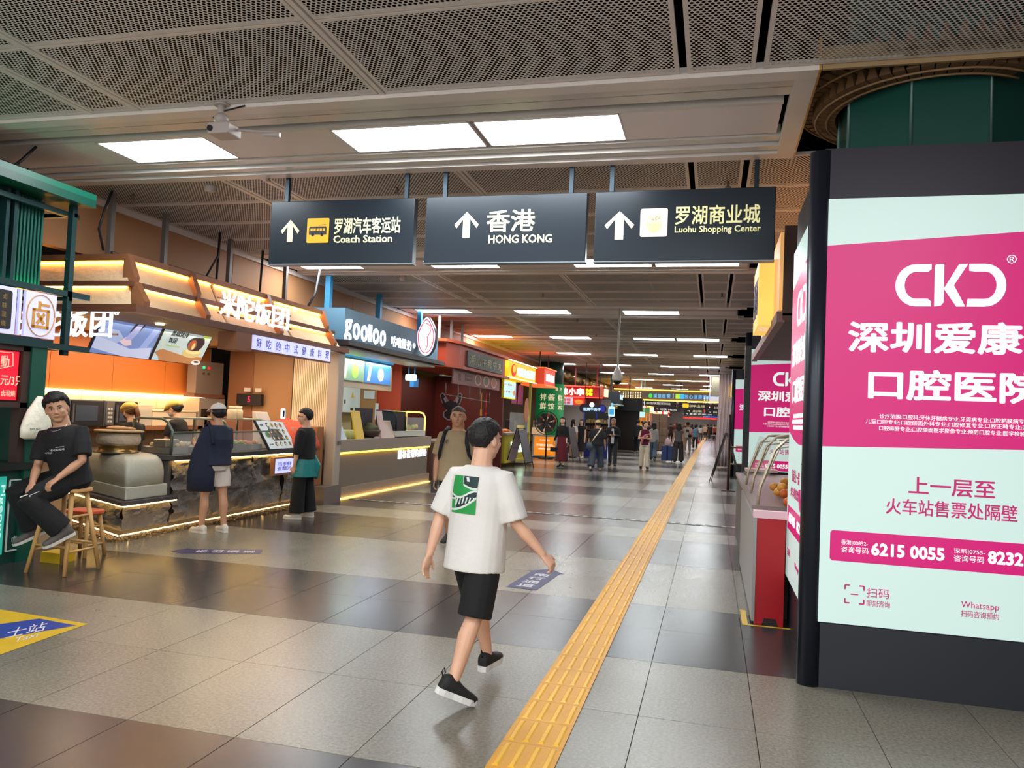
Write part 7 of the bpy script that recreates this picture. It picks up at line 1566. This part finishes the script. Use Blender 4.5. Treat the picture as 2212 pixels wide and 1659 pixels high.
# ---- 1 man in white tee, seen from behind
man = person('man in white T-shirt with green back print and black shorts, walking away in the foreground', (-1.315, 4.40), 20, 1.60, 1.04, .006, 'l', lean=3, twist=-4,
    legL=(24, 8, -1, 10, -2), legR=(-13, 14, -1, 30, 24), armL=((-.30, -.16, -.95), (-.08, -.24, -1)), armR=((.3, .14, -.92), (.6, .4, -.72)), curl=(25, 60), head=(14, 2),
    top=dict(c='d4d0ca', loose=.02, hem=-.15, sleeve='short', box=.4, sr=.076, sl=.95), bottom=dict(k='shorts', c='121214', loose=.026, len=.5, end=.108), shoe=('161616', 'd8d6d2', .09), hair=('short', '120f0e'))
# ---- 2 seated man on the stool
sit = person('seated man in black T-shirt with zigzag chest print, holding a cigarette on a wooden stool', (-5.80, 6.08), 212, 1.74, 1.12, .0065, 'm', lean=13, twist=-44, sit=.86,
    legL=(68, 112, 14, 5, 25), legR=(74, 98, 10, 5, 25), armL=((-.12, .42, -.9), (.5, .8, -.42)), armR=((.16, .42, -.9), (-.25, .85, -.5)), curl=(45, 45), head=(-26, 2), palmL=(0, -.3, -1), palmR=(0, -.3, -1),
    top=dict(c='141316', loose=.016, hem=-.05, sleeve='short', box=.4, sr=.074, sl=.85), bottom=dict(k='pants', c='121214', loose=.03, len=.97, end=.105, stripes=[-1]), shoe=('5a534e', 'c9c4ba', .085), hair=('fringe', '14100f'))
# ---- 3 middle aged man in khaki tee with backpack
bei = person('stocky man in khaki T-shirt with black backpack straps, walking towards the viewer', (-2.98, 9.0), 176, 1.75, 1.2, .009, 'm', lean=0, legL=(14, 6, 3, 10, 0), legR=(-12, 14, 3, 10, 14), armL=((-.2, .05, -1), (-.05, .1, -1)), armR=((.22, .02, -1), (.02, .18, -1)), curl=50, head=(-6, 4),
    top=dict(c='9c8a6b', loose=.014, hem=-.1, sleeve='short', box=.3, sr=.072, sl=.85), bottom=dict(k='shorts', c='16161a', loose=.03, len=.5, end=.1), shoe=('24221f', 'b0aaa0'), hair=('buzz', '3a332e'))
# ---- 4 woman in white cap with navy tote
cap = person('woman in navy T-shirt, white shorts and white baseball cap waiting at the stone counter', (-6.05, 8.62), 292, 1.66, 1.08, .009, 'm', head=(-6, 6), legL=(4, 2, 3, 8, 0), legR=(-4, 2, 3, 8, 0), armL=((-.18, .22, -1), (.2, .8, .3)), armR=((.15, .2, -1), (-.3, .8, .15)),
    top=dict(c='1c2136', loose=.024, hem=-.02, sleeve='short', box=.6, sr=.07, sl=.9), bottom=dict(k='shorts', c='c9bdb4', loose=.025, len=.36, end=.1), shoe=('cfc6b8', 'd8d0c4', .075), hair=('bun', '171212'), hat=('ball', 'd0c8c0'), female=True)
# ---- 5 customer in black with teal jacket round the waist
tea = person('short-haired customer in black with a teal jacket tied at the waist', (-5.78, 10.35), 262, 1.63, .98, .009, 'l', head=(-14, 4), legL=(3, 2, 4, 8, 0), legR=(-4, 2, 4, 8, 0), armL=((-.25, .1, -1), (.1, .2, -1)), armR=((.25, -.05, -1), (.05, .25, -.9)),
    top=dict(c='151418', loose=.028, hem=.02, sleeve='mid', box=.6, sr=.07), bottom=dict(k='pants', c='121214', loose=.035, len=.98, end=.115), shoe=('cfc8bc', 'd8d0c4', .06), hair=('short', '15110f'), glasses=True)
q = MB(); I = tea
Tm = I['T']
q.rings([(Tm(0, -.01, z), I['Ru'] @ V3((rx, 0, 0)), I['Ru'] @ V3((0, ry, 0))) for z, rx, ry in ((-.26, .22, .18), (-.2, .215, .175), (-.05, .2, .16), (.05, .175, .14), (.09, .16, .125))], n=20)
q.tube([Tm(.05, -.14, .05), Tm(.09, -.19, -.08), Tm(.1, -.17, -.24)], [.05, .07, .06], 10, flat=.6, round_=True)
jk = q.build('tied_jacket', mat('1f7f80', .45, 0, 0, None, .9, 12), tea['o'], local=True); remesh(jk, .011, 2)
# ---- 6,7 stall staff
st1 = person('stall worker with yellow flat cap and ponytail facing left behind the steamer', (-7.75, 9.15), 285, 1.62, 1.0, .01, 'l', lean=8, head=(-4, 14), armL=((-.15, .35, -.9), (.1, .9, -.1)), armR=((.15, .35, -.9), (-.1, .9, -.1)),
    top=dict(c='141316', loose=.02, hem=-.08, sleeve='short', sr=.066), bottom=dict(k='pants', c='141416'), shoe=('1a1a1a', '1a1a1a'), hair=('tail', '6a4022'), hat=('flat', 'c4a452'), female=True, mask='3a3438')
st2 = person('stall worker with yellow flat cap and pale blue mask bending over the food trays', (-7.75, 10.15), 265, 1.68, 1.02, .01, 'l', lean=10, head=(-8, 16), armL=((-.15, .35, -.9), (.25, .85, -.25)), armR=((.15, .35, -.9), (-.1, .9, -.3)),
    top=dict(c='17161a', loose=.02, hem=-.08, sleeve='short', sr=.066), bottom=dict(k='pants', c='141416'), shoe=('1a1a1a', '1a1a1a'), hair=('bun', '17120f'), hat=('flat', 'c4a452'), female=True, mask='a9bac0')
# ---- walkers
W = []
def walker(label, px, py, heading, **k):
    p = G(px, py)
    if p.y > 62: p = PY(px, py, 62 + (p.y - 62) * .33 if p.y < 160 else 98)
    p.x = min(max(p.x, -5.2 if p.y > 36 else -9), .3); k.setdefault('vox', .015); W.append(person(label, (p.x, p.y), heading, **k)); return W[-1]
DRESS = walker('woman with long black hair in a dark red dress and black cardigan, coming closer', 1212, 1010, 186, h=1.66, sk='f', female=True, legL=(9, 4, 1, 6, 0), legR=(-3, 14, 1, 6, 20), armL=((-.15, -.1, -1), (-.1, .2, -1)), armR=((.2, .05, -1), (.15, .5, -.8)),
    top=dict(c='141216', hem=.12, sleeve='long', sr=.05, loose=.012, vneck=1), bottom=dict(k='dress', c='5c1620', len=-.72, flare=.055, waist=.16), shoe=('1a1614', '1a1614', .05), hair=('long', '0e0b0b', .3))
CAPB = walker('person in tan cap, black T-shirt and wide dark jeans, walking away', 1287, 1018, 5, h=1.64, fat=1.05, legL=(-12, 10, 3, 6, 15), legR=(12, 5, 3, 6, 0), armL=((-.3, 0, -1), (-.1, .1, -1)), armR=((.3, 0, -1), (.1, .15, -1)),
    top=dict(c='17161a', hem=-.04, loose=.024, box=.8, sr=.08, sl=.95), bottom=dict(k='pants', c='3a414a', len=.95, end=.12, loose=.035), shoe=('b8ad98', '2a2826'), hair=('short', '1a1412'), hat=('ball', 'c0a266'), head=(-25, 0), glasses=True, face=True)
SUIT = walker('bald older man in dark blazer and jeans looking at a phone', 1322, 1008, 180, h=1.72, sk='m', legL=(12, 4, 2, 8, 0), legR=(-10, 16, 2, 8, 20), armL=((-.2, .1, -1), (.5, .75, .15)), armR=((.2, -.05, -1), (-.5, .75, .15)), head=(0, 22),
    top=dict(c='15171d', hem=-.16, sleeve='long', sr=.06, loose=.026, name='blazer'), bottom=dict(k='pants', c='252b33', end=.07), shoe=('2c1c16', '1a1210'), hair=('buzz', '7a6a60'))
REDW = walker('woman in maroon top and cream trousers hugging a pink jacket', 1391, 1014, 172, h=1.66, sk='f', female=True, legL=(6, 3, 1, 6, 0), legR=(-6, 12, 1, 6, 12), armL=((-.25, .2, -.9), (.8, .6, .1)), armR=((.25, .2, -.9), (-.8, .6, .25)), head=(-50, 0),
    top=dict(c='5a1430', hem=-.06, sleeve='none', loose=.014), bottom=dict(k='pants', c='d0c4ae', end=.09, loose=.012), shoe=('241a18', '241a18'), hair=('bun', '120e0d'))
q = MB(); I = REDW; q.tube([I['T'](-.12, .17, .33), I['T'](0, .2, .28), I['T'](.1, .19, .18), I['T'](.12, .17, .0)], [.05, .07, .08, .04], 10, flat=.6, round_=True); held(I, q, 'jacket', cloth('b8646a'), 'bundled pink jacket hugged in the arms of the woman in maroon', 'jacket')
GREYT = walker('woman with long brown hair in grey top walking beside the blue suitcase', 1464, 1000, 0, h=1.68, female=True, legL=(-8, 8, 3, 6, 8), legR=(10, 5, 3, 6, 0), armL=((-.25, -.1, -1), (-.15, -.2, -1)), armR=((.2, 0, -1), (.1, .15, -1)),
    top=dict(c='5a5658', hem=-.02, sleeve='short', sl=.3, loose=.02), bottom=dict(k='pants', c='343234', end=.12, loose=.035), shoe=('1a1818', '2a2828'), hair=('long', '24140f', .28))
WTEE = walker('man in white T-shirt with small dark back print and grey trousers, walking away', 1484, 977, 2, h=1.74, legL=(-10, 8, 3, 6, 10), legR=(12, 5, 3, 6, 0), armL=((-.2, .0, -1), (-.1, .3, -1)), armR=((.2, 0, -1), (.2, .4, -.9)),
    top=dict(c='cdc8c4', hem=-.08, loose=.024, box=.6, sr=.075), bottom=dict(k='pants', c='a9a49c', end=.08, loose=.02), shoe=('c9c4bc', 'd8d4cc'), hair=('short', '1a1412'))
BLUW = walker('woman in light blue T-shirt and black trousers carrying an orange bag', 1501, 970, 4, h=1.6, female=True, legL=(10, 5, 3, 6, 0), legR=(-10, 8, 3, 6, 10), top=dict(c='4f7a96', hem=-.08, loose=.024), bottom=dict(k='pants', c='1c1c20', end=.08), shoe=('6a6a6a', 'c0c0c0'), hair=('bun', '120e0d'))
LONGH = walker('woman with long dark hair in pale grey shirt and blue jeans with white sneakers', 1410, 996, 8, h=1.66, female=True, legL=(14, 5, 3, 6, 0), legR=(-12, 22, 3, 6, 30), top=dict(c='9c9a98', hem=-.1, loose=.024, sleeve='long', sr=.055), bottom=dict(k='pants', c='47586a', end=.09, loose=.02), shoe=('2a2a2c', 'c8c8c8'), hair=('long', '1a100d', .22), head=(-30, 0))
DARKM = walker('man in dark jacket mostly hidden behind the woman in maroon, walking away with shoulder bag', 1376, 978, 0, h=1.76, legL=(12, 5, 3, 6, 0), legR=(-12, 14, 3, 6, 15), top=dict(c='16171b', hem=-.1, loose=.024, sleeve='long', sr=.06), bottom=dict(k='pants', c='191a1e', end=.075), shoe=('1a1a1a', 'b0b0b0'), hair=('short', '100d0c'))
SKIRT = walker('young woman in black top and short white skirt walking towards the viewer', 1360, 959, 182, h=1.64, female=True, sk='f', legL=(10, 4, 1, 4, 0), legR=(-8, 16, 1, 4, 12), top=dict(c='141418', hem=.04, sleeve='none', loose=.014), bottom=dict(k='skirt', c='cfcac4', len=-.3, flare=.1, waist=.1), shoe=('d0ccc8', 'd8d4d0'), hair=('bun', '120e0d'))
WSH = walker('stocky man in white T-shirt and olive shorts facing the viewer beside the cartons', 1432, 951, 180, h=1.7, fat=1.15, top=dict(c='cfcac6', hem=-.1, loose=.02, box=.5), bottom=dict(k='shorts', c='4a4a3c', len=.5, end=.09), shoe=('2a2a2a', '8a8a8a'), hair=('short', '1a1412'))
PAIR1 = walker('woman with very long black hair in a white dress beside the sandwich board', 1236, 991, 20, h=1.64, female=True, top=dict(c='c9c2bc', hem=-.05, loose=.02, sleeve='short'), bottom=dict(k='skirt', c='c9c2bc', len=-.35, flare=.02, waist=.1), shoe=('2a2224', '8a8a8a'), hair=('long', '0c0a0a', .34), head=(30, 0))
PAIR2 = walker('woman in black sleeveless coat with a brown bag standing next to the white dress', 1254, 990, 200, h=1.66, female=True, sk='f', top=dict(c='1c1d22', hem=-.3, loose=.03, sleeve='short', sl=.3), bottom=dict(k='skirt', c='241f1e', len=-.6, flare=.04, waist=.1), shoe=('c0bcb4', 'c0bcb4'), hair=('long', '0e0b0b', .12))
far_spec = [(1346, 955, 30, 'e8d0b0', 'b07a40', 'shorts', 'small figure in cream top at the shop left of the white-skirted girl'), (1400, 962, 0, '1e2026', '16161a', 'pants', 'dark clothed figure behind the woman in grey shirt'),
    (1421, 946, 185, 'b83048', '26262a', 'pants', 'figure in pink red top left of the man in white T-shirt'), (1448, 952, 5, '3a3236', '1a1a1e', 'pants', 'figure in dark plum top right of the cartons'),
    (1456, 946, 180, '6a2a30', '202024', 'pants', 'figure in wine red top in the middle distance'), (1376, 946, 0, '2c3c5c', '1c1c20', 'pants', 'figure in navy top in the middle distance at left'), (1494, 945, 0, '2a262a', '1a181c', 'pants', 'figure in black top ahead of the man in white T-shirt'),
    (1513, 941, 0, 'b0aaa4', '4a4a50', 'pants', 'figure in pale grey shirt with backpack far ahead by the yellow strip'), (1523, 938, 180, 'c8b8b0', '2a2426', 'skirt', 'figure in pale top and dark skirt far ahead'),
    (1535, 937, 0, '241e22', '1a181c', 'pants', 'dark clothed figure far ahead right of the yellow strip'), (1544, 938, 0, 'a0504a', '2a2a2e', 'pants', 'figure in brick red top near the far right shopfronts'),
    (1470, 940, 0, '50383c', '1c1a1e', 'pants', 'figure in brown top in the far crowd'), (1480, 934, 180, '302a30', '26242a', 'pants', 'distant dark figure in the far crowd left of centre'), (1505, 932, 0, '8a8480', '2c2a30', 'pants', 'distant figure in taupe top in the far crowd'),
    (1529, 930, 0, '26222a', '201e24', 'pants', 'distant dark figure in the far crowd right of the strip'), (1551, 931, 180, 'c4c0bc', '3a383c', 'pants', 'distant figure in white top at the right of the far crowd'), (1462, 931, 0, '5c2c34', '26242a', 'pants', 'distant figure in maroon top in the far crowd'), (1435, 935, 0, '2e3440', '202228', 'pants', 'distant figure in slate top in the far crowd at left')]
rn = random.Random(31)
for (px, py, hd, c1, c2, bk, lab) in far_spec:
    a = rn.choice((-1, 1)); walker(lab, px, py, hd + rn.uniform(-8, 8), vox=.024, h=rn.uniform(1.58, 1.76), legL=(12 * a, 5 + 5 * (a < 0), 3, 6, 10 * (a < 0)), legR=(-12 * a, 5 + 5 * (a > 0), 3, 6, 10 * (a > 0)), face=False, top=dict(c=c1, hem=-.08, loose=.02), bottom=dict(k=bk, c=c2, end=.08, len=-.4 if bk == 'skirt' else (.5 if bk == 'shorts' else 1.0)), shoe=('2a2a2a', '8a8a8a'), hair=(rn.choice(['short', 'bun', 'long']), '14100f'))
# shop workers behind the yellow counter
sw = person('worker in orange apron behind the yellow stall counter', (-7.2, 24.7), 90, 1.64, 1.0, .015, 'l', top=dict(c='b07838', hem=-.1, loose=.02), bottom=dict(k='pants', c='2a2a2a'), shoe=('1a1a1a', '1a1a1a'), hair=('bun', '3a3a44'), hat=('flat', '9aa0a0'))
# ================================================================ CARRIED THINGS
I = bei; T_ = I['T']; bag = thing('backpack', 'black backpack worn by the man in the khaki T-shirt', 'backpack', (bei['loc'].x, bei['loc'].y + .2, 1.0)); WL[bag.name] = V3(bag.location)
BKC = mat('14161e', .7, 0, 0, None, .3, 40)
q = MB()
q.rings([(T_(0, -.22, z), I['Ru'] @ V3((rx, 0, 0)), I['Ru'] @ V3((0, ry, 0))) for z, rx, ry in ((.06, .13, .06), (.1, .16, .09), (.3, .17, .1), (.45, .15, .08), (.5, .1, .05))], n=16, pw=.8)
q.v = [toworld(I, v) for v in q.v]; q.build('bag_body', BKC, bag)
for s in (-1, 1):
    q = MB(); q.tube([T_(s * .13, -.14, .44), T_(s * .135, -.02, .545), T_(s * .135, .1, .47), T_(s * .15, .165, .36), T_(s * .175, .13, .2), T_(s * .2, -.02, .14), T_(s * .15, -.18, .12)], [.03, .034, .034, .032, .024, .02, .02], 8, flat=.35, up=(1, 0, 0)) if False else q.tube([T_(s * .125, -.14, .44), T_(s * .13, -.03, .525), T_(s * .135, .085, .475), T_(s * .15, .155, .36), T_(s * .18, .14, .22), T_(s * .21, .02, .14), T_(s * .16, -.18, .12)], [.022, .026, .026, .025, .02, .016, .016], 8)
    q.v = [toworld(I, v) for v in q.v]; q.build('strap', BKC, bag)
I = bei; sh, el, wr, fd = I['AR']; q = MB(); c = wr + fd * .09 + V3((0, .02, 0)); q.bar(c - V3((0, 0, .075)), c + V3((0, 0, .075)), .075, .012, up=(0, 1, 0)); held(I, q, 'phone', mat('101014', .3), 'black phone in the right hand of the man in khaki', 'phone')
I = cap; T_ = I['T']; q = MB()
R = []
for z, rx, ry in ((-.36, .14, .03), (-.34, .16, .06), (-.1, .16, .075), (.12, .13, .06), (.24, .09, .04), (.4, .03, .02)): R.append((T_(-.2, .0, z), V3((-.82, .57, 0)) * rx * -1, V3((.57, .82, 0)) * ry * -1))
q.rings(R, n=18, pw=.85); q.tube([T_(-.17, -.18, .26), T_(-.15, -.1, .42), T_(-.13, 0, .53), T_(-.15, .1, .42), T_(-.18, -.0, .26)], .022, 8)
held(I, q, 'tote_bag', mat('161c30', .8, 0, 0, None, .4, 20), 'large navy tote bag on the shoulder of the woman in the white cap', 'bag')
# seated man: cigarette and chest print
I = sit; sh, el, wr, fd = I['AR']; q = MB(); c = wr + fd * .15; q.cyl(c, c + V3((-.03, .07, -.02)), .005, n=8); held(I, q, 'cigarette', mat('e6e0d4', .6), 'white cigarette between the fingers of the seated man', 'cigarette')
I = DRESS; q = MB(); sh, el, wr, fd = I['AR']; c = wr + fd * .05; q.box(c.x - .11, c.x + .1, c.y - .02, c.y + .04, c.z - .3, c.z - .16); q.tube([(c.x - .09, c.y, c.z - .16), (c.x, c.y, c.z), (c.x + .08, c.y, c.z - .16)], .005, 5); held(I, q, 'handbag', mat('121114', .4), 'small black handbag swinging from the hand of the woman in the red dress', 'bag')
I = CAPB; T_ = I['T']; q = MB(); q.tube([T_(.13, .12, .4), T_(.14, .0, .53), T_(.1, -.14, .42), T_(-.05, -.16, .2), T_(-.16, -.12, .02)], [.022] * 5, 8, flat=.4, up=(0, 1, 0)); st_ = held(I, q, 'bag_strap', mat('cfc0a0', .7), 'cream shoulder strap across the back of the person in the tan cap', 'strap')
q = MB(); q.rings([(T_(-.2, -.1, z), V3((rx, 0, 0)), V3((0, ry, 0))) for z, rx, ry in ((-.2, .1, .05), (-.17, .14, .08), (-.02, .12, .07), (.03, .08, .03))], n=14); held(I, q, 'shoulder_bag', mat('3c4a54', .7), 'slate blue shoulder bag at the hip of the person in the tan cap', 'bag')
I = SUIT; T_ = I['T']; q = MB()
q.prism([(-.05, -.1), (.05, -.1), (.055, .2), (.035, .42), (-.035, .42), (-.055, .2)], T_(0, .155, 0), V3((-1, 0, 0)), V3((0, 0, 1)), .02); q.build('white_shirt', mat('d0ccd0', .7), SUIT['o'], local=True)
q = MB(); c = T_(0, .36, .28); q.bar(c - V3((0, 0, .06)), c + V3((0, .02, .06)), .07, .01, up=(0, 1, 0)); held(I, q, 'phone', mat('101014', .3), 'phone held up by the bald man in the blazer', 'phone')
I = WTEE; T_ = I['T']; q = MB(); q.prism([(-.08, -.07), (.08, -.06), (.09, .05), (-.02, .08), (-.09, .04)], T_(0, -.168, .3), V3((1, 0, 0)), V3((0, 0, 1)), .006); q.build('back_print', mat('3c4038', .7), WTEE['o'], local=True)
q = MB(); q.ell(T_(.13, -.17, .02), (.11, .06, .09), 0, 12, 8); q.tube([T_(.15, -.16, .05), T_(.02, -.17, .3), T_(-.14, -.06, .52), T_(-.14, .1, .4)], .014, 6); held(I, q, 'shoulder_bag', mat('121216', .6), 'black shoulder bag on the man in the printed white T-shirt', 'bag')
I = BLUW; sh, el, wr, fd = I['AR']; q = MB(); q.ell(wr + V3((.02, .02, -.26)), (.1, .07, .14), 0, 12, 8); q.tube([wr + V3((0, .02, -.15)), wr + V3((0, .02, -.02))], .012, 6); held(I, q, 'carrier_bag', mat('d0481c', .5, 0, .1), 'orange carrier bag held by the woman in light blue', 'bag')
# blue suitcase
p = G(1441, 998); sc = thing('suitcase', 'bright blue hard-shell suitcase standing next to the woman in charcoal trousers', 'suitcase', (p.x, p.y, 0)); sc_b = mat('16356c', .35, 0, 0, None, 0, 40, .1, 8)
q = MB(); q.box(p.x - .24, p.x - .005, p.y - .14, p.y + .14, .06, .68); q.box(p.x + .005, p.x + .24, p.y - .14, p.y + .14, .06, .68); q.build('shell', sc_b, sc, bevel=.03)
q = MB(); q.box(p.x - .006, p.x + .006, p.y - .15, p.y + .15, .06, .69); q.build('zip', BLK, sc)
for sx in (-.18, .18):
    q = MB(); q.cyl((p.x + sx, p.y - .09, .03), (p.x + sx + .02, p.y - .09, .03), .03); q.build('wheel', BLK, sc)
q = MB(); q.tube([(p.x - .08, p.y + .1, .68), (p.x - .08, p.y + .1, 1.02), (p.x + .08, p.y + .1, 1.02), (p.x + .08, p.y + .1, .68)], .01, 6); q.build('pull_handle', mat('8a8a8e', .3, .6), sc)
q = MB(); q.rings([((p.x + .0, p.y, z), V3((rx, 0, 0)), V3((0, ry, 0))) for z, rx, ry in ((.69, .12, .09), (.72, .14, .11), (.85, .12, .09), (.95, .08, .05), (1.0, .03, .02))], n=12); single(q, 'small_bag', mat('c4a4a8', .7), 'pale pink soft bag resting on top of the blue suitcase', 'bag')
# luggage trolley at far right
p = G(1545, 968); q = MB()
for sx in (-.28, .28):
    for sy_ in (-.3, .3): q.bar((p.x + sx, p.y + sy_, .05), (p.x + sx, p.y + sy_, .9), .03)
q.box(p.x - .3, p.x + .3, p.y - .35, p.y + .35, .86, .92); q.box(p.x - .02, p.x + .02, p.y - .02, p.y + .02, 0, .86); single(q, 'side_table', mat('a8a4a8', .4, .3), 'pale grey trolley table with thin legs at the far right by the tactile strip', 'table')
p = G(1559, 975); q = MB(); q.box(p.x - .08, p.x + .1, p.y - .3, p.y + .3, .0, .95); rb_ = single(q, 'red_stand', mat('a8202c', .5), 'red stand with blue top at the far right edge of the concourse', 'stand'); q = MB(); q.box(p.x - .1, p.x + .12, p.y - .32, p.y + .32, .95, 1.25); q.build('blue_top', mat('6a88c8', .5), rb_)
# ================================================================ STOOLS
def stool(cx, cy, h_, r, label, m_, seatm=None, spl=.1, seed=0):
    o = thing('stool', label, 'stool', (cx, cy, 0))
    q = MB(); q.prism(rrect(2 * r, 1.5 * r, r * .55, 6), (cx - r, cy - r * .75, h_ - .035), (1, 0, 0), (0, 1, 0), .035); q.build('seat', seatm or m_, o, bevel=.008)
    L4 = []
    for sx in (-1, 1):
        for sy_ in (-1, 1):
            a = V3((cx + sx * r * .62, cy + sy_ * r * .42, h_ - .035)); b_ = V3((cx + sx * (r * .62 + spl * .75), cy + sy_ * (r * .42 + spl), 0)); L4.append((a, b_)); q = MB(); q.tube([b_, a], [.019, .022], 10, up=(0, 1, 0)); q.build('leg', m_, o)
    for i, j, t in ((0, 1, .28), (2, 3, .28), (0, 2, .34), (1, 3, .34), (0, 1, .7), (2, 3, .7)):
        q = MB(); q.tube([L4[i][1].lerp(L4[i][0], t), L4[j][1].lerp(L4[j][0], t)], .012, 8); q.build('stretcher', m_, o)
    return o
WD = mat('c99a5e', .45, 0, 0, None, 0, 40, .12, 9)
stool(-5.83, 6.08, .78, .2, 'tall light wooden bar stool under the seated man', WD, spl=.12)
stool(-6.25, 6.75, .47, .18, 'shorter wooden stool with orange seat behind the seated man', WD, mat('c8502c', .6), spl=.06)
q = MB(); q.box(-6.32, -6.1, 6.3, 6.5, 0, .1); single(q, 'yellow_box', mat('c49a14', .5), 'small yellow box on the floor under the stools', 'box')
# ================================================================ BAKE
dg = bpy.context.evaluated_depsgraph_get()
for o in BAKE:
    me = D.meshes.new_from_object(o.evaluated_get(dg)); old = o.data; o.modifiers.clear(); o.data = me; D.meshes.remove(old)
    me.polygons.foreach_set('use_smooth', [True] * len(me.polygons))
# ---- prints conformed to the shirts
def conform_print(I, face, cx, cz, w_, h_, nx, nz, fn, mats, label, name, s=-1):
    """grid print pressed on a baked garment in the person's own frame; s=-1 back, +1 chest"""
    me = I['top'].data; bvh = BVHTree.FromPolygons([v.co for v in me.vertices], [p.vertices for p in me.polygons]); q = MB(); Ru = I['Ru']; T_ = I['T']
    c = T_(cx, 0, cz); U = Ru @ V3((1, 0, 0)) * (1 if s < 0 else -1); Vv = Ru @ V3((0, 0, 1)); N = Ru @ V3((0, s, 0)); idx = {}
    for j in range(nz + 1):
        for i in range(nx + 1):
            p = c + U * ((i / nx - .5) * w_) + Vv * ((j / nz - .5) * h_) + N * .5; r = bvh.ray_cast(p, -N)
            v = (r[0] if r[0] else p - N * .35) + N * .0035; q.v.append(v)
    for j in range(nz):
        for i in range(nx):
            m = fn((i + .5) / nx, (j + .5) / nz)
            if m is None: continue
            q.f.append([j * (nx + 1) + i, j * (nx + 1) + i + 1, (j + 1) * (nx + 1) + i + 1, (j + 1) * (nx + 1) + i]); q.m.append(m); q.sm.append(True)
    o = q.build(name, mats, I['top'], local=True); return o
def green_print(u, v):
    # 0 green, 1 dark teal, 2 white
    def wave(x, a, b, c_, d): return a + b * math.sin(c_ * x + d)
    y1 = .50 + .10 * math.sin(4.6 * u + 3.3)      # white diagonal band
    if u < .42 - .1 * v + .12 and v > y1 + .05:
        if abs(u - (.42 + .12 * (1 - v) * 2.2)) < .02: return 2
        return 0
    if abs(v - y1 - .02) < .028: return 2
    if v > y1 + .05:
        yb = .80 - .12 * math.sin(3.2 * (u - .4)) 
        if v < yb - .03: return 0
        if v < yb + .02: return 2
        if .5 < u < .72 and .86 < v < .97 and abs((u - .61) + .5 * (v - .92)) < .05: return 2
        return 1
    # lower half
    yl = .20 + .36 * u * u - .12
    if v < yl - .03: return 0
    if abs(v - yl) < .03: return 2
    if u < .17:
        if v > .36: return 1 if v > .4 else 2
        return 0
    if abs(u - .18) < .02: return 2
    t = (u - .22 - (v - .3) * .35) / .125
    if .17 + .18 * u < v < .44 and .0 < t < 5.6 and (t % 1) < .42: return 2
    return 1
conform_print(man, -1, -.03, .315, .18, .215, 76, 90, green_print, [mat('1f8c40', .6), mat('16302f', .6), mat('cfd4cc', .6)], '', 'back_print')
def zig(u, v):
    if .45 < v < .62 and .3 < u < .98: return 0 if (int(u * 22) + int(v * 30)) % 3 else None
    if .25 < v < .42 and .0 < u < .4: return 0 if (int(u * 26) + int(v * 18)) % 2 else None
    if .7 < v < .76 and .62 < u < .98: return 0
    return None
conform_print(sit, 1, .02, .3, .22, .12, 44, 20, zig, [mat('a8a8ac', .5)], '', 'chest_print', s=1)
def logo_k(u, v): return 0 if abs(v - .5) < .35 and (abs(u - .5) + abs(v - .5)) < .5 and int(u * 7 + v * 9) % 2 else None
conform_print(bei, 1, .09, .36, .06, .09, 10, 14, logo_k, [mat('2c3444', .6)], '', 'chest_logo', s=1)
I = sit; q = MB(); T_ = I['T']
q.tube([T_(.082 * math.cos(t), .03 + .085 * math.sin(t), .515 - .045 * max(0, math.sin(t))) for t in [i * math.pi / 8 for i in range(17)]], .003, 5); q.build('neck_chain', mat('b8b4ac', .25, .9), sit['o'], local=True)
